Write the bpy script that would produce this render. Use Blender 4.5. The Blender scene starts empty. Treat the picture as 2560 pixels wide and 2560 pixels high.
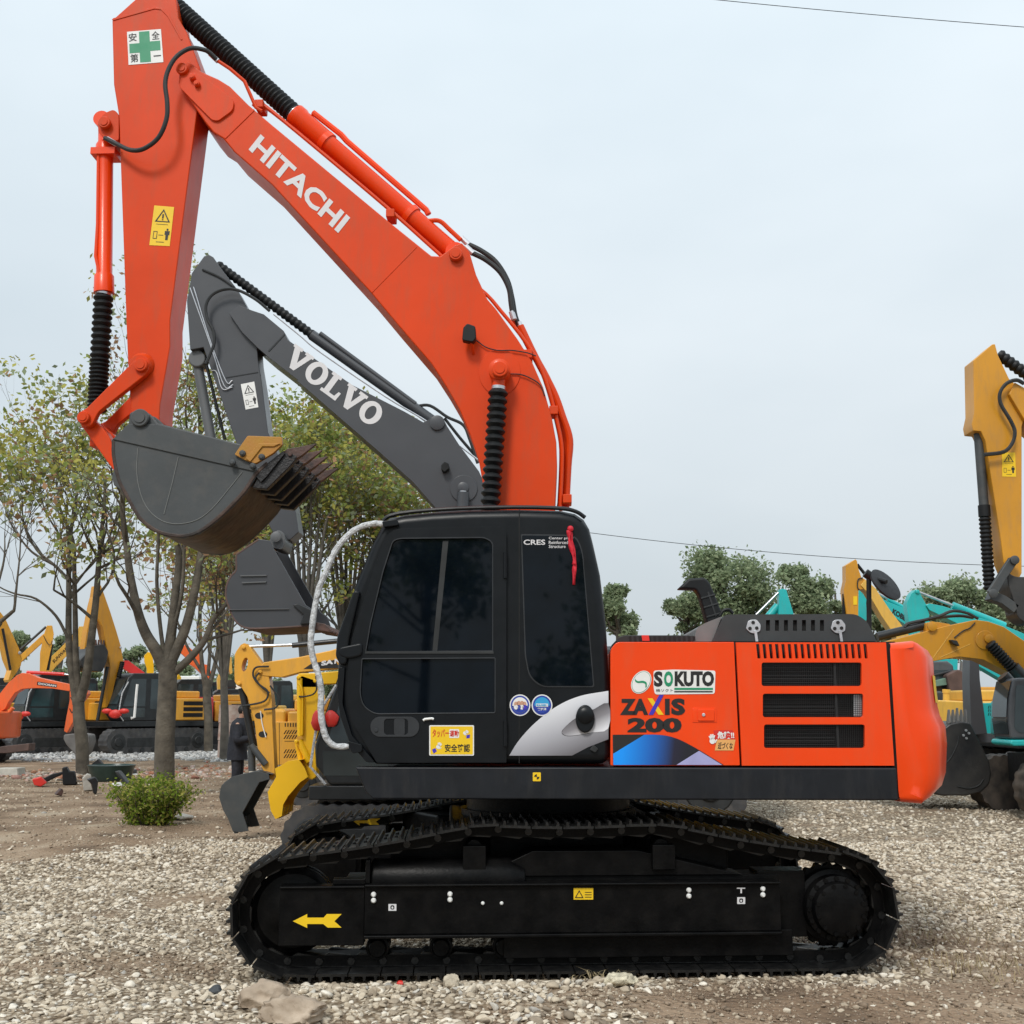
import bpy, bmesh, math, random
import numpy as np
from mathutils import Vector, Matrix
from mathutils.geometry import tessellate_polygon
random.seed(7)
R = math.radians
V = Vector
scene = bpy.context.scene
col = scene.collection

# ------------------------------------------------------------------ camera
CAM = V((0, 0, 1.69)); PITCH = 9.5; FPX = 2915.0; W0 = 2560.0
cd = bpy.data.cameras.new('camera'); cam = bpy.data.objects.new('camera', cd); col.objects.link(cam)
cam.location = CAM; cam.rotation_euler = (R(90 + PITCH), 0, 0)
cd.sensor_width = 36; cd.lens = FPX / W0 * 36; cd.clip_start = 0.05; cd.clip_end = 2000
scene.camera = cam

# ------------------------------------------------------------------ sky, sun, exposure
SUN_EL, SUN_AZ = 46, 200          # overcast noon, light from behind the camera
w = bpy.data.worlds.new('World'); scene.world = w; w.use_nodes = True
nt = w.node_tree; nt.nodes.clear()
def N(t, **k):
    n = nt.nodes.new(t)
    for a, b in k.items(): setattr(n, a, b)
    return n
sky = N('ShaderNodeTexSky'); sky.sky_type = 'NISHITA'; sky.sun_disc = False
sky.sun_elevation = R(SUN_EL); sky.sun_rotation = R(SUN_AZ); sky.dust_density = 4; sky.air_density = 1.2
bg1 = N('ShaderNodeBackground'); bg1.inputs[1].default_value = 0.06
bg2 = N('ShaderNodeBackground'); bg2.inputs[1].default_value = 1.0
tc = N('ShaderNodeTexCoord'); mp = N('ShaderNodeMapping'); mp.inputs['Scale'].default_value = (1, 1, 2.2)
no = N('ShaderNodeTexNoise'); no.inputs['Scale'].default_value = 1.25; no.inputs['Detail'].default_value = 5
rp = N('ShaderNodeValToRGB'); rp.color_ramp.elements[0].position = .35; rp.color_ramp.elements[1].position = .68
rp.color_ramp.elements[0].color = (.50, .575, .625, 1); rp.color_ramp.elements[1].color = (.64, .70, .74, 1)
mx = N('ShaderNodeMixShader'); mx.inputs[0].default_value = .9
wo = N('ShaderNodeOutputWorld')
L = nt.links.new
sxyz = N('ShaderNodeSeparateXYZ'); zr = N('ShaderNodeMapRange'); zr.inputs['To Min'].default_value = .74; zr.inputs['To Max'].default_value = 1.55   # an overcast sky is brightest overhead
L(tc.outputs['Generated'], sxyz.inputs[0]); L(sxyz.outputs['Z'], zr.inputs[0]); L(zr.outputs[0], bg2.inputs[1])
L(tc.outputs['Generated'], mp.inputs[0]); L(mp.outputs[0], no.inputs['Vector']); L(no.outputs['Fac'], rp.inputs[0])
L(rp.outputs[0], bg2.inputs[0]); L(sky.outputs[0], bg1.inputs[0])
L(bg1.outputs[0], mx.inputs[1]); L(bg2.outputs[0], mx.inputs[2]); L(mx.outputs[0], wo.inputs[0])
sl = bpy.data.lights.new('sun', 'SUN'); sl.energy = 1.5; sl.angle = R(14); sl.color = (1, .96, .9)
so = bpy.data.objects.new('sun', sl); col.objects.link(so); so.location = (-10, -10, 30)
so.rotation_euler = (R(90 - SUN_EL), 0, R(180 - SUN_AZ))   # light comes from behind the photographer's left shoulder
scene.view_settings.view_transform = 'Standard'; scene.view_settings.look = 'None'
scene.view_settings.exposure = 0.45; scene.view_settings.gamma = 1

# ------------------------------------------------------------------ geometry helpers
_th = R(PITCH)
def ray(px, py):
    a, b = (px - 1280) / FPX, (1280 - py) / FPX
    return V((a, math.cos(_th) - b * math.sin(_th), math.sin(_th) + b * math.cos(_th)))
class Frame:
    """a vertical-plane frame: u along the machine, v away from the camera, z up"""
    def __init__(s, o, yaw):
        s.o = V((o[0], o[1], 0)); a = R(yaw)
        s.u = V((math.cos(a), math.sin(a), 0)); s.v = V((-math.sin(a), math.cos(a), 0))
    def at(s, u, v, z): return s.o + s.u * u + s.v * v + V((0, 0, z))
    def P(s, px, py, v=0):
        d = ray(px, py); o = s.o + s.v * v
        return CAM + d * ((o - CAM).dot(s.v) / d.dot(s.v))
    def loc(s, p):
        q = p - s.o; return q.dot(s.u), q.dot(s.v), q.z
    def pl(s, v): return lambda x, y: s.P(x, y, v)
def G(px, py, z=0):
    d = ray(px, py); return CAM + d * ((z - CAM.z) / d.z)

class MB:
    def __init__(s): s.v = []; s.f = []; s.m = []
    def add(s, vs, fs, mi=0):
        b = len(s.v); s.v += [V(x) for x in vs]; s.f += [[i + b for i in f] for f in fs]; s.m += [mi] * len(fs); return s
    def prism(s, poly, ext, mi=0):
        ext = V(ext); n = len(poly); a = [V(p) for p in poly]
        nrm = V((0, 0, 0))
        for i in range(n): nrm += a[i].cross(a[(i + 1) % n])
        if nrm.dot(ext) > 0: a.reverse()
        vs = a + [p + ext for p in a]
        fs = [list(range(n)), list(range(2 * n - 1, n - 1, -1))] + [[(i + 1) % n, i, n + i, n + (i + 1) % n] for i in range(n)]
        return s.add(vs, fs, mi)
    def holed(s, outer, holes, ext, mi=0):
        ext = V(ext); loops = [[V(p) for p in outer]] + [[V(p) for p in h] for h in holes]
        tris = tessellate_polygon(loops); flat = [p for l in loops for p in l]; n = len(flat)
        fs = [list(t) for t in tris] + [[t[2] + n, t[1] + n, t[0] + n] for t in tris]
        b = 0
        for l in loops:
            k = len(l); fs += [[b + (i + 1) % k, b + i, n + b + i, n + b + (i + 1) % k] for i in range(k)]; b += k
        return s.add(flat + [p + ext for p in flat], fs, mi)
    def flat(s, poly, mi=0): return s.add(poly, [list(range(len(poly)))], mi)
    def box(s, fr, u0, u1, v0, v1, z0, z1, mi=0):
        vs = [fr.at(u, v, z) for z in (z0, z1) for v in (v0, v1) for u in (u0, u1)]
        return s.add(vs, [[0, 2, 3, 1], [4, 5, 7, 6], [0, 1, 5, 4], [2, 6, 7, 3], [0, 4, 6, 2], [1, 3, 7, 5]], mi)
    def lathe(s, p0, axis, prof, n=20, mi=0, cap=True):
        a = V(axis).normalized(); e = a.orthogonal().normalized(); g = a.cross(e); p0 = V(p0)
        vs = []
        for t, r in prof:
            for k in range(n):
                w_ = 2 * math.pi * k / n; vs.append(p0 + a * t + (e * math.cos(w_) + g * math.sin(w_)) * r)
        fs = []
        for j in range(len(prof) - 1):
            for k in range(n):
                k2 = (k + 1) % n; fs.append([j * n + k, j * n + k2, (j + 1) * n + k2, (j + 1) * n + k])
        if cap: fs += [list(range(n - 1, -1, -1)), [(len(prof) - 1) * n + k for k in range(n)]]
        return s.add(vs, fs, mi)
    def cyl(s, p0, p1, r0, r1=None, n=20, mi=0):
        p0, p1 = V(p0), V(p1); r1 = r0 if r1 is None else r1
        return s.lathe(p0, p1 - p0, [(0, r0), ((p1 - p0).length, r1)], n, mi)
    def bellows(s, p0, p1, r0, r1, pitch, n=22, mi=0):
        p0, p1 = V(p0), V(p1); ln = (p1 - p0).length; k = max(2, round(ln / pitch)); pr = []
        for i in range(k):
            pr += [(ln * i / k, r0), (ln * (i + .42) / k, r1), (ln * (i + .58) / k, r1)]
        pr.append((ln, r0)); return s.lathe(p0, p1 - p0, pr, n, mi)
    def tube(s, pts, r, n=8, mi=0, cap=True):
        pts = [V(p) for p in pts]; m = len(pts); rs = r if isinstance(r, (list, tuple)) else [r] * m
        t = [(pts[min(i + 1, m - 1)] - pts[max(i - 1, 0)]).normalized() for i in range(m)]
        e = t[0].orthogonal().normalized(); vs = []
        for i in range(m):
            e = (e - t[i] * e.dot(t[i])).normalized(); g = t[i].cross(e)
            for k in range(n):
                w_ = 2 * math.pi * k / n; vs.append(pts[i] + (e * math.cos(w_) + g * math.sin(w_)) * rs[i])
        fs = [[i * n + k, i * n + (k + 1) % n, (i + 1) * n + (k + 1) % n, (i + 1) * n + k] for i in range(m - 1) for k in range(n)]
        if cap: fs += [list(range(n - 1, -1, -1)), [(m - 1) * n + k for k in range(n)]]
        return s.add(vs, fs, mi)
    def ball(s, c, r, n=12, sq=(1, 1, 1), mi=0):
        c = V(c); k = n // 2; vs = [c + V((0, 0, r * sq[2]))]; fs = []
        for j in range(1, k):
            f = math.pi * j / k
            for i in range(n):
                a = 2 * math.pi * i / n; vs.append(c + V((r * sq[0] * math.sin(f) * math.cos(a), r * sq[1] * math.sin(f) * math.sin(a), r * sq[2] * math.cos(f))))
        vs.append(c - V((0, 0, r * sq[2])))
        for i in range(n):
            i2 = (i + 1) % n; fs.append([0, 1 + i, 1 + i2]); fs.append([len(vs) - 1, 1 + (k - 2) * n + i2, 1 + (k - 2) * n + i])
            for j in range(k - 2): fs.append([1 + j * n + i, 1 + (j + 1) * n + i, 1 + (j + 1) * n + i2, 1 + j * n + i2])
        return s.add(vs, fs, mi)
    def build(s, name, mats, parent=None, bevel=0, seg=2, ang=35, fix=True):
        me = bpy.data.meshes.new(name)
        o0 = ORG.get(parent.name, V((0, 0, 0))) if parent else V((0, 0, 0))
        me.from_pydata([tuple(p - o0) for p in s.v], [], s.f)
        mats = mats if isinstance(mats, (list, tuple)) else [mats]
        for m in mats: me.materials.append(m)
        me.polygons.foreach_set('material_index', s.m)
        if fix:
            bm = bmesh.new(); bm.from_mesh(me); bmesh.ops.recalc_face_normals(bm, faces=bm.faces[:]); bm.to_mesh(me); bm.free()
        me.polygons.foreach_set('use_smooth', [True] * len(me.polygons))
        me.set_sharp_from_angle(angle=R(ang)); me.update()
        o = bpy.data.objects.new(name, me); col.objects.link(o)
        if parent: o.parent = parent; ORG[o.name] = o0
        if bevel:
            b = o.modifiers.new('bevel', 'BEVEL'); b.width = bevel; b.segments = seg; b.limit_method = 'ANGLE'; b.angle_limit = R(38); b.harden_normals = True
        return o
ORG = {}
def thing(name, label, cat, loc, group=None):
    o = bpy.data.objects.new(name, None); col.objects.link(o); o.location = loc; o.empty_display_size = .3
    ORG[o.name] = V(loc); tag(o, label, cat, group); return o
def tag(o, label, cat, group=None):
    o['label'] = label; o['category'] = cat
    if group: o['group'] = group
    return o
def kind(o, k): o['kind'] = k; return o

def px2(m, pts): return [m(x, y) for x, y in pts]
def rrect(x0, y0, x1, y1, r, n=5):
    o = []
    for cx, cy, a in ((x1 - r, y0 + r, -90), (x1 - r, y1 - r, 0), (x0 + r, y1 - r, 90), (x0 + r, y0 + r, 180)):
        for k in range(n + 1):
            t = R(a + 90 * k / n); o.append((cx + r * math.cos(t), cy + r * math.sin(t)))
    return o
def ell(cx, cy, rx, ry, n=28, rot=0):
    c, s = math.cos(R(rot)), math.sin(R(rot)); o = []
    for k in range(n):
        t = 2 * math.pi * k / n; x, y = rx * math.cos(t), ry * math.sin(t); o.append((cx + x * c - y * s, cy + x * s + y * c))
    return o
def rnd(pts, r, n=4):
    """round the corners of a 2D polygon"""
    o = []; m = len(pts)
    for i in range(m):
        p, a, b = V((*pts[i], 0)), V((*pts[i - 1], 0)), V((*pts[(i + 1) % m], 0))
        ri = r[i] if isinstance(r, (list, tuple)) else r
        if ri <= 0: o.append((p.x, p.y)); continue
        da, db = a - p, b - p; k = min(ri, da.length * .45, db.length * .45)
        s, e = p + da.normalized() * k, p + db.normalized() * k
        for j in range(n + 1):
            t = j / n; q = s * (1 - t) ** 2 + p * 2 * t * (1 - t) + e * t * t; o.append((q.x, q.y))
    return o
def spl(pts, k=6):
    """Catmull-Rom through points (any dimension)"""
    P = [np.array(p, float) for p in pts]; P = [2 * P[0] - P[1]] + P + [2 * P[-1] - P[-2]]; o = []
    for i in range(1, len(P) - 2):
        for j in range(k):
            t = j / k; a, b, c, d = P[i - 1:i + 3]
            o.append(.5 * ((2 * b) + (c - a) * t + (2 * a - 5 * b + 4 * c - d) * t * t + (3 * b - a - 3 * c + d) * t ** 3))
    o.append(P[-2]); return [tuple(x) for x in o]

_tx = {}
def text2d(s, bold=0, shear=0):
    key = (s, bold, shear)
    if key in _tx: return _tx[key]
    c = bpy.data.curves.new('t', 'FONT'); c.body = s; c.offset = bold; c.shear = shear; c.resolution_u = 3; c.fill_mode = 'FRONT'
    o = bpy.data.objects.new('t', c); col.objects.link(o)
    m = bpy.data.meshes.new_from_object(o.evaluated_get(bpy.context.evaluated_depsgraph_get()))
    vs = [(v.co.x, v.co.y) for v in m.vertices]; fs = [list(p.vertices) for p in m.polygons]
    col.objects.unlink(o); bpy.data.objects.remove(o); bpy.data.curves.remove(c); bpy.data.meshes.remove(m)
    xs = [a for a, b in vs]; ys = [b for a, b in vs]; x0, x1, y0, y1 = min(xs), max(xs), min(ys), max(ys)
    vs = [((a - x0) / (x1 - x0), (b - y0) / (y1 - y0)) for a, b in vs]
    _tx[key] = (vs, fs); return vs, fs
def text(mb, m, s, bl, br, tl, mi=0, bold=0, shear=0):
    """flat lettering on plane mapper m; pixel corners: bottom-left, bottom-right, top-left"""
    vs, fs = text2d(s, bold, shear)
    mb.add([m(bl[0] + (br[0] - bl[0]) * a + (tl[0] - bl[0]) * b, bl[1] + (br[1] - bl[1]) * a + (tl[1] - bl[1]) * b) for a, b in vs], fs, mi)

# ------------------------------------------------------------------ materials
def mat(name, c, rough=.5, metal=0, var=.12, scale=6, bump=0, bscale=60, coat=0, c2=None, spec=.5, alpha=1):
    m = bpy.data.materials.new(name); m.use_nodes = True; t = m.node_tree; b = t.nodes['Principled BSDF']
    b.inputs['Roughness'].default_value = rough; b.inputs['Metallic'].default_value = metal
    b.inputs['Coat Weight'].default_value = coat; b.inputs['Coat Roughness'].default_value = .12; b.inputs['Specular IOR Level'].default_value = spec
    tcn = t.nodes.new('ShaderNodeTexCoord'); n = t.nodes.new('ShaderNodeTexNoise'); n.inputs['Scale'].default_value = scale; n.inputs['Detail'].default_value = 6
    t.links.new(tcn.outputs['Object'], n.inputs['Vector'])
    r = t.nodes.new('ShaderNodeValToRGB'); r.color_ramp.elements[0].position = .3; r.color_ramp.elements[1].position = .72
    lo = tuple(x * (1 - var) for x in c); hi = c2 or tuple(min(1, x * (1 + var)) for x in c)
    r.color_ramp.elements[0].color = (*lo, 1); r.color_ramp.elements[1].color = (*hi, 1)
    t.links.new(n.outputs['Fac'], r.inputs[0]); t.links.new(r.outputs[0], b.inputs['Base Color'])
    mr = t.nodes.new('ShaderNodeMapRange'); mr.inputs['To Min'].default_value = max(.02, rough * .8); mr.inputs['To Max'].default_value = min(1, rough * 1.25)
    n2 = t.nodes.new('ShaderNodeTexNoise'); n2.inputs['Scale'].default_value = scale * 3; t.links.new(tcn.outputs['Object'], n2.inputs['Vector'])
    t.links.new(n2.outputs['Fac'], mr.inputs[0]); t.links.new(mr.outputs[0], b.inputs['Roughness'])
    if bump:
        n3 = t.nodes.new('ShaderNodeTexNoise'); n3.inputs['Scale'].default_value = bscale; n3.inputs['Detail'].default_value = 4
        bp = t.nodes.new('ShaderNodeBump'); bp.inputs['Strength'].default_value = bump; bp.inputs['Distance'].default_value = .02
        t.links.new(tcn.outputs['Object'], n3.inputs['Vector']); t.links.new(n3.outputs['Fac'], bp.inputs['Height']); t.links.new(bp.outputs[0], b.inputs['Normal'])
    return m
M = {}
M['orange'] = mat('orange_paint', (.86, .060, .003), .30, var=.06, scale=1.5, coat=.12, spec=.35, bump=.03, bscale=7)
M['orange_dimmed'] = mat('orange_boom_paint_dimmed', (.68, .054, .004), .40, var=.10, scale=1.3, spec=.2, bump=.04, bscale=9)  # same orange, darkened for the weaker light up on boom and arm
M['black'] = mat('black_paint', (.006, .0075, .0095), .34, var=.2, spec=.26, bump=.03, bscale=8)
M['skirt'] = mat('black_skirt_paint', (.010, .012, .016), .40, var=.2, spec=.32, bump=.03, bscale=9)
M['track'] = mat('track_black_paint', (.0022, .0025, .0032), .38, var=.5, scale=9, bump=.1, bscale=40, c2=(.006, .0058, .006), spec=.13)
M['shoe'] = mat('track_shoe_paint', (.005, .0055, .0065), .33, var=.5, scale=14, bump=.15, bscale=50, c2=(.016, .0155, .015), spec=.5)
M['rubber'] = mat('bellows_rubber', (.008, .009, .010), .5, var=.3, spec=.3)
M['hose'] = mat('hose_rubber', (.030, .032, .033), .5, var=.3, spec=.3)
M['glass'] = mat('tinted_glass', (.002, .004, .007), .03, var=.3, spec=.24)
M['steel'] = mat('bright_steel', (.55, .56, .58), .3, metal=.9)
M['zinc'] = mat('zinc_plate', (.62, .63, .66), .38, metal=.7, var=.15)
M['white'] = mat('white_paint', (.78, .78, .76), .45, var=.04)
M['letter'] = mat('white_lettering', (.66, .65, .66), .5, var=.03)
M['yellow'] = mat('yellow_paint', (.80, .42, .012), .42, var=.08)
M['sign_yellow'] = mat('yellow_sticker', (.85, .55, .01), .45, var=.04)
M['ink'] = mat('black_ink', (.012, .012, .012), .5, var=.1)
M['red'] = mat('red_print', (.62, .03, .02), .45, var=.05)
M['green'] = mat('green_print', (.01, .26, .12), .45, var=.05)
M['blue'] = mat('blue_print', (.02, .05, .35), .45, var=.05)
M['cyan'] = mat('light_blue_print', (.03, .33, .62), .45, var=.05)
M['violet'] = mat('violet_print', (.05, .03, .45), .45, var=.05)
M['bucket'] = mat('bucket_grey_paint', (.050, .056, .059), .5, var=.15, scale=3, bump=.06, bscale=20)
M['bucket_rust'] = mat('bucket_worn_steel', (.020, .017, .016), .5, var=.5, scale=5, c2=(.085, .045, .03), bump=.3, bscale=16)
M['tooth'] = mat('rusty_tooth_steel', (.05, .03, .026), .55, var=.4, scale=12, c2=(.13, .065, .05), bump=.2)
M['tooth_black'] = mat('black_adapter_steel', (.012, .011, .012), .42, var=.4, scale=10, bump=.3)
M['wrap'] = mat('plastic_wrap', (.50, .51, .52), .22, var=.3, scale=25, bump=.9, bscale=38)
M['orange_dimmed'].node_tree.nodes['Principled BSDF'].inputs['Coat Weight'].default_value = .1
def weather(m, dust, amt, scale=(5, 5, 1.1)):
    """thin dust film and run marks over a paint: vertically stretched noise, independent of the light"""
    t = m.node_tree; b = t.nodes['Principled BSDF']; src = b.inputs['Base Color'].links[0].from_socket
    tc_ = t.nodes.new('ShaderNodeTexCoord'); mp_ = t.nodes.new('ShaderNodeMapping'); mp_.inputs['Scale'].default_value = scale; n = t.nodes.new('ShaderNodeTexNoise'); n.inputs['Scale'].default_value = 2.2; n.inputs['Detail'].default_value = 9; n.inputs['Roughness'].default_value = .65
    t.links.new(tc_.outputs['Object'], mp_.inputs[0]); t.links.new(mp_.outputs[0], n.inputs['Vector']); r = t.nodes.new('ShaderNodeValToRGB'); r.color_ramp.elements[0].position = .48; r.color_ramp.elements[0].color = (0, 0, 0, 1); r.color_ramp.elements[1].position = .82; r.color_ramp.elements[1].color = (amt, amt, amt, 1)
    t.links.new(n.outputs['Fac'], r.inputs[0]); mx_ = t.nodes.new('ShaderNodeMix'); mx_.data_type = 'RGBA'; t.links.new(r.outputs[0], mx_.inputs[0]); t.links.new(src, mx_.inputs[6]); mx_.inputs[7].default_value = (*dust, 1); t.links.new(mx_.outputs[2], b.inputs['Base Color'])
weather(M['orange_dimmed'], (.30, .10, .05), .42); weather(M['orange'], (.52, .13, .06), .30)
weather(M['track'], (.06, .052, .042), .10, (3, 3, 3)); weather(M['bucket'], (.12, .105, .09), .4, (3, 3, 3)); weather(M['skirt'], (.07, .065, .06), .25)
M['seal_glint'] = mat('grey_seal_and_glint', (.028, .031, .035), .42, var=.2, spec=.4)  # grey of the rubber seal, handle and the painted window edge glint
M['dark'] = mat('dark_interior', (.004, .004, .004), .7, var=.3)

# ------------------------------------------------------------------ the orange excavator
C0 = V((.274, 9.149, 0))
T = Frame(C0, 3.0)        # undercarriage
U = Frame(C0, -2.0)       # upper structure
NV = -1.355               # near side of the upper structure
EX = thing('excavator', 'large orange crawler excavator with black cab and HITACHI lettering on its raised boom', 'excavator', C0)
def uz(px, py, v, fr=None):
    fr = fr or U; q = fr.loc(fr.P(px, py, v)); return q[0], q[2]
def side(mb, pts, v0, v1, vref=None, mi=0, fr=None):
    fr = fr or U; q = [uz(x, y, v0 if vref is None else vref, fr) for x, y in pts]
    return mb.prism([fr.at(a, v0, b) for a, b in q], fr.v * (v1 - v0), mi)
def sideholed(mb, pts, holes, v0, v1, vref=None, mi=0, fr=None):
    fr = fr or U; vr = v0 if vref is None else vref
    f = lambda ps: [fr.at(*(lambda c: (c[0], v0, c[1]))(uz(x, y, vr, fr))) for x, y in ps]
    return mb.holed(f(pts), [f(h) for h in holes], fr.v * (v1 - v0), mi)

# ---- undercarriage
uL = uz(722, 2290, -1.4, T)[0]; uR = uz(2106, 2275, -1.4, T)[0]
RP, ZC, ZT = .362, .392, .945
def track_path():
    p = []
    for k in range(40): p.append((uR + (uL - uR) * k / 40, ZC - RP))
    for k in range(24): a = -math.pi / 2 - math.pi * k / 24; p.append((uL + RP * math.cos(a), ZC + RP * math.sin(a)))
    for k in range(60):
        t = k / 60; p.append((uL + (uR - uL) * t, np.interp(t, [0, .33, .68, 1], [ZC + RP, ZT, ZT, ZC + RP]) - .018 * abs(math.sin(3 * math.pi * t)) + .02 * max(0, 1 - abs(t - .33) / .15) * 0))
    for k in range(24): a = math.pi / 2 - math.pi * k / 24; p.append((uR + RP * math.cos(a), ZC + RP * math.sin(a)))
    return p
TP = track_path()
def resample(p, n):
    q = np.array(p + [p[0]]); d = np.r_[0, np.cumsum(np.hypot(*np.diff(q, axis=0).T))]; s = np.arange(n) * d[-1] / n
    return [(np.interp(x, d, q[:, 0]), np.interp(x, d, q[:, 1])) for x in s], d[-1] / n
NSH = 46
SP, SPITCH = resample(TP, NSH)
def shoe_mesh():
    mb = MB(); h = SPITCH / 2 * .96; fr = Frame((0, 0), 0)
    mb.box(fr, -h, h, -.3, .3, -.012, .004)
    for c in (-h * .72, 0, h * .72):
        q = [(c - .011, .004), (c + .011, .004), (c + .006, .03), (c - .006, .03)]
        mb.prism([V((a, -.3, b)) for a, b in q], (0, .6, 0))
    for sgn in (-1, 1):                     # the two chain links under the plate, and bolts on top
        q = [(-h * 1.2, -.03), (-h, -.085), (h * .4, -.1), (h * 1.1, -.06), (h * 1.1, -.015), (-h * 1.1, -.013)]
        mb.prism([V((a, sgn * .085 - .018, b)) for a, b in q], (0, .036, 0))
        for a in (-.036, .036): mb.cyl(V((a, sgn * .09, .004)), V((a, sgn * .09, .016)), .012, n=6)
    mb.cyl(V((h, -.12, -.05)), V((h, .12, -.05)), .024, n=8)
    return mb
shoe0 = None
tracks = []
for vc in (-1.1, 1.1):
    mb = MB(); n = len(TP); inn = []
    for i in range(n):
        a, b = V((*TP[i - 1], 0)), V((*TP[(i + 1) % n], 0)); t = (b - a).normalized(); inn.append((TP[i][0] + t.y * .1, TP[i][1] - t.x * .1))
    tcx = (uL + uR) / 2
    # chain bushing band between the links
    cl = 1 if V((TP[0][0] - tcx, TP[0][1] - ZC, 0)).length > V((inn[0][0] - tcx, inn[0][1] - ZC, 0)).length else -1
    inn = [(TP[i][0] + (inn[i][0] - TP[i][0]) * cl * .85, TP[i][1] + (inn[i][1] - TP[i][1]) * cl * .85) for i in range(n)]
    mid = [((a[0] * .75 + b[0] * .25), (a[1] * .75 + b[1] * .25)) for a, b in zip(TP, inn)]
    vs = []
    for (a, b) in zip(mid, inn):
        for v in (-.11, .11):
            vs.append(T.at(a[0], vc + v, a[1])); vs.append(T.at(b[0], vc + v, b[1]))
    fs = []
    for i in range(n):
        j = (i + 1) % n
        for a, b in ((0, 1), (1, 3), (3, 2), (2, 0)): fs.append([i * 4 + a, i * 4 + b, j * 4 + b, j * 4 + a])
    mb.add(vs, fs)
    tr = mb.build('crawler_track', M['track'], EX); tracks.append(tr)
    ax = Matrix((T.u, T.v, V((0, 0, 1)))).transposed()
    for i in range(NSH):
        a, b = V((*SP[i - 1], 0)), V((*SP[(i + 1) % NSH], 0)); t = (b - a).normalized()   # direction of travel; outward = right-hand side
        ox, oz = t.y, -t.x
        if (ox * (SP[i][0] - tcx) + oz * (SP[i][1] - ZC)) < 0: ox, oz = -ox, -oz
        X = T.u * t.x + V((0, 0, t.y)); Z = T.u * ox + V((0, 0, oz)); Y = Z.cross(X)
        if shoe0 is None:
            shoe0 = shoe_mesh().build('track_shoe', M['shoe'], None); o = shoe0
        else:
            o = shoe0.copy(); col.objects.link(o)
        o.parent = tr
        m4 = Matrix((X, Y, Z)).transposed().to_4x4(); m4.translation = T.at(SP[i][0], vc, SP[i][1]) - C0; o.matrix_local = m4
    sg = -1 if vc < 0 else 1; ve = vc + sg * .13
    # side frame: box beam with the long guard plate, track-adjuster tube and front yoke
    f = MB()
    f.box(T, uL + .34, uR - .36, vc - .12, vc + .12, .26, .60)
    f.box(T, uL + .47, uR - .39, vc + sg * .12, vc + sg * .255, .265, .56)
    f.box(T, uL + .47, uR - .39, vc + sg * .12, vc + sg * .285, .56, .575)
    f.box(T, uL + .47, uR - .39, vc + sg * .12, vc + sg * .285, .245, .265)
    f.box(T, uL - .07, uL + .47, vc + sg * .12, vc + sg * .24, .20, .55)
    f.box(T, uL - .07, uL + .47, vc + sg * .12, vc + sg * .26, .55, .565)
    f.box(T, uL + .26, uL + .47, vc - .1, vc + sg * .2, .565, .60)
    f.box(T, uL + .47, uL + .50, vc - .12, vc + sg * .23, .575, .72)
    f.prism([T.at(u, vc - .14, z) for u, z in ((uL + 1.2, .6), (uL + 1.55, .76), (uR - 1.3, .76), (uR - .6, .60))], T.v * .28)
    f.lathe(T.at(uL + .50, vc + sg * .08, .585), T.u, [(0, .12), (.02, .13), (.9, .13), (1.0, .09)], 20)
    f.box(T, uL + 1.36, uR - .3, vc + sg * .175, vc + sg * .19, .10, .262)
    fo = f.build('track_frame', M['track'], EX, bevel=.006)
    # rollers
    for k in range(7):
        u = uL + .55 + (uR - uL - 1.1) * k / 6
        MB().lathe(T.at(u, vc - .17, .165), T.v, [(0, .05), (.03, .06), (.035, .075), (.09, .078), (.1, .06), (.24, .06), (.25, .078), (.305, .075), (.31, .06), (.34, .05)], 16).build('track_roller', M['track'], EX)
    for k in (.33, .68):
        u = uL + (uR - uL) * k; b = MB()
        b.lathe(T.at(u, vc - .1, .775), T.v, [(0, .055), (.03, .06), (.04, .05), (.16, .05), (.17, .06), (.25, .055)], 16)
        b.box(T, u - .075, u + .075, vc + sg * .1, vc + sg * .19, .64, .80)
        b.build('carrier_roller', M['track'], EX, bevel=.008)
    MB().lathe(T.at(uL, vc - .13, ZC), T.v, [(0, .09), (.02, .13), (.03, .23), (.05, .25), (.06, .272), (.11, .272), (.12, .25), (.14, .25), (.15, .272), (.2, .272), (.21, .25), (.23, .23), (.24, .13), (.26, .09)], 36).build('idler_wheel', M['track'], EX)
    sp = MB(); q = []
    for k in range(21 * 4):
        a = 2 * math.pi * k / 84; r = .272 if k % 4 in (0, 1) else .252; q.append((uR + r * math.cos(a), ZC + r * math.sin(a)))
    sp.prism([T.at(a, vc - .03, b) for a, b in q], T.v * .06)
    sp.lathe(T.at(uR, vc - .02, ZC), T.v, [(0, .24), (.04, .24)], 32)
    sp.box(T, uR - .5, uR - .18, vc - .11, vc + .11, .2, .62)
    spo = sp.build('drive_sprocket', M['track'], EX, bevel=.005)
    b = MB(); b.lathe(T.at(uR, vc, ZC), T.v * sg, [(0, .235), (.1, .235), (.11, .205), (.2, .205), (.21, .175), (.262, .165), (.27, .14)], 32)
    for k in range(16):
        a = 2 * math.pi * k / 16; c = T.at(uR + .19 * math.cos(a), vc + sg * .2, ZC + .19 * math.sin(a)); b.cyl(c, c + T.v * sg * .02, .016, n=6)
    for k in range(12):
        a = 2 * math.pi * (k + .5) / 12; c = T.at(uR + .153 * math.cos(a), vc + sg * .255, ZC + .153 * math.sin(a)); b.cyl(c, c + T.v * sg * .022, .014, n=6)
    b.build('wheel_hub', M['track'], spo)
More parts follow.
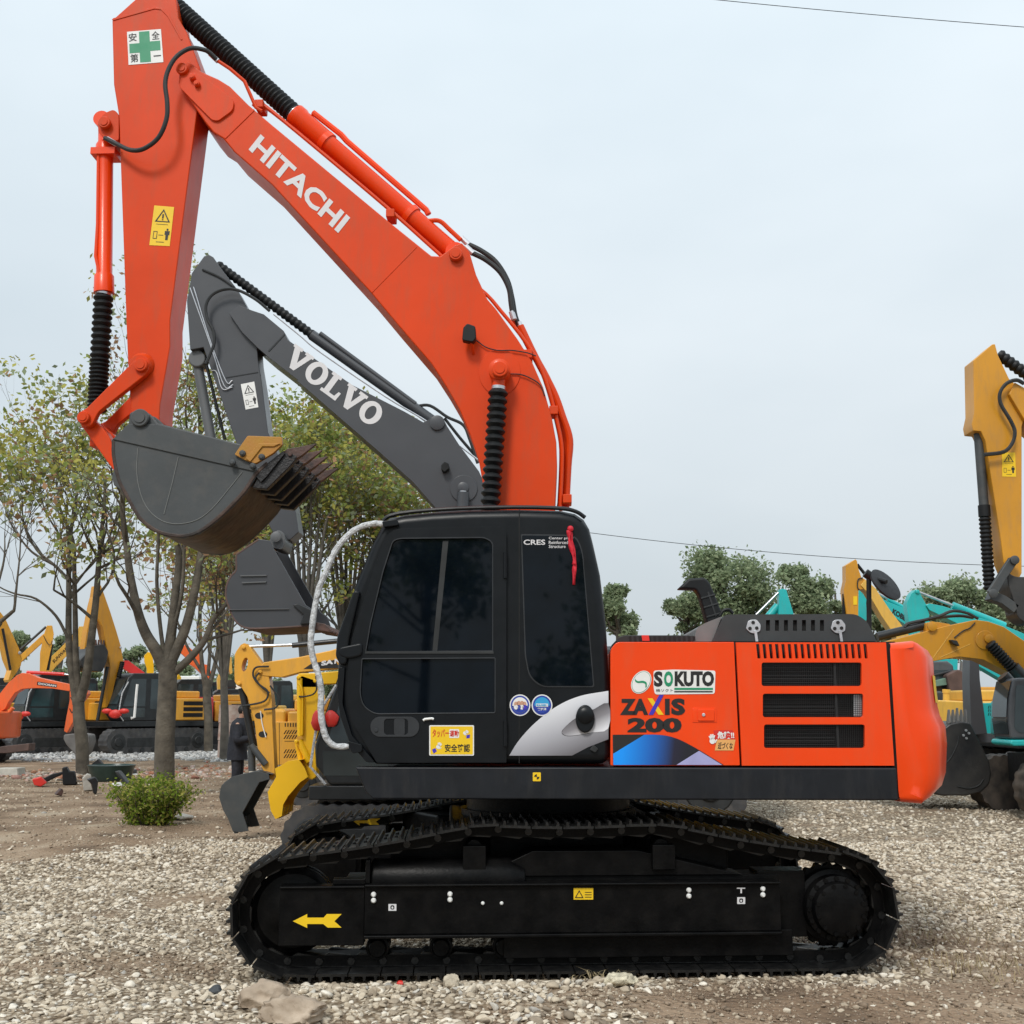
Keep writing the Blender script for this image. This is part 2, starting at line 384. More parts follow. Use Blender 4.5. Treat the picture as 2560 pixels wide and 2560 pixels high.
    if sg < 0:
        vg = vc + sg * .258; m = T.pl(vg); my = T.pl(vc + sg * .243)
        b = MB()
        for x, ys in ((934, (2236, 2251)), (1125, (2235, 2249)), (1722, (2225, 2240)), (1907, (2222, 2237))):
            for y in ys: c = m(x, y); b.lathe(c, -T.v, [(0, .017), (.008, .017), (.018, .010)], 10)
        for x in (1207, 1254): c = m(x, 2258); b.lathe(c, -T.v, [(0, .012), (.006, .011), (.012, .006)], 10)
        b.build('bolt', M['white'], fo)
        b = MB()
        arrow = [(732, 2303), (768, 2285), (768, 2294), (809, 2294), (817, 2285), (854, 2285), (836, 2303), (854, 2319), (819, 2319), (808, 2310), (768, 2310), (768, 2320)]
        b.flat(px2(my, arrow)); b.build('arrow_sign', M['sign_yellow'], fo)
        b = MB(); b.flat(px2(m, [(1434, 2220), (1483, 2220), (1483, 2249), (1434, 2249)]))
        m2 = T.pl(vg - .002)
        b.holed(px2(m2, [(1437, 2245), (1448, 2225), (1459, 2245)]), [px2(m2, [(1440.5, 2243), (1448, 2229), (1455.5, 2243)])], T.v * .001, 1)
        for y in (2230, 2236, 2242): b.flat(px2(m2, [(1462, y), (1479, y), (1479, y + 1.6), (1462, y + 1.6)]), 1)
        b.build('warning_sign', [M['sign_yellow'], M['ink']], fo)
        for x, y in ((981, 2269), (1853, 2252)):
            b = MB(); b.holed(px2(m, rrect(x - 10, y - 9, x + 10, y + 8, 1)), [px2(m, rrect(x - 5, y - 6, x + 5, y + 5, 4))], T.v * .001); b.flat(px2(m, ell(x, y, 2.5, 3, 10)))
            b.build('lifting_mark', M['letter'], fo)
        b = MB(); b.flat(px2(m, [(1842, 2219), (1863, 2219), (1863, 2222), (1842, 2222)])); b.flat(px2(m, [(1851, 2222), (1855, 2222), (1855, 2233), (1851, 2233)])); b.build('lifting_mark', M['letter'], fo)
    else:
        m = T.pl(vc - .125); b = MB()
        b.flat(px2(m, [(884, 2054), (899, 2046), (899, 2051), (918, 2051), (925, 2046), (951, 2046), (940, 2054), (948, 2062), (926, 2062), (918, 2058), (899, 2058), (899, 2064)]))
        b.build('arrow_sign', M['sign_yellow'], fo)
b = MB()      # x-shaped carbody and turntable
b.box(T, -.75, .75, -.75, .75, .52, .90)
for a, c in ((-1, -1), (-1, 1), (1, -1), (1, 1)):
    b.prism([T.at(x, y, .46) for x, y in ((a * .3, c * .45), (a * .85, c * .45), (a * 1.15, c * 1.0), (a * .6, c * 1.0))], (0, 0, .38))
b.build('center_frame', M['track'], EX, bevel=.02)
MB().lathe(V((C0.x, C0.y, .88)), (0, 0, 1), [(0, .66), (.06, .66), (.06, .62), (.24, .62), (.24, .7), (.3, .7)], 48).build('swing_bearing', M['track'], EX)

# ---- main frame with the long black side skirt
b = MB(); nU = U.pl(NV)
z0 = uz(1500, 1999, NV - .005)[1]; z1 = uz(1500, 1918, NV - .005)[1]
uA = uz(913, 1983, NV)[0]; uA2 = uz(888, 1918, NV)[0]; uB = uz(2243, 1960, NV)[0]
b.prism([U.at(u, NV - .012, z) for u, z in ((uA2, z1), (uA, z0 + .05), (uA + .05, z0), (uB, z0), (uB, z1))], U.v * .10)
b.prism([U.at(u, -NV - .088, z) for u, z in ((uA2, z1), (uA, z0 + .05), (uA + .05, z0), (uB, z0), (uB, z1))], U.v * .10)
b.box(U, uA + .1, uB - .02, NV + .088, -NV - .088, z0 + .04, z1 - .02)
fr_o = b.build('main_frame', M['skirt'], EX, bevel=.012)
m = U.pl(NV - .015); m2 = U.pl(NV - .017)
b = MB(); b.flat(px2(m, rrect(1332, 1931, 1352, 1953, 2)))
for q in (0, 2):
    b.flat(px2(m2, [(1342, 1942)] + [(1342 + 6.5 * math.cos(R(90 * q + 180 + a)), 1942 + 6.5 * math.sin(R(90 * q + 180 + a))) for a in range(0, 91, 15)]), 1)
b.build('turn_sign', [M['sign_yellow'], M['ink']], fr_o)

# ---- cab
cab_pts = [(938, 1911), (884, 1879), (866, 1845), (849, 1788), (841, 1726), (841, 1664), (848, 1594), (858, 1553), (884, 1465), (930, 1352), (955, 1305), (972, 1292),
           (1010, 1284), (1080, 1277), (1174, 1272), (1298, 1270), (1400, 1273), (1438, 1281), (1460, 1296), (1474, 1320), (1484, 1360), (1501, 1436), (1516, 1560), (1524, 1705), (1525, 1911)]
b = MB(); side(b, cab_pts, NV, NV + 1.0)
cab = b.build('cab', M['black'], EX, bevel=.07, seg=4)
b = MB()                                                     # roof edge gutter and the pillar seams
roof = [(958, 1302), (974, 1290), (1010, 1282), (1080, 1275), (1174, 1270), (1298, 1268), (1400, 1271), (1440, 1279), (1463, 1294)]
b.tube([U.P(x, y, NV + .02) for x, y in spl(roof, 4)], .014, 8)
b.tube([U.P(x, y, NV + .98) for x, y in spl(roof, 4)], .014, 8)
b.build('roof_gutter', M['black'], cab)
b = MB(); gfr = [uz(x, y, NV) for x, y in ((960, 1320), (884, 1480), (852, 1590), (845, 1720), (862, 1840))]
gs = [U.at(u - .004, v, z) for v in (NV + .12, NV + .88) for u, z in gfr]
b.add(gs, [[i, i + 1, i + 6, i + 5] for i in range(4)]); b.build('front_window', M['glass'], cab)
# front corner cover with lamp brackets on the near A pillar
b = MB(); side(b, rnd([(884, 1475), (900, 1478), (872, 1600), (866, 1660), (850, 1664), (838, 1640), (842, 1592)], 8), NV - .045, NV + .1)
side(b, rnd([(846, 1618), (905, 1606), (905, 1640), (870, 1648), (846, 1640)], 10), NV - .05, NV - .02)
b.build('corner_cover', M['black'], cab, bevel=.015)
b = MB(); side(b, rnd([(846, 1668), (862, 1668), (856, 1760), (880, 1840), (938, 1906), (916, 1906), (874, 1858), (850, 1790), (842, 1720)], 6), NV - .02, NV + .05); b.build('step_panel', M['black'], cab, bevel=.01)

# rear quarter window
rw = rnd([(1302, 1335), (1440, 1337), (1457, 1376), (1486, 1718), (1352, 1718), (1322, 1692), (1312, 1640)], [4, 20, 20, 6, 26, 26, 10])
b = MB(); side(b, rw, NV - .006, NV + .01); cx, cy = 1395, 1530
side(b, [(cx + (x - cx) * .965, cy + (y - cy) * .982) for x, y in rw], NV - .009, NV, mi=1)
rwo = b.build('rear_window', [M['seal_glint'], M['glass']], cab)
b = MB(); m = U.pl(NV - .011)
text(b, m, 'CRES', (1309, 1362), (1363, 1362), (1309, 1349), bold=.02)
for k, s in enumerate(('Center pillar', 'Reinforced', 'Structure')): text(b, m, s, (1372, 1350 + k * 10), (1372 + (62, 48, 42)[k], 1350 + k * 10), (1372, 1342 + k * 10), bold=.012)
b.build('lettering', M['letter'], cab)
# pillar seam and hinges
b = MB()
for x, ya, yb in ((1298, 1272, 1908),): side(b, [(x - 1, ya), (x + 1, ya), (x + 1, yb), (x - 1, yb)], NV - .002, NV + .01)
b.build('pillar_seam', M['dark'], cab)

# door
door_o = rnd([(942, 1907), (879, 1803), (868, 1747), (870, 1664), (880, 1592), (932, 1432), (962, 1345), (985, 1322), (1256, 1316), (1266, 1330), (1266, 1907)], [4, 20, 20, 20, 20, 20, 16, 16, 14, 10, 2])
w_up = rnd([(914, 1630), (926, 1560), (957, 1430), (982, 1352), (1000, 1346), (1212, 1344), (1232, 1356), (1232, 1628)], [3, 10, 10, 12, 12, 16, 16, 3])
w_lo = rnd([(905, 1647), (1238, 1645), (1238, 1782), (936, 1785), (908, 1765), (900, 1735)], [4, 4, 4, 22, 22, 14])
b = MB(); sideholed(b, door_o, [w_up, w_lo], NV - .028, NV - .004)
door = b.build('cab_door', M['black'], EX, bevel=.005)
for pts in (w_up, w_lo):
    b = MB(); q = [uz(x, y, NV - .028) for x, y in pts]; b.prism([U.at(a, NV - .012, c) for a, c in q], U.v * .006); b.build('door_window', M['glass'], door)
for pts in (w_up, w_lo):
    b = MB(); q = [U.P(x, y, NV - .0285) for x, y in pts]; b.tube(q + q[:2], .0045, 6, cap=False); b.build('window_edge_glint', M['seal_glint'], door)  # light grey rim paints the sky glint along the window edges
b = MB(); side(b, [(1107, 1352), (1121, 1352), (1093, 1628), (1081, 1628)], NV - .0135, NV - .012); b.build('window_bar', M['hose'], door)
b = MB(); side(b, [(913, 1628), (1234, 1628), (1234, 1634), (913, 1634)], NV - .034, NV - .026); b.build('window_sill', M['hose'], door)
b = MB()
sideholed(b, rrect(926, 1792, 1048, 1842, 24, 8), [rrect(960, 1797, 1020, 1837, 8)], NV - .034, NV - .028)
side(b, rrect(985, 1797, 1012, 1837, 5), NV - .033, NV - .027); b.cyl(U.P(940, 1825, NV - .034), U.P(940, 1825, NV - .042), .012, n=12)
b.build('door_handle', M['seal_glint'], door, bevel=.002)
b = MB(); b.tube([U.P(x, y, NV - .045) for x, y in ((1058, 1801), (1062, 1798), (1080, 1796), (1084, 1798))], .008); b.build('latch_rod', M['white'], door)
for ya, yb in ((1380, 1445), (1802, 1865)):
    b = MB(); b.cyl(U.P(1263, ya, NV - .035), U.P(1263, yb, NV - .035), .013, n=10); b.build('door_hinge', M['black'], door)
# safety sign on the door (CJK lettering and two gloved hands)
def hand(b, m, cx, cy, s, rot, mi, flip=1):
    c, sn = math.cos(R(rot)), math.sin(R(rot)); f = lambda pts: px2(m, [(cx + s * (flip * x * c - y * sn), cy + s * (flip * x * sn + y * c)) for x, y in pts])
    b.flat(f(ell(0, .1, .42, .45, 14)), mi)
    for a, l, wd in ((-28, .62, .13), (-9, .75, .13), (9, .76, .13), (27, .64, .12)):
        ca, sa = math.sin(R(a)), -math.cos(R(a)); bx, by = ca * .25, .1 + sa * .25
        b.flat(f([(bx - wd * -sa * 1, by - wd * ca), (bx + ca * l - wd * -sa * .8, by + sa * l - wd * ca * .8), (bx + ca * l + wd * -sa * .8, by + sa * l + wd * ca * .8), (bx + wd * -sa, by + wd * ca)]), mi)
    b.flat(f([(.25, .25), (.62, -.1), (.75, -.02), (.42, .45)]), mi)
b = MB(); ms = [U.pl(NV - .029 - .0015 * k) for k in range(4)]
b.flat(px2(ms[0], rrect(1073, 1813, 1185, 1889, 3)), 0); b.flat(px2(ms[1], rrect(1076, 1816, 1182, 1886, 2)), 1)
text(b, ms[2], 'タッパー', (1081, 1843), (1122, 1843), (1081, 1823), 2, .02); b.flat(px2(ms[2], rrect(1123, 1823, 1148, 1845, 3)), 3); text(b, ms[3], '運動', (1124, 1842), (1147, 1842), (1124, 1826), 2, .02)
text(b, ms[2], '安全確認', (1112, 1880), (1175, 1880), (1112, 1860), 4, .02)
hand(b, ms[2], 1163, 1832, 10, 60, 0); b.flat(px2(ms[2], [(1166, 1838), (1175, 1836), (1174, 1845), (1166, 1846)]), 5)
hand(b, ms[2], 1096, 1866, 12, 30, 0); b.flat(px2(ms[2], [(1080, 1874), (1088, 1870), (1092, 1878), (1084, 1884)]), 5)
b.build('safety_sign', [M['white'], M['sign_yellow'], M['red'], M['white'], M['ink'], M['violet']], door)

# printed sweep and round stickers on the rear corner of the cab
def grad(name, stops, p0, p1, rough=.4):
    mt = bpy.data.materials.new(name); mt.use_nodes = True; t = mt.node_tree; bs = t.nodes['Principled BSDF']; bs.inputs['Roughness'].default_value = rough
    tcn = t.nodes.new('ShaderNodeTexCoord'); vm = t.nodes.new('ShaderNodeVectorMath'); vm.operation = 'DOT_PRODUCT'
    a, c = V(p0) - C0, V(p1) - C0; d = (c - a) / (c - a).length_squared; vm.inputs[1].default_value = d
    ad = t.nodes.new('ShaderNodeMath'); ad.operation = 'SUBTRACT'; ad.inputs[1].default_value = a.dot(d)
    r = t.nodes.new('ShaderNodeValToRGB')
    while len(r.color_ramp.elements) < len(stops): r.color_ramp.elements.new(.5)
    for e, (pos, cc) in zip(r.color_ramp.elements, stops): e.position = pos; e.color = (*cc, 1)
    t.links.new(tcn.outputs['Object'], vm.inputs[0]); t.links.new(vm.outputs['Value'], ad.inputs[0]); t.links.new(ad.outputs[0], r.inputs[0]); t.links.new(r.outputs[0], bs.inputs['Base Color'])
    return mt
m = U.pl(NV - .003); m2 = U.pl(NV - .005)
MSIL = grad('silver_print', [(0, (.75, .76, .8)), (.45, (.42, .42, .46)), (1, (.06, .05, .055))], nU(1400, 1760), nU(1450, 1900))
MSIL2 = grad('dark_silver_print', [(0, (.05, .045, .05)), (.5, (.25, .24, .26)), (1, (.8, .8, .84))], nU(1440, 1780), nU(1470, 1845))
b = MB(); sw = spl([(1273, 1889), (1298, 1850), (1340, 1805), (1393, 1765), (1450, 1740), (1521, 1727)], 5) + spl([(1521, 1757), (1480, 1775), (1440, 1795), (1412, 1818), (1404, 1832), (1415, 1840), (1440, 1839), (1480, 1832), (1521, 1822)], 4) + [(1521, 1848), (1470, 1868), (1430, 1889)]
b.flat(px2(m, sw), 0); b.flat(px2(m2, spl([(1404, 1832), (1412, 1818), (1440, 1796), (1480, 1776), (1521, 1758), (1521, 1821), (1480, 1831), (1440, 1838), (1415, 1839), (1404, 1832)], 3)[:-1]), 1)
b.build('silver_graphic', [MSIL, MSIL2], cab)
b = MB(); b.lathe(U.P(1463, 1788, NV - .004), -U.v, [(0, .058), (.035, .056), (.045, .045), (.05, .02)], 24); kn = b.build('fuel_knob', M['black'], cab)
b = MB(); side(b, ell(1463, 1797, 24, 35, 26), NV - .035, NV - .004); kn2 = b.build('fuel_cap', M['black'], cab, bevel=.01)
b = MB(); side(b, rnd([(1474, 1874), (1484, 1862), (1496, 1872), (1488, 1882)], 3), NV - .02, NV - .004); b.build('key_cover', M['hose'], cab, bevel=.004)
for cx, cy, ca, cb in ((1300, 1763, 'violet', 'white'), (1355, 1763, 'cyan', 'blue')):
    b = MB(); ms = [U.pl(NV - .004 - .0015 * k) for k in range(5)]
    b.flat(px2(ms[0], ell(cx, cy, 26, 27)), 0); b.flat(px2(ms[1], ell(cx, cy, 23, 24)), 1); b.flat(px2(ms[2], ell(cx, cy, 19, 20)), 0 if cb == 'white' else 2)
    if cb == 'white':
        b.flat(px2(ms[3], [(cx - 19 + k, cy + 3) for k in range(0, 1)] + [(cx + 18.5 * math.cos(R(a)), cy + 1 + 18.5 * math.sin(R(a))) for a in range(0, 181, 12)]), 1)
        for k, dx in enumerate((-10, -3, 5, 11)): b.flat(px2(ms[4], ell(cx + dx, cy - 6 + abs(k - 1.5) * 2, 5, 6, 12)), 3); b.flat(px2(ms[4], ell(cx + dx, cy + 5, 5.5, 6, 12)), (0, 1, 0, 4)[k])
    else:
        b.flat(px2(ms[3], [(cx + 18.8 * math.cos(R(a)), cy + 1 + 18.8 * math.sin(R(a))) for a in range(0, 181, 12)]), 1)
        b.flat(px2(ms[4], rrect(cx - 15, cy - 4, cx + 15, cy + 4, 1)), 0); text(b, U.pl(NV - .0115), '商品点検整備', (cx - 14, cy + 3), (cx + 14, cy + 3), (cx - 14, cy - 3), 2, .02); text(b, ms[4], '実施済', (cx - 11, cy + 13), (cx + 11, cy + 13), (cx - 11, cy + 6.5), 0, .02)
    b.build('round_sticker', [M['white'], M['blue'], M['cyan'], mat('skin_print', (.55, .3, .2)), M['violet']], cab)
# grab rail wrapped in plastic film
rail = [(962, 1310), (935, 1309), (900, 1318), (868, 1340), (838, 1378), (817, 1425), (798, 1470), (787, 1520), (780, 1570), (777, 1610), (784, 1650), (797, 1690), (803, 1730), (802, 1780), (808, 1820), (818, 1848), (838, 1865), (872, 1866)]
b = MB(); pts = spl(rail, 5); vv = [NV - .02 - .05 * math.sin(math.pi * i / (len(pts) - 1)) for i in range(len(pts))]
rr = [.0215 + .0012 * math.sin(i * 1.7) + random.uniform(-.0015, .0015) for i in range(len(pts))]; rr[0] = rr[-1] = .015
b.tube([U.P(p[0], p[1], v) for p, v in zip(pts, vv)], rr, 10)
gr_ = b.build('grab_rail', M['wrap'], EX)
b = MB(); side(b, rnd([(955, 1303), (992, 1297), (996, 1313), (958, 1318)], 4), NV - .05, NV + .02); b.build('rail_bracket', M['black'], gr_, bevel=.005); b = MB(); side(b, rnd([(868, 1852), (905, 1862), (905, 1880), (880, 1884)], 6), NV - .05, NV + .02); b.build('rail_bracket', M['black'], gr_, bevel=.005)

# ---- orange bodywork behind the cab
sp_o = rnd([(1526, 1914), (1526, 1625), (1540, 1605), (1835, 1605), (1850, 1914)], [4, 18, 18, 2, 3])
b = MB(); side(b, sp_o, NV, NV + .25)
pan = b.build('side_panel', M['orange'], EX, bevel=.02, seg=3)
# engine door: three grille openings and a row of slots near the top edge
slots = []
for k in range(18):
    x = 1893 + k * (2161 - 1893) / 17; slots.append(rnd([(x - 3, 1610), (x + 5, 1610), (x + 9, 1646), (x + 1, 1646)], 1, 2))
gr_h = [rrect(1904, 1656, 2154, 1715, 6), rrect(1907, 1734, 2158, 1793, 6), rrect(1910, 1811, 2162, 1870, 6)]
ed_o = [(1840, 1606), (2215, 1606), (2236, 1914), (1855, 1914)]
b = MB(); sideholed(b, ed_o, gr_h + slots, NV - .003, NV + .03)
edoor = b.build('engine_door', M['orange'], EX)
MMESH = mat('black_mesh', (.012, .012, .013), .45, var=.3)
for gi, g in enumerate(gr_h):
    xs = [p[0] for p in g]; ys = [p[1] for p in g]; x0, x1, y0, y1 = min(xs) - 2, max(xs) + 2, min(ys) - 2, max(ys) + 2
    b = MB(); n = 0
    for k in range(int((y1 - y0) / 5.2)):                  # honeycomb of fine bars
        y = y0 + 5.2 * k; b.tube([U.P(x0, y, NV + .022), U.P(x1, y, NV + .022)], .0018, 4)
    for k in range(int((x1 - x0) / 5.2)):
        x = x0 + 5.2 * k; b.tube([U.P(x, y0, NV + .024), U.P(x, y1, NV + .024)], .0016, 4)
    xm = 2087
    b.box(U, uz(xm, 1700, NV)[0], uz(xm + 6, 1700, NV)[0], NV + .02, NV + .04, uz(xm, y1, NV)[1], uz(xm, y0, NV)[1])
    for k in range(6): y = y0 + 8 + k * 9; b.tube([U.P(x0, y, NV + .06), U.P(xm, y, NV + .06)], .004, 5)
    b.build('grille', MMESH, edoor)
b = MB(); b.flat([U.P(x, y, NV + .035) for x, y in rrect(2133, 1736, 2156, 1791, 3)]); b.build('filter_cover', M['zinc'], edoor)
b = MB(); side(b, [(1833, 1604), (2238, 1604), (2238, 1916), (1850, 1916)], NV + .09, NV + .3); b.build('radiator_bay', M['dark'], edoor)
# body core (far panels, deck)
uF, uE = uz(1535, 1800, NV)[0], uz(2230, 1800, NV)[0]; zt = uz(1900, 1606, NV)[1]
b = MB(); b.box(U, uF + .02, uE, NV + .31, -NV, z1 - .03, zt - .01); b.build('body_shell', M['orange'], EX, bevel=.03)
b = MB(); b.box(U, uA2 + .5, uF, .45, -NV, z1 - .02, zt - .35); b.build('tank_box', M['orange'], EX, bevel=.03)
# panel latch
b = MB(); side(b, rrect(1731, 1770, 1792, 1806, 3), NV - .004, NV); b.build('latch_plate', M['orange'], pan, bevel=.003)
b = MB(); side(b, rrect(1745, 1774, 1786, 1802, 3), NV - .012, NV - .004); side(b, rrect(1733, 1774, 1743, 1802, 1), NV - .005, NV); b.cyl(U.P(1759, 1787, NV - .012), U.P(1759, 1787, NV - .02), .011, n=14, mi=1)
b.build('panel_latch', [M['orange'], M['zinc']], pan, bevel=.003)
# stickers on the side panel. region mapping: zoom crop -> photo pixels
def zz(x, y): return 1530 + x / 5.682, 1650 + y / 5.682
ms = [U.pl(NV - .003 - .0015 * k) for k in range(5)]
b = MB()
b.flat(px2(ms[0], rnd([zz(590, 150), zz(880, 135), zz(1470, 150), zz(1460, 480), zz(610, 490), zz(590, 390)], 6)), 0)
b.flat(px2(ms[0], ell(*zz(415, 315), 23, 31, 28, 33)), 0); b.flat(px2(ms[1], ell(*zz(415, 315), 21, 29, 28, 33)), 3)
b.flat(px2(ms[2], ell(*zz(415, 315), 20, 28, 28, 33)), 0)
sc = [zz(x, y) for x, y in spl([(335, 230), (330, 270), (370, 300), (440, 295), (490, 320), (495, 380)], 4)]
sc2 = [zz(x, y) for x, y in spl([(475, 395), (470, 340), (430, 325), (360, 325), (325, 290), (335, 230)], 4)]
b.flat(px2(ms[3], sc + sc2[:-1]), 2)
text(b, ms[1], 'S', zz(595, 380), zz(720, 380), zz(595, 160), 1, .05); text(b, ms[1], 'O', zz(738, 380), zz(868, 380), zz(738, 160), 2, .05)
text(b, ms[1], 'KUTO', zz(890, 375), zz(1450, 375), zz(890, 158), 1, .055)
b.flat(px2(ms[1], [zz(885, 395), zz(1435, 395), zz(1435, 425), zz(885, 425)]), 2); b.flat(px2(ms[1], [zz(885, 440), zz(1430, 440), zz(1430, 460), zz(885, 460)]), 1)
text(b, ms[1], '株ソクト', zz(625, 455), zz(868, 455), zz(625, 410), 1, .01)
b.build('owner_sticker', [M['white'], M['ink'], M['green'], M['green']], pan)
b = MB()
text(b, ms[0], 'ZA', zz(115, 780), zz(515, 780), zz(115, 550), 0, .055); text(b, ms[0], 'I', zz(752, 780), zz(820, 780), zz(752, 550), 0, .05); text(b, ms[0], 'S', zz(840, 783), zz(1040, 783), zz(840, 545), 0, .055)
b.flat(px2(ms[0], [zz(505, 545), zz(575, 545), zz(735, 778), zz(660, 778)]), 2); b.flat(px2(ms[1], [zz(520, 778), zz(585, 778), zz(735, 495), zz(672, 495)]), 1)
text(b, ms[0], '200', zz(220, 1030), zz(990, 1030), zz(220, 820), 0, .055)
b.build('model_lettering', [M['ink'], M['violet'], M['sign_yellow']], pan)
MBLU = grad('blue_graphic_print', [(0, (.005, .30, .95)), (.45, (.01, .12, .48)), (.8, (.015, .014, .035)), (1, (.012, .012, .02))], nU(*zz(150, 1300)), nU(*zz(1050, 1420)))
b = MB(); arc = [zz(x, y) for x, y in spl([(10, 1062), (450, 1058), (640, 1060), (820, 1085), (1000, 1150), (1240, 1280), (1420, 1390), (1590, 1492)], 5)]
b.flat(px2(ms[0], arc + [zz(15, 1492)]), 0)
b.flat(px2(ms[1], [zz(18, 1330), zz(455, 1064)] + [zz(x, y) for x, y in spl([(460, 1062), (640, 1062), (820, 1087), (1000, 1152), (1220, 1283)], 4)] + [zz(905, 1490), zz(20, 1490)]), 1)
b.flat(px2(ms[1], [zz(1236, 1290), zz(1565, 1490), zz(915, 1490)]), 2)
b.build('blue_graphic', [M['ink'], MBLU, mat('lilac_print', (.36, .36, .62), .4)], pan)
b = MB()
b.flat(px2(ms[0], [zz(1440, 1000), zz(1715, 995), zz(1755, 1130), zz(1470, 1130)]), 1); b.flat(px2(ms[0], [zz(1490, 1130), zz(1755, 1130), zz(1725, 1285), zz(1460, 1285)]), 2)
text(b, ms[1], '危険!!', zz(1500, 1120), zz(1740, 1120), zz(1490, 1015), 0, .04); text(b, ms[1], '近づくな', zz(1500, 1265), zz(1710, 1265), zz(1510, 1170), 3, .02)
hand(b, ms[2], *zz(1425, 1140), 17, -5, 0); b.build('danger_sticker', [M['white'], M['red'], mat('orange_sticker', (.75, .38, .12), .45), M['ink']], pan)

# ---- counterweight: profile lofted across the machine, rear face on the tail-swing arc
prof = [(2231, 1606), (2263, 1606), (2294, 1611), (2316, 1624), (2328, 1645), (2332, 1705), (2340, 1767), (2346, 1790), (2360, 1818), (2364, 1860), (2361, 1933), (2351, 1967), (2328, 1991), (2285, 2004), (2256, 2007), (2254, 1990), (2250, 1917)]
pq = [uz(x, y, NV + .25) if x > 2262 else uz(x, y, NV) for x, y in prof]
u0 = pq[0][0]; us = max(p[0] for p in pq)
st = [-1.355 + d for d in (0, .006, .018, .036, .06, .09)] + [-1.2, -1.1, -.95, -.75, -.5, -.25, 0, .25, .5, .75, .95, 1.1, 1.2] + [1.355 - d for d in (.09, .06, .036, .018, .006, 0)]
ins = [.09 - math.sqrt(.09 ** 2 - max(0, .09 - (1.355 - abs(v))) ** 2) for v in st]
vs = []; zc_ = sum(p[1] for p in pq) / len(pq)
for v, dn in zip(st, ins):
    sh = math.sqrt(2.75 ** 2 - v * v) - math.sqrt(2.75 ** 2 - 1.21)
    for u, z in pq:
        k = max(0, min(1, (u - (u0 + .12)) / .2)); k = k * k * (3 - 2 * k)
        vs.append(U.at(u + sh * k - dn * (k * 1.4 + (.2 if k == 0 else 0)), v, z + (zc_ - z) / .5 * dn * .45))
n = len(pq); fs = [[j * n + i, j * n + (i + 1) % n, (j + 1) * n + (i + 1) % n, (j + 1) * n + i] for j in range(len(st) - 1) for i in range(n)]
fs += [list(range(n)), [(len(st) - 1) * n + i for i in range(n - 1, -1, -1)]]
cw = MB().add(vs, fs).build('counterweight', M['orange'], EX, ang=60)
uq = uz(2330, 1700, -.95)
b = MB(); pts = []
for z, v in ((uz(2330, 1690, -.95)[1], -.98), (uz(2340, 1757, -.95)[1], -.98)):
    pass
def cwu(v, z):
    best = max([pq[i][0] + (pq[(i + 1) % n][0] - pq[i][0]) * (z - pq[i][1]) / (pq[(i + 1) % n][1] - pq[i][1]) for i in range(n) if pq[i][1] != pq[(i + 1) % n][1] and (z - pq[i][1]) * (z - pq[(i + 1) % n][1]) <= 0])
    return best + math.sqrt(2.75 ** 2 - v * v) - math.sqrt(2.75 ** 2 - 1.21)
za, zb = uz(2330, 1690, -.95)[1], uz(2340, 1757, -.95)[1]
grid = [U.at(cwu(v, z) + .005, v, z) for z in (za, (za + zb) / 2, zb) for v in (-1.12, -1.0, -.88, -.76)]
b.add(grid, [[r * 4 + c, r * 4 + c + 1, r * 4 + c + 5, r * 4 + c + 4] for r in range(2) for c in range(3)])
b.build('rear_sticker', M['sign_yellow'], cw)
b = MB(); side(b, [(2214, 1610), (2236, 1610), (2257, 1995), (2238, 1995)], NV + .035, NV + .2); b.build('gap_seal', M['dark'], EX)

# ---- black engine hood, latches, low vent rail, exhaust, mirror
hv0, hv1 = -1.18, 1.0
def H(pts, v): return [U.at(*(lambda c: (c[0], v, c[1]))(uz(x, y, v))) for x, y in pts]
hs = [rnd([(x - 5, 1550), (x + 5, 1550), (x + 5, 1577), (x - 5, 1577)], 1, 2) for x in [1920 + k * 22.5 for k in range(7)]]
b = MB(); sideholed(b, rnd([(1780, 1603), (1809, 1540), (1818, 1536), (2140, 1535), (2168, 1553), (2192, 1603)], [0, 8, 8, 14, 14, 0]), hs, hv0, hv0 + .02)
side(b, rnd([(1780, 1603), (1809, 1540), (1818, 1536), (2140, 1535), (2168, 1553), (2192, 1603)], [0, 8, 8, 14, 14, 0]), hv0 + .05, hv1, vref=hv0)
b.box(U, uz(1782, 1600, hv0)[0], uz(2190, 1600, hv0)[0], hv0 + .02, hv0 + .05, zt - .03, zt + .03)
side(b, rnd([(1735, 1603), (1744, 1568), (1766, 1556), (1806, 1540), (1782, 1603)], [0, 8, 8, 4, 0]), hv0 + .03, hv1 - .05, vref=hv0, mi=1)
hood = b.build('engine_hood', [mat('hood_grey_paint', (.042, .045, .047), .38, var=.15), mat('hood_end_grey', (.16, .16, .16), .45)], EX, bevel=.012)
b = MB(); side(b, [(1880, 1545), (2090, 1545), (2090, 1585), (1880, 1585)], hv0 + .03, hv0 + .045); b.build('slot_backing', M['dark'], hood)
for x in (1884, 2096):
    b = MB(); side(b, rnd([(x - 19, 1572), (x - 14, 1553), (x - 6, 1549), (x + 8, 1549), (x + 18, 1562), (x + 17, 1577), (x + 4, 1584), (x - 8, 1582)], 4), hv0 - .012, hv0 - .001)
    side(b, [(x + 1, 1576), (x + 8, 1576), (x + 12, 1604), (x + 5, 1604)], hv0 - .02, hv0 - .008)
    for dx, dy in ((-1, 1556), (-9, 1571), (8, 1570)): b.cyl(U.P(x + dx, dy, hv0 - .012), U.P(x + dx, dy, hv0 - .02), .012, n=10, mi=1)
    b.build('hood_latch', [M['zinc'], M['ink']], hood, bevel=.002)
b = MB()
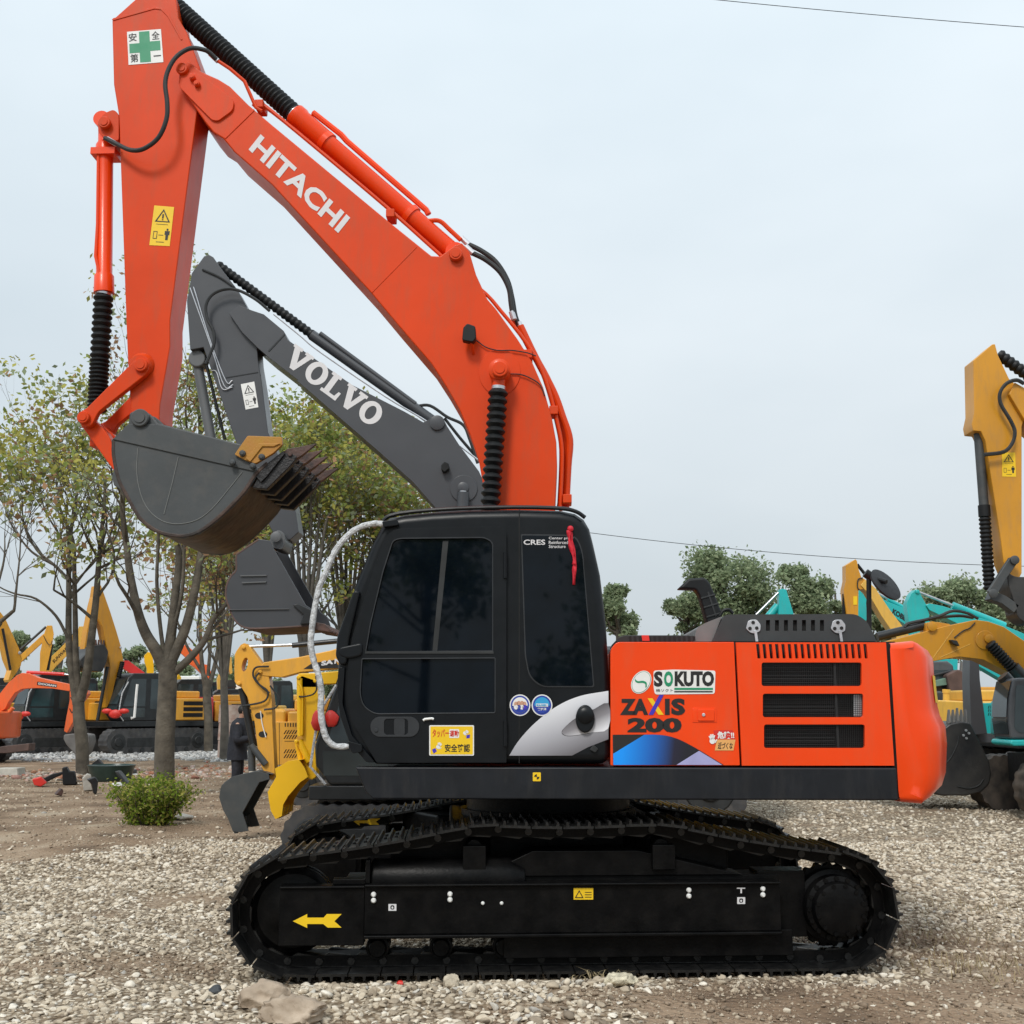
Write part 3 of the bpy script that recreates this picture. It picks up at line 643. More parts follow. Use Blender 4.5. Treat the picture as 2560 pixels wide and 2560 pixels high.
side(b, rnd([(1540, 1606), (1546, 1593), (1560, 1588), (1734, 1588), (1734, 1606)], [0, 5, 5, 0, 0]), -1.2, -.3)
vr_ = b.build('vent_deck', M['hose'], EX, bevel=.006)
for k in range(14):
    if k in (3,): continue
    x = 1572 + k * 12.3; b = MB(); side(b, [(x, 1590.5), (x + 6, 1590.5), (x + 7, 1602), (x + 1, 1602)], -1.205, -1.19); b.build('vent_slot', M['dark'], vr_)
b = MB(); side(b, [(1604, 1588), (1622, 1588), (1624, 1602), (1606, 1602)], -1.215, -1.19); b.build('red_block', M['red'], vr_)
ev = .35
b = MB(); side(b, rnd([(1694, 1472), (1722, 1446), (1762, 1443), (1775, 1456), (1807, 1535), (1797, 1562), (1768, 1562), (1748, 1490), (1738, 1474)], [0, 5, 8, 8, 0, 0, 0, 8, 6]), ev - .07, ev + .07)
exo = b.build('exhaust_pipe', M['rubber'], EX, bevel=.022, seg=3)
for p, q in (((1752, 1494), (1788, 1484)), ((1759, 1517), (1797, 1506)), ((1766, 1541), (1806, 1529))):
    b = MB(); side(b, [p, q, (q[0] + 1, q[1] + 4), (p[0] + 1, p[1] + 4)], ev - .078, ev + .078); b.build('shield_band', M['hose'], exo, bevel=.003)
b = MB(); side(b, [(1768, 1480), (1772, 1479), (1792, 1540), (1788, 1541)], ev - .076, ev - .06); b.build('shield_rib', M['hose'], exo)
b = MB(); b.tube([U.P(x, y, .2) for x, y in spl([(1800, 1540), (1808, 1527), (1822, 1524), (1833, 1534)], 4)], .013); b.build('hood_handle', M['rubber'], EX)
b = MB(); mv = 1.15; b.tube([U.P(2173, 1606, mv), U.P(2172, 1440, mv), U.P(2170, 1428, mv)], .022, 10); b.cyl(U.P(2163, 1432, mv), U.P(2180, 1444, mv), .04, n=12); b.tube([U.P(2175, 1443, mv), U.P(2216, 1455, mv - .1)], .022, 8)
mo = b.build('mirror_arm', M['rubber'], EX)
# round mirror: a shallow dish turned towards the cab
c_ = U.P(2211, 1464, mv); nrm = (U.u * .5 - U.v * .6 + V((0, 0, .5))).normalized()
b = MB(); a1 = U.P(2180, 1430, mv) - c_; b.lathe(c_ + nrm * .03, -nrm, [(0, .145), (.01, .165), (.03, .16), (.05, .1), (.06, .02)], 30); b.build('rear_mirror', mat('mirror_back_plastic', (.03, .031, .034), .6, spec=.2), mo)

# ---- boom, arm, bucket and their cylinders
BV0, BV1 = -.15, .31
boom_pts = [(446, 207), (448, 165), (470, 150), (502, 178), (545, 197), (574, 215), (620, 261), (680, 312), (970, 552), (1078, 639), (1100, 640), (1137, 612), (1154, 606), (1173, 628), (1190, 686), (1218, 747), (1239, 771), (1293, 846), (1330, 904), (1358, 968), (1380, 1046), (1391, 1105), (1393, 1165), (1388, 1269), (1375, 1400), (1350, 1470), (1310, 1480), (1280, 1440), (1240, 1340), (1212, 1240), (1197, 1152), (1174, 1085), (1148, 1023), (1115, 966), (1078, 909), (1053, 880), (991, 808), (924, 728), (680, 462), (586, 380), (557, 345), (533, 330), (512, 304)]
b = MB(); side(b, boom_pts, BV0, BV1)
boom = b.build('boom', M['orange_dimmed'], EX, bevel=.012)
# cast head plate, weld beads, cylinder boss
def bplate(pts, d, nm='boom_plate'): b = MB(); side(b, pts, BV0 - d, BV0); return b.build(nm, M['orange_dimmed'], boom, bevel=.003)
bplate(rnd([(455, 178), (500, 185), (585, 250), (582, 275), (545, 302), (530, 300), (447, 216)], 10), .02)
bplate([(560, 343), (634, 272), (637, 275), (563, 347)], .006, 'weld_bead')
bplate([(928, 730), (1040, 616), (1042, 618), (930, 732)], .004, 'weld_bead')
bplate(ell(1249, 930, 52, 58, 36), .008, 'boss_plate')
b = MB(); m = U.pl(BV0 - .003)
text(b, m, 'HITACHI', (621, 374), (845, 583), (652, 335), 0, .035)
b.build('lettering', M['letter'], boom)
def pin(name, x, y, v, r, d, parent, mt):
    b = MB(); c = U.P(x, y, v); b.lathe(c, -U.v, [(0, r), (d * .8, r), (d, r * .9)], 24); b.lathe(c - U.v * d, -U.v, [(0, r * .62), (.008, r * .6)], 20); return b.build(name, mt, parent)
pin('pivot_pin', 456, 174, BV0 - .02, .05, .03, boom, M['orange_dimmed']); 
for x, y in ((482, 196), (494, 212)): pin('pin_lock', x, y, BV0 - .02, .026, .035, boom, M['orange_dimmed'])
pin('cylinder_pin', 1140, 638, BV0 - .01, .055, .04, boom, M['orange_dimmed'])
# steel pipes along the top edge
for dv, off in ((-.08, 0), (.02, 3), (.2, -2)):
    p = [(636, 268), (650, 258), (706, 300), (860, 428), (985, 534), (1090, 628), (1160, 690), (1218, 738), (1250, 775), (1302, 838), (1345, 905), (1372, 975), (1392, 1050), (1404, 1110), (1405, 1170), (1400, 1275)]
    if dv == .2: p = p[1:]
    b = MB(); b.tube([U.P(x - off, y - off, dv) for x, y in spl(p, 3)], .015, 8); b.build('boom_pipe', M['orange_dimmed'], boom)
for dv, p in ((.02, [(1301, 815), (1337, 890), (1383, 978), (1406, 1040), (1424, 1099), (1420, 1165), (1414, 1275)]), (.12, [(1283, 790), (1325, 870), (1376, 965), (1396, 1050), (1412, 1110), (1411, 1190), (1400, 1275)])):
    b = MB(); b.tube([U.P(x, y, dv) for x, y in spl(p, 5)], .03, 10); b.build('boom_pipe', M['orange_dimmed'], boom)
for x, y in ((652, 268), (978, 540), (1384, 1030), (1418, 1250), (1320, 890)):
    b = MB(); c = U.P(x, y, -.05); b.box(U, U.loc(c)[0] - .035, U.loc(c)[0] + .035, -.12, .05, c.z - .035, c.z + .035); b.build('pipe_clamp', M['orange_dimmed'], boom, bevel=.006)
for dv, p in ((.1, [(1169, 610), (1205, 628), (1240, 655), (1268, 700), (1280, 745), (1288, 790), (1301, 822)]), (.0, [(1180, 632), (1215, 650), (1250, 680), (1272, 720), (1278, 760), (1283, 795)])):
    b = MB(); b.tube([U.P(x, y, dv) for x, y in spl(p, 5)], .022, 10); b.tube([U.P(p[0][0] - 16, p[0][1] - 16, dv), U.P(p[0][0] + 3, p[0][1] + 2, dv)], .025, 10, mi=1); b.tube([U.P(p[-1][0] - 4, p[-1][1] - 16, dv), U.P(p[-1][0] + 2, p[-1][1] + 4, dv)], .025, 10, mi=1)
    b.build('hydraulic_hose', [M['hose'], M['zinc']], EX)
b = MB(); b.tube([U.P(x, y, .05) for x, y in spl([(1048, 556), (1075, 552), (1100, 553), (1125, 575), (1152, 600)], 4)], .02, 8); b.build('boom_pipe', M['orange_dimmed'], boom)
# work light and its wire
b = MB(); side(b, rnd([(1158, 818), (1168, 808), (1188, 815), (1190, 845), (1182, 855), (1155, 850)], 4), BV0 - .14, BV0 - .06); wl = b.build('work_light', M['rubber'], boom, bevel=.008)
b = MB(); b.tube([U.P(1178, 852, BV0 - .1), U.P(1180, 868, BV0 - .05), U.P(1184, 885, BV0)], .014, 8); b.build('light_bracket', M['orange_dimmed'], wl)
for p in ([(1190, 850), (1215, 868), (1245, 876), (1280, 876), (1318, 882), (1340, 890)], [(1270, 935), (1300, 936), (1325, 945), (1350, 962), (1362, 990)]):
    b = MB(); b.tube([U.P(x, y, BV0 - .02) for x, y in spl(p, 4)], .005, 6); b.build('light_wire', M['hose'], boom)
# boom cylinders (bellows over the rods)
for v in (-.27, .44):
    b = MB(); c0 = V(U.P(1249, 928, -.27)); c1 = V(U.P(1216, 1400, -.27)); dv = U.v * (v + .27); c0, c1 = c0 + dv, c1 + dv
    b.lathe(c0 - U.v * .075, U.v, [(0, .05), (.015, .085), (.14, .085), (.15, .05)], 24); d = (c1 - c0).normalized(); b.cyl(c0 + d * .06, c0 + d * .13, .05, n=20)
    bc = b.build('boom_cylinder', M['orange_dimmed'], EX)
    b = MB(); b.cyl(c0 + d * .125, c0 + d * .155, .056, n=20); b.build('clamp_band', M['steel'], bc)
    b = MB(); b.bellows(c0 + d * .15, c1, .056, .078, .062); b.build('bellows', M['rubber'], bc)
pin('cylinder_pin', 1250, 924, -.35, .062, .025, boom, M['orange_dimmed'])
# arm cylinder
b = MB(); av = .08; a0, a1 = U.P(1140, 638, av), U.P(738, 288, av); d = (a1 - a0).normalized(); L_ = (a1 - a0).length
b.lathe(a0, d, [(.02, .065), (.06, .08), (L_ - .36, .08), (L_ - .34, .092), (L_ - .08, .092), (L_ - .06, .1), (L_, .1), (L_ + .002, .06)], 28)
b.lathe(a0 - U.v * .09, U.v, [(0, .08), (.18, .08)], 24)
ac = b.build('arm_cylinder', M['orange'], EX)
b = MB(); up = d.cross(U.v); up = up if up.z > 0 else -up
b.tube([a0 + d * x + up * h for x, h in ((.42, .11), (.46, .125), (L_ - .5, .125), (L_ - .42, .135), (L_ - .1, .12))], .026, 8)
for x in (.5, L_ - .4): b.lathe(a0 + d * x, d, [(0, .095), (.05, .095)], 24)
b.build('cylinder_pipe', M['orange'], ac)
b = MB(); ap = U.P(447, 30, av); e = U.P(738, 288, av); b.lathe(e - d * .01, d, [(0, .085), (.03, .085)], 24); b.build('clamp_band', M['steel'], ac)
b = MB(); b.bellows(e, U.P(425, 5, av), .074, .088, .042); b.build('bellows', M['rubber'], ac)
# arm
AV0, AV1 = -.09, .25
arm_pts = [(280, 50), (345, -8), (392, -48), (425, -40), (440, 0), (446, 45), (466, 79), (500, 170), (505, 215), (491, 290), (425, 800), (425, 866), (400, 1012), (398, 1052), (385, 1064), (345, 1064), (330, 1050), (326, 1015), (319, 899), (315, 800), (297, 290), (284, 210)]
b = MB(); side(b, arm_pts, AV0, AV1); arm = b.build('arm', M['orange_dimmed'], EX, bevel=.01)
b = MB(); side(b, [(279, 49), (283, 51), (386, 22), (402, 24), (418, 40), (452, 100), (456, 98), (422, 36), (404, 19), (386, 17), (283, 45)], AV0 - .006, AV0)
b.build('weld_bead', M['orange_dimmed'], arm, bevel=.003); b = MB()
side(b, rnd([(297, 285), (284, 273), (262, 282), (245, 300), (245, 330), (262, 346), (297, 352)], 8), AV0 + .02, AV1 - .02); b.build('arm_plate', M['orange_dimmed'], arm, bevel=.003)
for x, y, r in ((263, 309, .052), (354, 914, .055)): pin('pivot_pin', x, y, AV0 - (.0 if x == 263 else .075), r, .03, arm, M['orange_dimmed'])
b = MB(); c = U.P(354, 914, AV0); b.lathe(c - U.v * .01, -U.v, [(0, .105), (.03, .09), (.045, .075)], 24); b.build('pin_boss', M['orange_dimmed'], arm)
ms = [U.pl(AV0 - .003 - .0015 * k) for k in range(4)]
def z1(x, y): return 160 + x / 2.415, y / 2.415
b = MB(); b.flat(px2(ms[0], [z1(380, 192), z1(585, 175), z1(600, 375), z1(390, 392)]), 0)
b.flat(px2(ms[1], [z1(452, 192), z1(515, 187), z1(518, 250), z1(580, 245), z1(583, 302), z1(521, 307), z1(525, 372), z1(460, 377), z1(457, 317), z1(396, 322), z1(394, 265), z1(455, 260)]), 1)
for s, x, y in (('安', 392, 252), ('全', 530, 240), ('第', 402, 378)): text(b, ms[1], s, z1(x, y), z1(x + 48, y - 4), z1(x - 3, y - 50), 2, .015)
b.flat(px2(ms[1], [z1(540, 335), z1(585, 331), z1(586, 338), z1(541, 342)]), 2)
b.build('safety_cross_sign', [M['white'], M['green'], M['ink']], arm)
def warn(fr, ms, q, parent, bgm, name='warning_sign'):
    """portrait warning plate: triangle above, two-figure pictogram below; q = pixel corners tl, tr, br, bl"""
    b = MB(); f = lambda a, c: (q[0][0] * (1 - a) * (1 - c) + q[1][0] * a * (1 - c) + q[2][0] * a * c + q[3][0] * (1 - a) * c, q[0][1] * (1 - a) * (1 - c) + q[1][1] * a * (1 - c) + q[2][1] * a * c + q[3][1] * (1 - a) * c)
    g = lambda pts, m: px2(m, [f(a, c) for a, c in pts])
    b.flat(g([(0, 0), (1, 0), (1, 1), (0, 1)], ms[0]), 0)
    b.holed(g([(.5, .07), (.88, .40), (.12, .40)], ms[1]), [g([(.5, .125), (.78, .375), (.22, .375)], ms[1])], fr.v * .0005, 1)
    for a, c, e, h in ((.46, .2, .54, .31), (.46, .33, .54, .355), (.2, .455, .8, .465), (.3, .9, .7, .915), (.38, .725, .62, .74)): b.flat(g([(a, c), (e, c), (e, h), (a, h)], ms[1]), 1)
    b.holed(g([(.12, .64), (.32, .64), (.32, .83), (.12, .83)], ms[1]), [g([(.15, .655), (.29, .655), (.29, .815), (.15, .815)], ms[1])], fr.v * .0005, 1)
    b.flat(g([(.8 + .05 * math.cos(t / 4), .585 + .028 * math.sin(t / 4)) for t in range(25)], ms[1]), 1); b.flat(g([(.68, .62), (.92, .62), (.92, .72), (.87, .72), (.86, .85), (.74, .85), (.73, .72), (.68, .72)], ms[1]), 1)
    return b.build(name, [bgm, M['ink']], parent)
warn(U, ms, [z1(545, 1240), z1(665, 1250), z1(638, 1486), z1(515, 1480)], arm, M['sign_yellow'])
# hose looping over the arm head, pipe on to the boom
hp = [(541, 149), (525, 133), (508, 124), (475, 121), (442, 141), (421, 174), (413, 210), (418, 257), (416, 298), (396, 344), (359, 372), (326, 375), (292, 360), (262, 345)]
b = MB(); pts = spl(hp, 5); b.tube([U.P(x, y, AV0 - .05 - .14 * math.sin(math.pi * i / len(pts))) for i, (x, y) in enumerate(pts)], .019, 10)
b.tube([U.P(525, 134, AV0 - .05), U.P(545, 153, AV0 - .04)], .022, 10, mi=1); b.tube([U.P(268, 347, AV0 - .05), U.P(292, 361, AV0 - .06)], .022, 10, mi=1)
b.build('hydraulic_hose', [M['hose'], M['zinc']], EX)
b = MB(); b.tube([U.P(x, y, AV0 - .04) for x, y in ((543, 151), (575, 172), (611, 203), (640, 269), (655, 278))], .015, 8); b.build('arm_pipe', M['orange_dimmed'], arm)
# bucket cylinder
b = MB(); bv = .08; p0, p1 = U.P(264, 310, bv), U.P(260, 733, bv); d = (p1 - p0).normalized(); L_ = (p1 - p0).length
b.lathe(p0, d, [(.03, .06), (.17, .06), (.2, .078), (.26, .082), (.27, .066), (L_ - .17, .066), (L_ - .15, .08), (L_, .084), (L_ + .001, .05)], 26)
b.lathe(p0 - U.v * .1, U.v, [(0, .07), (.2, .07)], 22); bcy = b.build('bucket_cylinder', M['orange'], EX)
b = MB(); b.tube([U.P(x, y, bv - .06) for x, y in ((258, 350), (246, 390), (244, 560), (239, 640), (250, 690))], .015, 8)
for y in (388,): b.box(U, U.loc(U.P(242, y, bv))[0] - .02, U.loc(U.P(296, y, bv))[0], bv - .09, bv + .09, U.P(242, 396, bv).z, U.P(242, 380, bv).z)
b.build('cylinder_pipe', M['orange'], bcy)
e = U.P(259, 738, bv); g = U.P(242, 1030, bv); b = MB(); b.cyl(p1, e, .07, n=22); b.build('clamp_band', M['steel'], bcy)
b = MB(); b.bellows(e, e + (g - e) * .55, .062, .082, .058); b.bellows(e + (g - e) * .55, g, .066, .082, .036); b.build('bellows', M['rubber'], bcy)
# linkage
for v in (AV0 - .07, AV1 + .01):
    q = [uz(x, y, AV0 - .07) for x, y in rnd([(338, 898), (360, 894), (374, 912), (368, 934), (246, 1030), (228, 1066), (205, 1066), (192, 1048), (196, 1030), (214, 1022)], 10)]
    b = MB(); b.prism([U.at(a, v, c) for a, c in q], U.v * .06); sl_ = b.build('side_link', M['orange_dimmed'], EX, bevel=.01)
    if v < 0: pin('pivot_pin', 354, 914, v, .055, .03, sl_, M['orange_dimmed']); pin('pivot_pin', 211, 1045, v, .05, .035, sl_, M['orange_dimmed'])
b = MB(); side(b, rnd([(200, 1060), (225, 1040), (262, 1075), (275, 1095), (300, 1170), (288, 1182)], 6), AV0 + .0, AV0 + .12); side(b, rnd([(200, 1060), (225, 1040), (262, 1075), (275, 1095), (300, 1170), (288, 1182)], 6), AV1 - .12, AV1, vref=AV0)
b.box(U, uz(232, 1090, 0)[0] - .03, uz(232, 1090, 0)[0] + .05, AV0 + .1, AV1 - .1, U.P(235, 1115, 0).z, U.P(235, 1070, 0).z)
b.build('push_link', M['orange_dimmed'], EX, bevel=.01)
# bucket
KV0, KV1 = -.44, .60
sidep = [(321, 1058), (324, 1033), (338, 1025), (358, 1025), (375, 1035), (392, 1057), (599, 1110), (622, 1122), (640, 1160), (642, 1190), (616, 1230), (582, 1267), (541, 1305), (500, 1334), (458, 1346), (408, 1340), (375, 1325), (346, 1300), (326, 1267), (303, 1226), (284, 1213), (279, 1192), (284, 1172), (278, 1114), (281, 1098)]
bk = MB(); side(bk, sidep, KV0, KV0 + .035, mi=0); side(bk, sidep, KV1 - .035, KV1, vref=KV0, mi=0)
shell = spl([(279, 1098), (279, 1140), (292, 1200), (310, 1236), (326, 1266), (346, 1298), (375, 1323), (408, 1338), (458, 1344), (500, 1332), (541, 1303), (582, 1265), (616, 1228), (641, 1190), (672, 1160)], 3)
n = len(shell); q = [V((*uz(x, y, KV0), 0)) for x, y in shell]
t_ = [(q[min(i + 1, n - 1)] - q[max(i - 1, 0)]).normalized() for i in range(n)]
inner = [q[i] + V((-t_[i].y, t_[i].x, 0)) * .03 for i in range(n)]
bk.prism([U.at(p.x, KV0 - .004, p.y) for p in q] + [U.at(p.x, KV0 - .004, p.y) for p in reversed(inner)], U.v * (KV1 - KV0 + .008), 1)
top = [uz(x, y, KV0) for x, y in ((281, 1098), (321, 1058), (392, 1060), (392, 1075), (300, 1105))]      # closed back above the shell
bk.prism([U.at(a, KV0 + .035, c) for a, c in top], U.v * (KV1 - KV0 - .07), 0)
bucket = bk.build('bucket', [M['bucket'], M['bucket_rust']], EX, bevel=.008)
b = MB(); side(b, [(281, 1098), (599, 1112), (638, 1165), (640, 1180), (629, 1180)][:1] + [(321, 1060), (392, 1060), (599, 1112), (636, 1165), (634, 1178)], KV0 - .012, KV0)
b.build('edge_plate', M['bucket'], bucket, bevel=.004)
b = MB(); wl_ = [uz(x, y, KV0) for x, y in spl([(345, 1120), (342, 1180), (352, 1235), (372, 1275), (405, 1302), (445, 1310), (492, 1300), (530, 1272), (570, 1225), (606, 1180)], 3)]
b.tube([U.at(a, KV0 - .002, c) for a, c in wl_], .0035, 6); b.tube([U.P(446, 1142, KV0 - .002), U.P(430, 1210, KV0 - .002), U.P(410, 1285, KV0 - .002)], .004, 6); b.build('weld_bead', mat('light_weld', (.16, .165, .16), .5), bucket)
for v in (KV0 + .22, KV1 - .28):
    b = MB(); qq = [uz(x, y, KV0) for x, y in rnd([(300, 1110), (322, 1040), (338, 1022), (362, 1022), (385, 1045), (400, 1080)], 10)]; b.prism([U.at(a, v, c) for a, c in qq], U.v * .06)
    qq = [uz(x, y, KV0) for x, y in rnd([(284, 1165), (276, 1192), (284, 1216), (306, 1232), (320, 1200)], 8)]; b.prism([U.at(a, v, c) for a, c in qq], U.v * .06); b.build('hinge_ear', M['bucket'], bucket, bevel=.008)
pin('hinge_pin', 352, 1046, KV0 - .01, .07, .03, bucket, M['bucket'])
for v in (KV0 - .04, KV1 + .001):
    cp = [uz(x, y, KV0) for x, y in rnd([(589, 1139), (622, 1092), (707, 1095), (709, 1114), (686, 1136), (642, 1162), (616, 1153)], 4)]
    b = MB(); b.prism([U.at(a, v, c) for a, c in cp], U.v * .038)
    cq = [uz(x, y, KV0) for x, y in [(618, 1150), (650, 1112), (706, 1112), (688, 1120), (660, 1120), (630, 1158)]]; b.prism([U.at(a, v - .012, c) for a, c in cq], U.v * .012)
    sc_ = b.build('side_cutter', mat('worn_yellow_paint', (.50, .25, .02), .5, var=.2, scale=9, c2=(.42, .17, .03), bump=.1), bucket, bevel=.005)
    if v < 0:
        b = MB()
        for x, y in ((582, 1157), (633, 1166), (607, 1134), (655, 1143)): b = MB(); b.lathe(U.P(x, y, v), -U.v, [(0, .026), (.02, .024), (.03, .012)], 10); b.build('cutter_bolt', M['bucket'], sc_)
ad = [(628, 1218), (648, 1180), (700, 1132), (722, 1128), (742, 1140), (728, 1160), (665, 1222)]
tp = [(704, 1128), (718, 1120), (742, 1116), (788, 1105), (786, 1109), (750, 1138), (730, 1150), (714, 1142)]
for k in range(5):
    v = KV0 + .055 + k * (KV1 - KV0 - .11) / 4
    b = MB(); qa = [uz(x, y, KV0) for x, y in ad]; b.prism([U.at(a, v - .033, c) for a, c in qa], U.v * .066); to = b.build('tooth_adapter', M['tooth_black'], bucket, bevel=.008)
    qa = [uz(x, y, KV0) for x, y in tp]; n = len(qa); b = MB()
    wv = [.028, .034, .03, .011, .011, .026, .034, .034]
    b.add([U.at(a, v - w_, c) for (a, c), w_ in zip(qa, wv)] + [U.at(a, v + w_, c) for (a, c), w_ in zip(qa, wv)], [list(range(n)), list(range(2 * n - 1, n - 1, -1))] + [[(i + 1) % n, i, n + i, n + (i + 1) % n] for i in range(n)])
    b.cyl(U.at(*(lambda c: (c[0], v - .05, c[1]))(uz(724, 1134, KV0))), U.at(*(lambda c: (c[0], v + .05, c[1]))(uz(724, 1134, KV0))), .018, n=10)
    b.build('tooth', M['tooth'], to, bevel=.004)
lip = [uz(x, y, KV0) for x, y in [(640, 1192), (655, 1168), (706, 1128), (712, 1134), (668, 1190), (652, 1206)]]
b = MB(); b.prism([U.at(a, KV0, c) for a, c in lip], U.v * (KV1 - KV0)); b.build('cutting_edge', M['tooth_black'], bucket, bevel=.005)

# ---- red ribbon tied to the cab corner: a thing of its own
b = MB(); rb = spl([(1425, 1326), (1428, 1345), (1432, 1370), (1437, 1400), (1436, 1425), (1434, 1462)], 4)
for i, s in ((0, 4.5), (1, -3)):
    pts = rb if i == 0 else [(x - 3 + math.sin(y * .05) * 2, y) for x, y in rb[:-6]]
    vs = []
    for k, (x, y) in enumerate(pts):
        wv_ = 4.2 + 1.2 * math.sin(k * .9 + i); dv = .012 * math.sin(k * 1.1 + i * 2)
        vs += [U.P(x - wv_, y, NV - .03 - dv - i * .012), U.P(x + wv_, y, NV - .03 + dv - i * .012)]
    b.add(vs, [[2 * k, 2 * k + 1, 2 * k + 3, 2 * k + 2] for k in range(len(pts) - 1)])
b.ball(U.P(1426, 1322, NV - .03), .022, 10)
rbn = b.build('red_ribbon', mat('red_ribbon_cloth', (.62, .012, .03), .6, var=.2, scale=20), None); tag(rbn, "red cloth ribbon tied to the black cab's rear top corner, hanging over its rear window", 'ribbon')
sd = rbn.modifiers.new('thick', 'SOLIDIFY'); sd.thickness = .003

# ------------------------------------------------------------------ ground, gravel
rs = np.random.RandomState(5)
_k = [(rs.uniform(.25, 1.0) * f, rs.uniform(0, 6.28), rs.uniform(0, 6.28), rs.uniform(0, 6.28)) for f in (.5, .8, 1.3, 2.2, 3.6, 6) for _ in range(3)]
def gh(x, y):
    """ground height; level where machines stand"""
    x = np.asarray(x, float); y = np.asarray(y, float); h = 0
    for i, (f, a, b, c) in enumerate(_k):
        h = h + .05 / (1 + f * 1.2) * np.sin(f * (x * math.cos(a) + y * math.sin(a)) * 2 + b) * np.sin(f * 1.3 * (x * math.sin(c) - y * math.cos(c)) + c)
    flat = np.clip((np.abs(x - .3) - 2.3) / .9, 0, 1); flat = np.maximum(flat, np.clip((np.abs(y - 9.15) - 1.6) / .7, 0, 1)); h = h * (.12 + .88 * flat)
    ridge = .06 * np.exp(-((y - 7.25) / .25) ** 2) * (np.abs(x - .2) < 2.2) * (.6 + .4 * np.sin(x * 3.1 + 1) * np.sin(x * 1.3)); h = h + ridge - .015
    far = np.clip((y - 14) / 6, 0, 1); return h * (1 - .93 * far)
def sm(a, b, x): t = np.clip((x - a) / (b - a), 0, 1); return t * t * (3 - 2 * t)
def wob(x, y, s=1.0): return np.sin(x * 1.7 * s + 1) * np.sin(y * 1.3 * s + x * .6 * s) + .6 * np.sin(x * 3.9 * s - y * 2.7 * s) + .4 * np.sin(x * 7.3 * s + y * 6.1 * s + 2)
def gravel(x, y):
    """1 = pale gravel bed, 0 = bare soil"""
    x = np.asarray(x, float); y = np.asarray(y, float); n = wob(x, y)
    g = np.ones_like(x)
    edge = np.interp(x, [-9, -5.6, -4.8, -3.9, -1, 2], [11.6, 12.6, 14.2, 15.2, 17, 40])           # soil beyond this line on the left
    g = g * (1 - sm(-.35, .35, (y - edge) + .25 * n))
    g = np.maximum(g, sm(-.8, .8, (y - 38) + .9 * n) * (x < 3))                                      # far rubble bed
    front = np.interp(x, [-3, -1.2, -.9, -.2, .0, .5, .9, 2, 3, 4, 5], [5.15, 5.9, 6.6, 6.5, 5.6, 5.6, 7.45, 7.7, 7.9, 8.8, 9.4])  # worn soil in the foreground
    g = g * sm(-.25, .3, (y - front) + .18 * n)
    g = np.maximum(g, .9 * sm(.5, 0, np.hypot((x - .02 + (y - 6) * .05) / .42, (y - 6.3) / .95) - .8 + .15 * n))     # loose heap in front of the track
    g = g * (1 - .75 * sm(.4, 0, np.abs(y - (8.3 + .10 * x)) - .14 + .12 * n) * (x < -1.9))           # dark rut left of the track
    g = g * (1 - .7 * sm(.75, 1.35, wob(x + 3.1, y * 1.6 + .7, .62)) * (y < 30))
    g = g * (1 - .6 * sm(2.3, 3.2, x) * sm(10.2, 8.6, y + .3 * n))
    return g
def seq(*segs): return np.concatenate([np.arange(a, b, st) for a, b, st in segs])
gx = seq((-400, -60, 40), (-60, -14, 2), (-14, -5, .16), (-5, 5, .045), (5, 14, .16), (14, 60, 2), (60, 401, 40)); gy = seq((-30, 3, 3), (3, 4.6, .2), (4.6, 11, .04), (11, 24, .11), (24, 60, .6), (60, 120, 6), (120, 701, 60))
X, Y = np.meshgrid(gx, gy); Z = gh(X, Y); nx, ny = len(gx), len(gy)
me = bpy.data.meshes.new('ground'); idx = np.arange(nx * ny).reshape(ny, nx)
me.from_pydata(np.c_[X.ravel(), Y.ravel(), Z.ravel()].tolist(), [], np.stack([idx[:-1, :-1], idx[:-1, 1:], idx[1:, 1:], idx[1:, :-1]], -1).reshape(-1, 4).tolist())
at = me.attributes.new('gravel', 'FLOAT', 'POINT'); at.data.foreach_set('value', gravel(X, Y).ravel().astype(np.float32))
me.polygons.foreach_set('use_smooth', [True] * len(me.polygons))
ground = bpy.data.objects.new('ground', me); col.objects.link(ground); kind(ground, 'structure')
gm = bpy.data.materials.new('gravel_and_soil'); gm.use_nodes = True; t = gm.node_tree; bs = t.nodes['Principled BSDF']; bs.inputs['Roughness'].default_value = .95; bs.inputs['Specular IOR Level'].default_value = .15
def nd(tp, **k):
    n = t.nodes.new(tp)
    for a, b in k.items(): setattr(n, a, b)
    return n
tcn = nd('ShaderNodeTexCoord')
def noise(scale, det=6):
    n = nd('ShaderNodeTexNoise'); n.inputs['Scale'].default_value = scale; n.inputs['Detail'].default_value = det; t.links.new(tcn.outputs['Object'], n.inputs['Vector']); return n
def ramp(src, *st):
    r = nd('ShaderNodeValToRGB')
    while len(r.color_ramp.elements) < len(st): r.color_ramp.elements.new(.5)
    for e, (p, c) in zip(r.color_ramp.elements, st): e.position = p; e.color = (*c, 1)
    t.links.new(src, r.inputs[0]); return r
soil = ramp(noise(.9, 10).outputs['Fac'], (.3, (.125, .088, .06)), (.46, (.235, .165, .11)), (.6, (.33, .245, .17)), (.75, (.40, .33, .245)))
vo = nd('ShaderNodeTexVoronoi'); vo.inputs['Scale'].default_value = 26; t.links.new(tcn.outputs['Object'], vo.inputs['Vector'])
vo2 = nd('ShaderNodeTexVoronoi'); vo2.inputs['Scale'].default_value = 60; t.links.new(tcn.outputs['Object'], vo2.inputs['Vector'])
sep = nd('ShaderNodeSeparateColor'); t.links.new(vo.outputs['Color'], sep.inputs[0])
grv = ramp(sep.outputs[0], (0, (.22, .18, .135)), (.4, (.42, .35, .265)), (.75, (.54, .465, .36)), (1, (.62, .56, .46)))
gap = ramp(vo.outputs['Distance'], (.25, (1, 1, 1)), (.62, (.42, .37, .32)))
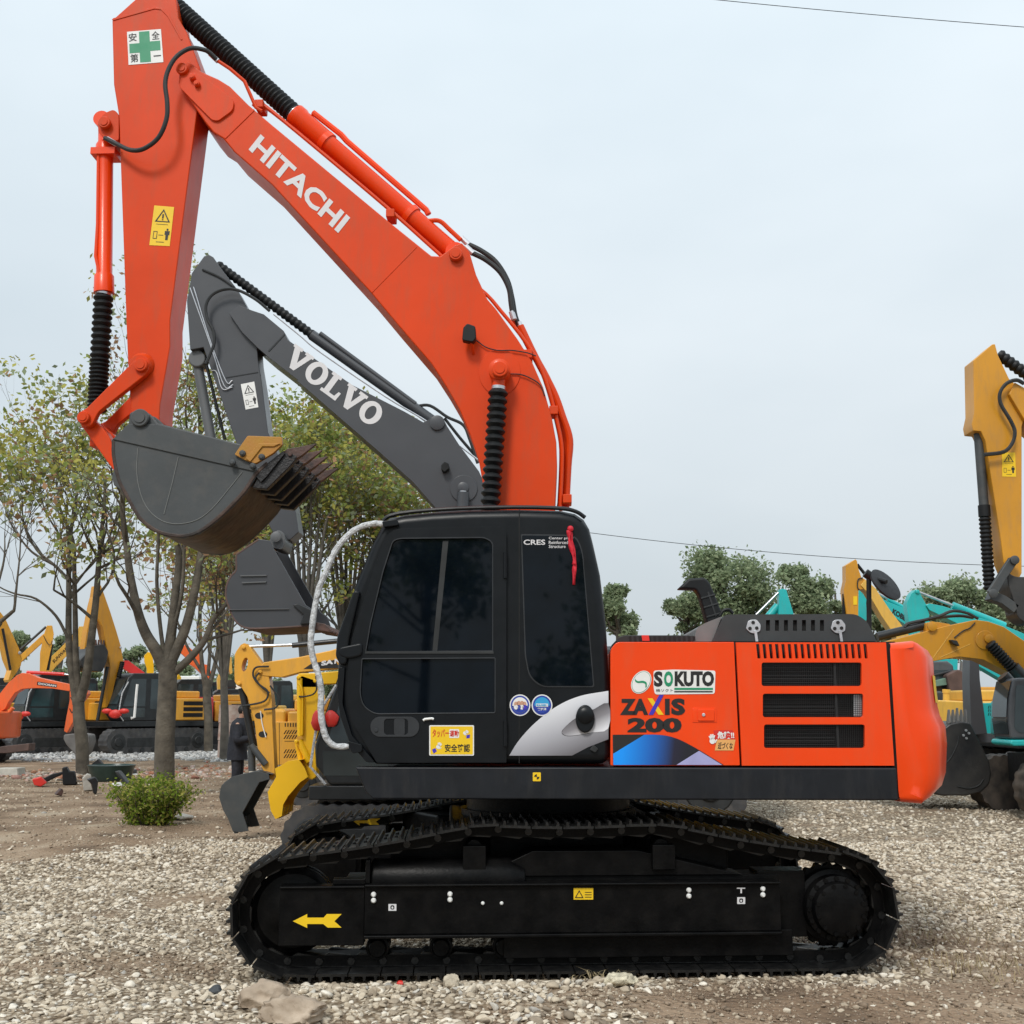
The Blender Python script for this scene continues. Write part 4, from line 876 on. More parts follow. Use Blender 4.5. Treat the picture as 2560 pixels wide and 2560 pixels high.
mul = nd('ShaderNodeMix', data_type='RGBA', blend_type='MULTIPLY'); mul.inputs[0].default_value = 1; t.links.new(grv.outputs[0], mul.inputs[6]); t.links.new(gap.outputs[0], mul.inputs[7])
peb = ramp(vo2.outputs['Distance'], (.18, (1, 1, 1)), (.3, (0, 0, 0)))
sp2 = nd('ShaderNodeSeparateColor'); t.links.new(vo2.outputs['Color'], sp2.inputs[0]); cut = ramp(sp2.outputs[1], (.72, (0, 0, 0)), (.78, (.75, .75, .75)))
pm_ = nd('ShaderNodeMath', operation='MULTIPLY'); t.links.new(peb.outputs[0], pm_.inputs[0]); t.links.new(cut.outputs[0], pm_.inputs[1])
so2 = nd('ShaderNodeMix', data_type='RGBA'); t.links.new(pm_.outputs[0], so2.inputs[0]); t.links.new(soil.outputs[0], so2.inputs[6]); so2.inputs[7].default_value = (.45, .40, .33, 1)
an = nd('ShaderNodeAttribute', attribute_name='gravel'); mxg = nd('ShaderNodeMix', data_type='RGBA'); t.links.new(an.outputs['Fac'], mxg.inputs[0]); t.links.new(so2.outputs[2], mxg.inputs[6]); t.links.new(mul.outputs[2], mxg.inputs[7])
t.links.new(mxg.outputs[2], bs.inputs['Base Color'])
b1 = nd('ShaderNodeBump'); b1.inputs['Strength'].default_value = .7; b1.inputs['Distance'].default_value = .03; t.links.new(vo.outputs['Distance'], b1.inputs['Height']); b1.invert = True
b2 = nd('ShaderNodeBump'); b2.inputs['Strength'].default_value = .6; b2.inputs['Distance'].default_value = .03; t.links.new(noise(14, 8).outputs['Fac'], b2.inputs['Height']); t.links.new(b1.outputs[0], b2.inputs['Normal'])
t.links.new(b2.outputs[0], bs.inputs['Normal']); me.materials.append(gm)

def stone_mat(name, stops, scale=30):
    m = bpy.data.materials.new(name); m.use_nodes = True; tt = m.node_tree; bb = tt.nodes['Principled BSDF']; bb.inputs['Roughness'].default_value = .9; bb.inputs['Specular IOR Level'].default_value = .2
    g = tt.nodes.new('ShaderNodeNewGeometry'); r = tt.nodes.new('ShaderNodeValToRGB')
    while len(r.color_ramp.elements) < len(stops): r.color_ramp.elements.new(.5)
    for e, (p, c) in zip(r.color_ramp.elements, stops): e.position = p; e.color = (*c, 1)
    tt.links.new(g.outputs['Random Per Island'], r.inputs[0])
    tc_ = tt.nodes.new('ShaderNodeTexCoord'); n = tt.nodes.new('ShaderNodeTexNoise'); n.inputs['Scale'].default_value = scale; n.inputs['Detail'].default_value = 6; tt.links.new(tc_.outputs['Object'], n.inputs['Vector'])
    mr = tt.nodes.new('ShaderNodeMapRange'); mr.inputs['To Min'].default_value = .6; mr.inputs['To Max'].default_value = 1.35; tt.links.new(n.outputs['Fac'], mr.inputs[0])
    mm = tt.nodes.new('ShaderNodeMix'); mm.data_type = 'RGBA'; mm.blend_type = 'MULTIPLY'; mm.inputs[0].default_value = 1; tt.links.new(r.outputs[0], mm.inputs[6]); tt.links.new(mr.outputs[0], mm.inputs[7]); tt.links.new(mm.outputs[2], bb.inputs['Base Color'])
    bp = tt.nodes.new('ShaderNodeBump'); bp.inputs['Strength'].default_value = .5; bp.inputs['Distance'].default_value = .01; tt.links.new(n.outputs['Fac'], bp.inputs['Height']); tt.links.new(bp.outputs[0], bb.inputs['Normal'])
    return m
STONE = stone_mat('pale_gravel_stone', [(0, (.20, .16, .12)), (.2, (.40, .33, .245)), (.5, (.54, .46, .35)), (.8, (.66, .58, .465)), (.93, (.74, .68, .58)), (1, (.33, .31, .28))])
def ico(sub):
    bm = bmesh.new(); bmesh.ops.create_icosphere(bm, subdivisions=sub, radius=1); v = np.array([x.co[:] for x in bm.verts]); f = np.array([[q.index for q in p.verts] for p in bm.faces]); bm.free(); return v, f
def stones(name, xs, ys, sizes, sub, m, sink=.08):
    bv, bf = ico(sub); k = len(xs); r = np.random.RandomState(11)
    protos = []
    for i in range(10):                                   # angular pebbles: random planes shave the sphere
        v = bv.copy()
        for _ in range(11):
            d = r.normal(size=3); d /= np.linalg.norm(d); h = r.uniform(.30, .72); s = v @ d; v = v - np.outer(np.maximum(0, s - h), d)
        protos.append(v * r.uniform(.75, 1.25, 3))
    vs = np.empty((k, len(bv), 3)); ang = r.uniform(0, 6.28, k); til = r.uniform(-.5, .5, k); flat = r.uniform(.5, .85, k); pi = r.randint(0, 10, k)
    pv = np.array(protos)[pi] * sizes[:, None, None]; pv[:, :, 2] *= flat[:, None]
    c, s = np.cos(til)[:, None], np.sin(til)[:, None]; x, z = pv[:, :, 0] * c - pv[:, :, 2] * s, pv[:, :, 0] * s + pv[:, :, 2] * c
    c, s = np.cos(ang)[:, None], np.sin(ang)[:, None]; y = pv[:, :, 1]
    vs[:, :, 0] = x * c - y * s + xs[:, None]; vs[:, :, 1] = x * s + y * c + ys[:, None]; vs[:, :, 2] = z + (gh(xs, ys) + sizes * flat * sink)[:, None]
    fs = (bf[None] + (np.arange(k) * len(bv))[:, None, None]).reshape(-1, 3); me = bpy.data.meshes.new(name); vv = vs.reshape(-1, 3)
    me.vertices.add(len(vv)); me.vertices.foreach_set('co', vv.ravel().astype(np.float32)); me.loops.add(fs.size); me.loops.foreach_set('vertex_index', fs.ravel().astype(np.int32))
    me.polygons.add(len(fs)); me.polygons.foreach_set('loop_start', np.arange(0, fs.size, 3, dtype=np.int32)); me.polygons.foreach_set('loop_total', np.full(len(fs), 3, np.int32)); me.update(calc_edges=True); me.validate()
    me.materials.append(m); o = bpy.data.objects.new(name, me); col.objects.link(o); kind(o, 'stuff'); return o
def scatter(n, y0, y1, dens):
    """random ground points seen by the camera between two distances, thinned by the gravel map"""
    u = rs.uniform(0, 1, n); y = y0 + (y1 - y0) * u; half = y * .47 + .5; x = rs.uniform(-1, 1, n) * half; g = gravel(x, y); keep = rs.uniform(0, 1, n) < np.clip(g * dens + .07, 0, 1) * (half / (y1 * .47 + .5))
    return x[keep], y[keep]
def track_clear(x, y):
    u = (x - C0.x) * T.u.x + (y - C0.y) * T.u.y; v = (x - C0.x) * T.v.x + (y - C0.y) * T.v.y
    return ~((np.abs(v) < 1.38) & (np.abs(v) > .82) & (u > uL - .1) & (u < uR + .1))
for nm, n, y0, y1, sz, sub in (('gravel_stones', 34000, 5.0, 10.5, (.011, .054), 2), ('gravel_stones', 34000, 10.5, 16, (.02, .066), 1), ('gravel_stones', 30000, 16, 30, (.03, .085), 1)):
    x, y = scatter(n, y0, y1, 1.0); k = track_clear(x, y); x, y = x[k], y[k]
    s = sz[0] + (sz[1] - sz[0]) * rs.beta(1.1, 3.6, len(x)); stones(nm, x, y, s, sub, STONE)
MDIRT = stone_mat('dusty_brown_stone', [(0, (.16, .12, .085)), (.4, (.28, .21, .15)), (.75, (.38, .30, .215)), (1, (.52, .45, .35))])
n_ = 24000; y = rs.uniform(4.9, 9.2, n_); x = rs.uniform(-1, 1, n_) * (y * .47 + .4); k = track_clear(x, y) & (gravel(x, y) < .6); stones('soil_stones', x[k], y[k], .006 + .036 * rs.beta(.9, 4.2, k.sum()), 1, MDIRT, .3)
n_ = 9000; y = rs.uniform(12, 30, n_); x = -rs.uniform(0, 1, n_) * (y * .47 + .4); k = gravel(x, y) < .5; stones('soil_stones', x[k], y[k], .008 + .05 * rs.beta(.9, 5, k.sum()), 1, MDIRT, .3)
x, y = rs.uniform(-24, 4, 9000), rs.uniform(37, 46, 9000); k = gravel(x, y) > .5
stones('rubble_stones', x[k], y[k], .05 + .14 * rs.beta(1.5, 3, k.sum()), 1, stone_mat('grey_rubble', [(0, (.22, .22, .22)), (.5, (.42, .42, .41)), (1, (.58, .57, .55))]))
n_ = 320; y = rs.uniform(5.2, 13, n_); x = rs.uniform(-1, 1, n_) * (y * .47 + .3); k = track_clear(x, y) & (gravel(x, y) > .35); stones('large_gravel_stones', x[k], y[k], .034 + .034 * rs.beta(1, 3, k.sum()), 2, STONE, .1)
# the loose heap in front of the near track, and the berm the track has pushed up
hx = np.r_[rs.normal(.02, .30, 420), rs.uniform(-1.9, .75, 520)]; hy = np.r_[rs.normal(6.3, .38, 420), rs.normal(7.32, .13, 520)]; k = (hy > 5.2) & (hy < 7.62)
hx, hy = hx[k], hy[k]; stones('gravel_stones', hx, hy, .014 + .045 * rs.beta(1.3, 3, len(hx)), 2, STONE, .4)
ROCKTEX = bpy.data.textures.new('rock_grain', 'CLOUDS'); ROCKTEX.noise_scale = .05; ROCKTEX.noise_depth = 5
def rock(name, px, py, r, sq, label, cat, m, seed, sink=.3, sub=4):
    bv, bf = ico(sub); r_ = np.random.RandomState(seed); v = bv.copy()
    for _ in range(12):
        d = r_.normal(size=3); d /= np.linalg.norm(d); h = r_.uniform(.6, .92); s = v @ d; v = v - np.outer(np.maximum(0, s - h), d) * .9
    v = v * (1 + .05 * np.sin(v @ r_.normal(size=3) * 7)[:, None] + .03 * np.sin(v @ r_.normal(size=3) * 15)[:, None]) * np.array(sq) * r
    g = G(px, py); z = float(gh(g.x, g.y)); o = MB(); o.add([V(p) + V((0, 0, r * sq[2] * (1 - sink))) for p in v], bf.tolist()); ob = o.build(name, m, None, ang=50); ob.location = (g.x, g.y, z); tag(ob, label, cat); dm = ob.modifiers.new('rough', 'DISPLACE'); dm.texture = ROCKTEX; dm.strength = r * .35; dm.mid_level = .5; return ob
MROCK = mat('tan_boulder', (.36, .27, .19), .95, var=.35, scale=5, bump=.8, bscale=16, c2=(.52, .42, .32))
rock('boulder', 655, 2510, .15, (1.15, .8, .62), 'tan rounded boulder in the soil near the front end of the nearest black track', 'boulder', MROCK, 3, .45)
rock('boulder', 735, 2552, .15, (1.35, .8, .55), 'rough tan boulder at the bottom edge, flatter one of the two boulders', 'boulder', MROCK, 8, .4)
rock('dark_stone', 540, 2484, .042, (1, .9, .75), 'single dark grey stone lying left of the rounded tan boulder', 'stone', mat('dark_stone', (.06, .065, .07), .85, var=.3, bump=.5), 4, .2, 3)
rock('pale_stone', 1128, 2478, .06, (1.0, .8, .85), 'largest pale stone on top of the gravel heap before the track', 'stone', mat('pale_stone', (.50, .43, .33), .9, var=.25, scale=20, bump=.4), 14, .35, 4)
rock('crumpled_bag', 1552, 2500, .085, (1.15, .8, .55), 'crumpled cream plastic bag lying on the soil in front of the track', 'bag', mat('cream_plastic', (.60, .54, .40), .6, var=.35, scale=22, bump=1, bscale=30), 21, .15, 4)
rock('red_stone', 1001, 2462, .024, (1, .9, .8), 'small red stone among the pale gravel before the track', 'stone', M['red'], 5, .2, 2)
# dry grass on the right
def grass(name, cx, cy, n, sx, sy, h, m, seed):
    r = random.Random(seed); b = MB()
    for _ in range(n):
        x, y = cx + r.gauss(0, sx), cy + r.gauss(0, sy); z = float(gh(x, y)); a = r.uniform(0, 6.28); l = h * r.uniform(.5, 1.3); ln = r.uniform(.3, 1.6); w_ = .003
        d = V((math.cos(a), math.sin(a), 0)); p = V((x, y, z)); s_ = V((-d.y, d.x, 0)) * w_; q = p + d * l * ln * .4 + V((0, 0, l * .5)); e = p + d * l * ln + V((0, 0, l * (.6 if ln < 1 else .15)))
        b.add([p - s_, p + s_, q + s_ * .8, q - s_ * .8, e], [[0, 1, 2, 3], [3, 2, 4]])
    return kind(b.build(name, m, None, fix=False), 'stuff')
MSTRAW = mat('dry_straw', (.30, .235, .13), .85, var=.4, scale=3)
for i, (px, py, n, sx, sy) in enumerate(((2330, 2330, 150, .4, .25), (2480, 2420, 170, .35, .25), (2420, 2260, 90, .4, .25), (1500, 2466, 60, .1, .06))):
    g = G(px, py); grass('dry_grass', g.x, g.y, n, sx, sy, .13, MSTRAW, i)

# ------------------------------------------------------------------ trees
def leaf_mat(name, c, tr=.35):
    m = bpy.data.materials.new(name); m.use_nodes = True; tt = m.node_tree; tt.nodes.clear()
    g = tt.nodes.new('ShaderNodeNewGeometry'); hs = tt.nodes.new('ShaderNodeHueSaturation'); hs.inputs['Color'].default_value = (*c, 1)
    mr = tt.nodes.new('ShaderNodeMapRange'); mr.inputs['To Min'].default_value = .6; mr.inputs['To Max'].default_value = 1.5; tt.links.new(g.outputs['Random Per Island'], mr.inputs[0]); tt.links.new(mr.outputs[0], hs.inputs['Value'])
    d = tt.nodes.new('ShaderNodeBsdfDiffuse'); tl = tt.nodes.new('ShaderNodeBsdfTranslucent'); mx_ = tt.nodes.new('ShaderNodeMixShader'); mx_.inputs[0].default_value = tr; o = tt.nodes.new('ShaderNodeOutputMaterial')
    for s in (d, tl): tt.links.new(hs.outputs[0], s.inputs['Color'])
    tt.links.new(d.outputs[0], mx_.inputs[1]); tt.links.new(tl.outputs[0], mx_.inputs[2]); tt.links.new(mx_.outputs[0], o.inputs[0]); return m
LG = leaf_mat('leaf_green', (.25, .31, .09), .55); LO = leaf_mat('leaf_olive', (.42, .40, .11), .55); LR = leaf_mat('leaf_russet', (.36, .22, .13), .5); LD = leaf_mat('leaf_dark_green_hazed', (.23, .29, .17), .5); LE = leaf_mat('leaf_grey_green_hazed', (.31, .36, .22), .5)  # dark and grey green are lightened, putting distance haze into the leaf colour
LB = leaf_mat('shrub_leaf', (.17, .24, .035), .45)
BARK = mat('bark', (.085, .072, .055), .9, var=.4, scale=4, bump=.8, bscale=25, c2=(.15, .13, .10))
BARKG = mat('grey_bark', (.12, .11, .095), .9, var=.35, scale=4, bump=.6, bscale=25)
class Tree:
    def __init__(s, seed): s.w = MB(); s.l = MB(); s.r = random.Random(seed); s.tips = []
    def stem(s, pts, r0, r1, n=8):
        pts = [V(p) for p in pts]; m = len(pts); s.w.tube(pts, [r0 + (r1 - r0) * i / (m - 1) for i in range(m)], n); return pts
    def grow(s, p, d, ln, r, lev, up=.18, spread=.65):
        R_ = s.r; n = 4; pts = [p]; dd = d.normalized()
        for i in range(n):
            dd = (dd + V((R_.gauss(0, .13), R_.gauss(0, .13), R_.gauss(0, .10) + up * .35))).normalized(); pts.append(pts[-1] + dd * ln / n)
        s.stem(pts, r, r * .55, 6 if r > .025 else 4)
        if lev == 0: s.tips += [(pts[-1], dd), (pts[-2], dd)]; return
        k = R_.choice((2, 3, 3)) if lev > 1 else R_.choice((2, 3))
        for j in range(k):
            a = V((R_.gauss(0, 1), R_.gauss(0, 1), R_.gauss(0, .6))); a = (a - dd * a.dot(dd)).normalized()
            f = R_.uniform(.45, 1) if j else 1
            s.grow(pts[int(round(f * n))], (dd * R_.uniform(.7, 1.1) + a * spread + V((0, 0, up))).normalized(), ln * R_.uniform(.55, .85), r * .55 * (1 if j == 0 else .8), lev - 1, up, spread)
    def leaves(s, per, rad, size, mats_w, keep=1.0):
        R_ = s.r
        for p, d in s.tips:
            if R_.random() > keep: continue
            mi0 = R_.choices(range(len(mats_w)), mats_w)[0]
            for _ in range(R_.randint(max(1, per // 2), per + per // 2)):
                c = p + V((R_.gauss(0, 1), R_.gauss(0, 1), R_.gauss(0, .8))) * rad
                mi = mi0 if R_.random() < .75 else R_.choices(range(len(mats_w)), mats_w)[0]
                s.leaf(c, size * R_.uniform(.6, 1.3), mi)
    def leaf(s, c, z, mi):
        R_ = s.r; a = V((R_.gauss(0, 1), R_.gauss(0, 1), R_.gauss(0, .7) - .3)).normalized(); b = a.orthogonal().normalized(); g = a.cross(b); t = R_.uniform(0, 6.28); e = b * math.cos(t) + g * math.sin(t)
        f = a.cross(e); s.l.add([c - a * z * .6, c + e * z * .34 + f * z * .06, c + a * z * .6, c - e * z * .34 + f * z * .06], [[0, 1, 2, 3]], mi)
    def done(s, name, label, loc, mats, bark=BARK, group=None, cat='tree', trunk='trunk', crown='crown'):
        th = thing(name, label, cat, loc, group); s.w.build(trunk, bark, th, fix=False, ang=60)
        if s.l.v:
            o = s.l.build(crown, mats, th, fix=False, ang=10)
        return th
def onp(Y):
    f = Frame((0, Y), 0); return lambda x, y, dv=0: f.P(x, y, dv)
GT = 'roadside trees behind the excavator'
def pxtree(name, label, Y, base, limbs, seed, per, rad, size, wts, lev=2, ln=1.3, up=.15, spread=.6, keep=1, bark=BARK, extra=()):
    """trunk and main limbs follow the photo's lines at one distance, twigs and leaves grow from them"""
    m = onp(Y); t = Tree(seed); g = m(*base); g.z = 0
    for li, (pts, r0, r1, sprout) in enumerate(limbs):
        r_ = t.r; off = r_.uniform(-.6, .6) if li else 0
        q = [m(x, y, off * i / max(1, len(pts) - 1) if li else 0) for i, (x, y) in enumerate(pts)]
        if li == 0: q[0].z = -.05
        q = [V(p) for p in spl([tuple(p) for p in q], 4)]; t.stem(q, r0, r1, 10 if r0 > .05 else 6)
        n = len(q)
        for k in range(sprout):
            f = r_.uniform(.35, 1) if k else 1; i = min(n - 1, int(f * (n - 1))); d = (q[i] - q[max(0, i - 1)]).normalized() if i else V((0, 0, 1))
            a = V((r_.gauss(0, 1), r_.gauss(0, 1), r_.gauss(0, .4))).normalized(); rr = (r0 + (r1 - r0) * f) * .55
            t.grow(q[i], (d + a * (.25 if k == 0 else .8)).normalized(), ln * r_.uniform(.7, 1.15), max(.008, rr), lev, up, spread)
    t.leaves(per, rad, size, wts, keep); return t.done(name, label, (g.x, g.y, 0), [LG, LO, LR, LE], bark, GT)
pxtree('broadleaf_tree', 'tree with a low four way fork, a green shrub round its foot', 23, (413, 1984), [
    ([(413, 1984), (411, 1940), (412, 1850), (417, 1760), (420, 1680), (421, 1650)], .20, .17, 0),
    ([(414, 1680), (392, 1630), (365, 1585), (345, 1530), (326, 1440), (316, 1360), (306, 1260), (318, 1150)], .13, .035, 7),
    ([(418, 1660), (430, 1570), (438, 1490), (447, 1400), (440, 1290), (450, 1180), (455, 1080)], .11, .025, 7),
    ([(423, 1665), (462, 1575), (484, 1490), (500, 1400), (508, 1310), (492, 1200), (500, 1080), (490, 960)], .11, .022, 8),
    ([(424, 1690), (470, 1650), (512, 1600), (532, 1550), (572, 1500), (600, 1430)], .09, .025, 5),
    ([(412, 1650), (400, 1560), (392, 1450), (396, 1330), (385, 1200), (395, 1080), (380, 960), (392, 890)], .05, .012, 8),
    ([(428, 1600), (455, 1480), (462, 1350), (475, 1200), (465, 1050), (470, 920)], .05, .012, 7)], 21, 11, .15, .10, (3, 5, 3, 4), lev=2, ln=1.15, keep=.75)
pxtree('broadleaf_tree', 'tall thin stemmed tree with an olive dome crown, far left by the scrap heap', 30, (207, 1934), [
    ([(207, 1934), (205, 1860), (198, 1800), (196, 1740)], .17, .14, 0),
    ([(192, 1760), (180, 1680), (172, 1600), (172, 1500), (172, 1420), (176, 1340), (190, 1250), (196, 1180)], .11, .025, 9),
    ([(198, 1740), (190, 1650), (188, 1540), (186, 1440), (182, 1350), (150, 1270), (140, 1200)], .09, .022, 9),
    ([(200, 1750), (216, 1690), (228, 1600), (240, 1500), (246, 1420), (254, 1330), (262, 1240), (258, 1170)], .13, .025, 9),
    ([(172, 1600), (140, 1540), (90, 1497), (40, 1485), (0, 1468), (-30, 1440)], .045, .012, 2),
    ([(172, 1450), (135, 1412), (92, 1375), (60, 1310), (55, 1240)], .05, .014, 9),
    ([(135, 1412), (80, 1380), (40, 1330), (15, 1280)], .04, .012, 8),
    ([(180, 1400), (150, 1340), (110, 1270), (100, 1200)], .04, .012, 8),
    ([(250, 1420), (290, 1400), (320, 1385), (340, 1330)], .04, .012, 4)], 5, 9, .21, .145, (2, 7, 1, 3), lev=2, ln=1.4, up=.25, keep=.8)
pxtree('broadleaf_tree', 'straight thin trunk tree with russet leaves, behind the person in the dark coat', 45, (522, 1858), [
    ([(522, 1858), (521, 1800), (517, 1740), (518, 1700)], .17, .15, 0),
    ([(517, 1740), (505, 1660), (500, 1560), (505, 1450), (510, 1370)], .10, .03, 8), ([(519, 1730), (540, 1650), (552, 1560), (560, 1460), (575, 1380)], .10, .03, 8),
    ([(518, 1700), (470, 1620), (440, 1540), (430, 1450)], .07, .02, 6), ([(520, 1690), (530, 1560), (535, 1440), (540, 1360)], .07, .02, 7)], 9, 8, .42, .26, (2, 3, 6, 3), lev=2, ln=2.2, keep=.85)
for i, (bx, Y, sd, sx, top, wts, lab) in enumerate(((668, 33, 31, 34, 1190, (2, 3, 5, 2), 'brown leafed tree showing behind the grey bucket with thin upright stems'), (760, 28, 32, 46, 1120, (5, 5, 1, 3), 'olive green tree rising just right of the orange machine\'s bucket teeth'),
        (865, 31, 33, 46, 1110, (5, 5, 1, 3), 'leafy green tree seen between the grey boom and the wrapped grab rail'), (950, 29, 34, 32, 1260, (4, 4, 2, 3), 'smaller green tree whose crown ends above the black cab roof'), (560, 38, 35, 30, 1330, (1, 3, 5, 3), 'sparse russet tree behind the yellow arm, left of the grey bucket'))):
    gy_ = 1769 + 1.69 * 2915 / Y; mid = gy_ - (gy_ - top) * .35
    lb = [([(bx, gy_), (bx + 2, (gy_ + mid) / 2), (bx - 1, mid)], .15, .11, 1)]
    rr_ = random.Random(sd)
    for k in range(7):
        dx = (k - 3) / 3 * sx * 1.5; lb.append(([(bx, mid + 20 + rr_.uniform(-30, 40)), (bx + dx * .45, mid - (mid - top) * .35), (bx + dx * .8, mid - (mid - top) * .65), (bx + dx + rr_.uniform(-8, 8), top + 60 + abs(dx) * .9 + rr_.uniform(0, 40))], .065, .016, 8))
    pxtree('broadleaf_tree', lab, Y, (bx, gy_), lb, sd, 9, .20, .125, wts, lev=2, ln=1.25, up=.22, bark=BARKG)
pxtree('broadleaf_tree', 'bare thin tree cut by the left edge of the picture', 27, (-70, 1951), [([(-70, 1951), (-60, 1750), (-40, 1620), (0, 1555)], .14, .07, 0), ([(0, 1555), (30, 1530), (36, 1520), (42, 1460), (50, 1380), (52, 1300)], .05, .012, 6), ([(-30, 1600), (-10, 1480), (10, 1400), (12, 1330)], .05, .012, 5)], 41, 5, .25, .17, (1, 3, 3, 3), lev=2, ln=1.0, keep=.5)

# distant dense trees: trunk, limbs and a crown of many leaf clumps with gaps
GF = 'distant trees beyond the yard'
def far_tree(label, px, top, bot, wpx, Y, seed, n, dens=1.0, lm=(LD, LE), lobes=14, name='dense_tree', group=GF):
    m = onp(Y); t = Tree(seed); R_ = t.r; c = m(px, (top + bot) / 2); g = V((c.x, c.y, 0)); k = Y / FPX; hw, hh = wpx / 2 * k, (bot - top) / 2 * k; zc = c.z
    t.stem([g, V((g.x + .1, g.y, max(.5, (zc - hh) * .6))), V((g.x, g.y, zc)), V((g.x, g.y, zc + hh * .6))], .28, .05, 8)
    lo = []
    for i in range(int(lobes * 1.5)):
        a = R_.uniform(0, 6.28); f = math.sqrt(R_.uniform(.1, 1)); h = R_.uniform(-.75, .82); w_ = math.sqrt(max(.05, 1 - h * h)) * .78
        q = V((g.x + math.cos(a) * f * hw * w_, g.y + math.sin(a) * f * hw * w_, zc + h * hh)); lo.append((q, R_.uniform(.20, .46) * min(hw, hh)))
        b0 = V((g.x, g.y, zc - hh * .7 + (h + .75) * hh * .5)); t.stem([b0, (b0 + q) / 2 + V((0, 0, -.1 * hh)), q], .09, .03, 5)
    for i in range(int(n * 2.3)):
        q, rr = R_.choice(lo); v = V((R_.gauss(0, 1), R_.gauss(0, 1), R_.gauss(0, 1))).normalized() * rr * min(1.5, abs(R_.gauss(.72, .30)))
        t.leaf(q + V((v.x, v.y, v.z * .8)), .0027 * Y * R_.uniform(.7, 1.5), 0 if R_.random() < .62 else 1)
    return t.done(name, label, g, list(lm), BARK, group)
far_tree('tall dark green tree behind the curved exhaust pipe, highest of the distant trees', 1815, 1372, 1640, 250, 75, 51, 8000, lobes=26)
far_tree('lower dark green tree leaning out left of the curved exhaust pipe', 1715, 1470, 1640, 120, 74, 52, 3500, lobes=12)
far_tree('round topped dark green tree above the small teal arm tip', 2008, 1396, 1620, 170, 78, 53, 5500, lobes=18)
far_tree('small dark tree just left of the amber arm', 2090, 1440, 1620, 70, 80, 54, 2200, lobes=9)
far_tree('grey green tree showing right behind the black cab', 1545, 1450, 1660, 130, 60, 55, 4500, lobes=15)
for i, (x, tp, w_, lab) in enumerate(((2170, 1470, 110, 'distant tree behind the teal lettered boom'), (2262, 1452, 110, 'distant tree right of the round mirror'), (2340, 1460, 110, 'distant tree above the teal arm with white rod'), (2425, 1440, 130, 'tallest tree in the far row, left of the black bellows'), (2500, 1480, 120, 'distant tree behind the dark bucket linkage'), (2590, 1460, 120, 'distant tree at the right edge'))):
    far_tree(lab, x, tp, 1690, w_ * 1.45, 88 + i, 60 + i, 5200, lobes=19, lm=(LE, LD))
for i, (x, tp, w_, lab) in enumerate(((45, 1570, 70, 'far small tree left of the inverted V yellow boom'), (150, 1580, 70, 'far tree between two yellow arms on the left'), (330, 1610, 80, 'far tree behind the black cab with red grille'), (420, 1600, 90, 'far grey green tree beyond the forked tree'), (600, 1640, 110, 'far tree behind the yellow arm with a slot'))):
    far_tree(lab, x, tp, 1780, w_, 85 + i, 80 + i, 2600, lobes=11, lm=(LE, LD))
for i, x in enumerate(range(-40, 900, 58)):
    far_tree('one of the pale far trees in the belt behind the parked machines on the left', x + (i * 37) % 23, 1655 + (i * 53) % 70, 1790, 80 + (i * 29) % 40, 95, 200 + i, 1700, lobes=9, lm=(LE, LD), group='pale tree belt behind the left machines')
# leafy shrub at the foot of the forked tree
t = Tree(77); g = G(375, 2066); m = onp(g.y)
for k in range(110):
    a = t.r.uniform(0, 6.28); f = t.r.random() ** .5; p = V((g.x + .19 * f * math.cos(a), g.y + .15 * f * math.sin(a), -.02)); d = V((math.cos(a) * f * .6, math.sin(a) * f * .5, 1)); q = [p]
    for j in range(4): d = (d + V((t.r.gauss(0, .12), t.r.gauss(0, .12), -.06))).normalized(); q.append(q[-1] + d * t.r.uniform(.11, .21))
    t.stem(q, .006, .003, 4)
    for j in range(42):
        i = t.r.randint(1, 4); c = q[i] + V((t.r.gauss(0, .07), t.r.gauss(0, .07), t.r.gauss(0, .06))); t.leaf(c, t.r.uniform(.03, .065), t.r.choice((0, 0, 1)))
t.done('shrub', 'low bright green leafy shrub round the foot of the forked tree', (g.x, g.y, 0), [LB, LO], BARK, None, 'shrub', 'stems', 'foliage')

# trees behind the photographer, seen only as dim reflections in the cab glass
GB = 'trees reflected in the cab windows'
for i, (x, y, h_) in enumerate(((-17, -21, 9), (-10.5, -18, 7.5), (-5, -22, 10), (1.5, -19, 7), (8, -23, 9.5), (15, -20, 8))):
    t = Tree(120 + i); R_ = t.r; g = V((x, y, 0)); t.stem([g, V((x + .2, y, h_ * .5)), V((x - .1, y + .2, h_ * .9))], .2, .04, 8); lo = []
    for k in range(14):
        a = R_.uniform(0, 6.28); q = V((x + math.cos(a) * R_.uniform(.5, 2.6), y + math.sin(a) * R_.uniform(.5, 2.6), h_ * R_.uniform(.35, .95))); lo.append(q); t.stem([V((x, y, q.z * .7)), q], .06, .02, 5)
    for k in range(2600):
        q = R_.choice(lo); t.leaf(q + V((R_.gauss(0, .55), R_.gauss(0, .55), R_.gauss(0, .45))), R_.uniform(.2, .36), 0 if R_.random() < .6 else 1)
    t.done('broadleaf_tree', "tree seen only as a dim reflection in the dark cab windows", g, [LD, LE], BARK, GB)

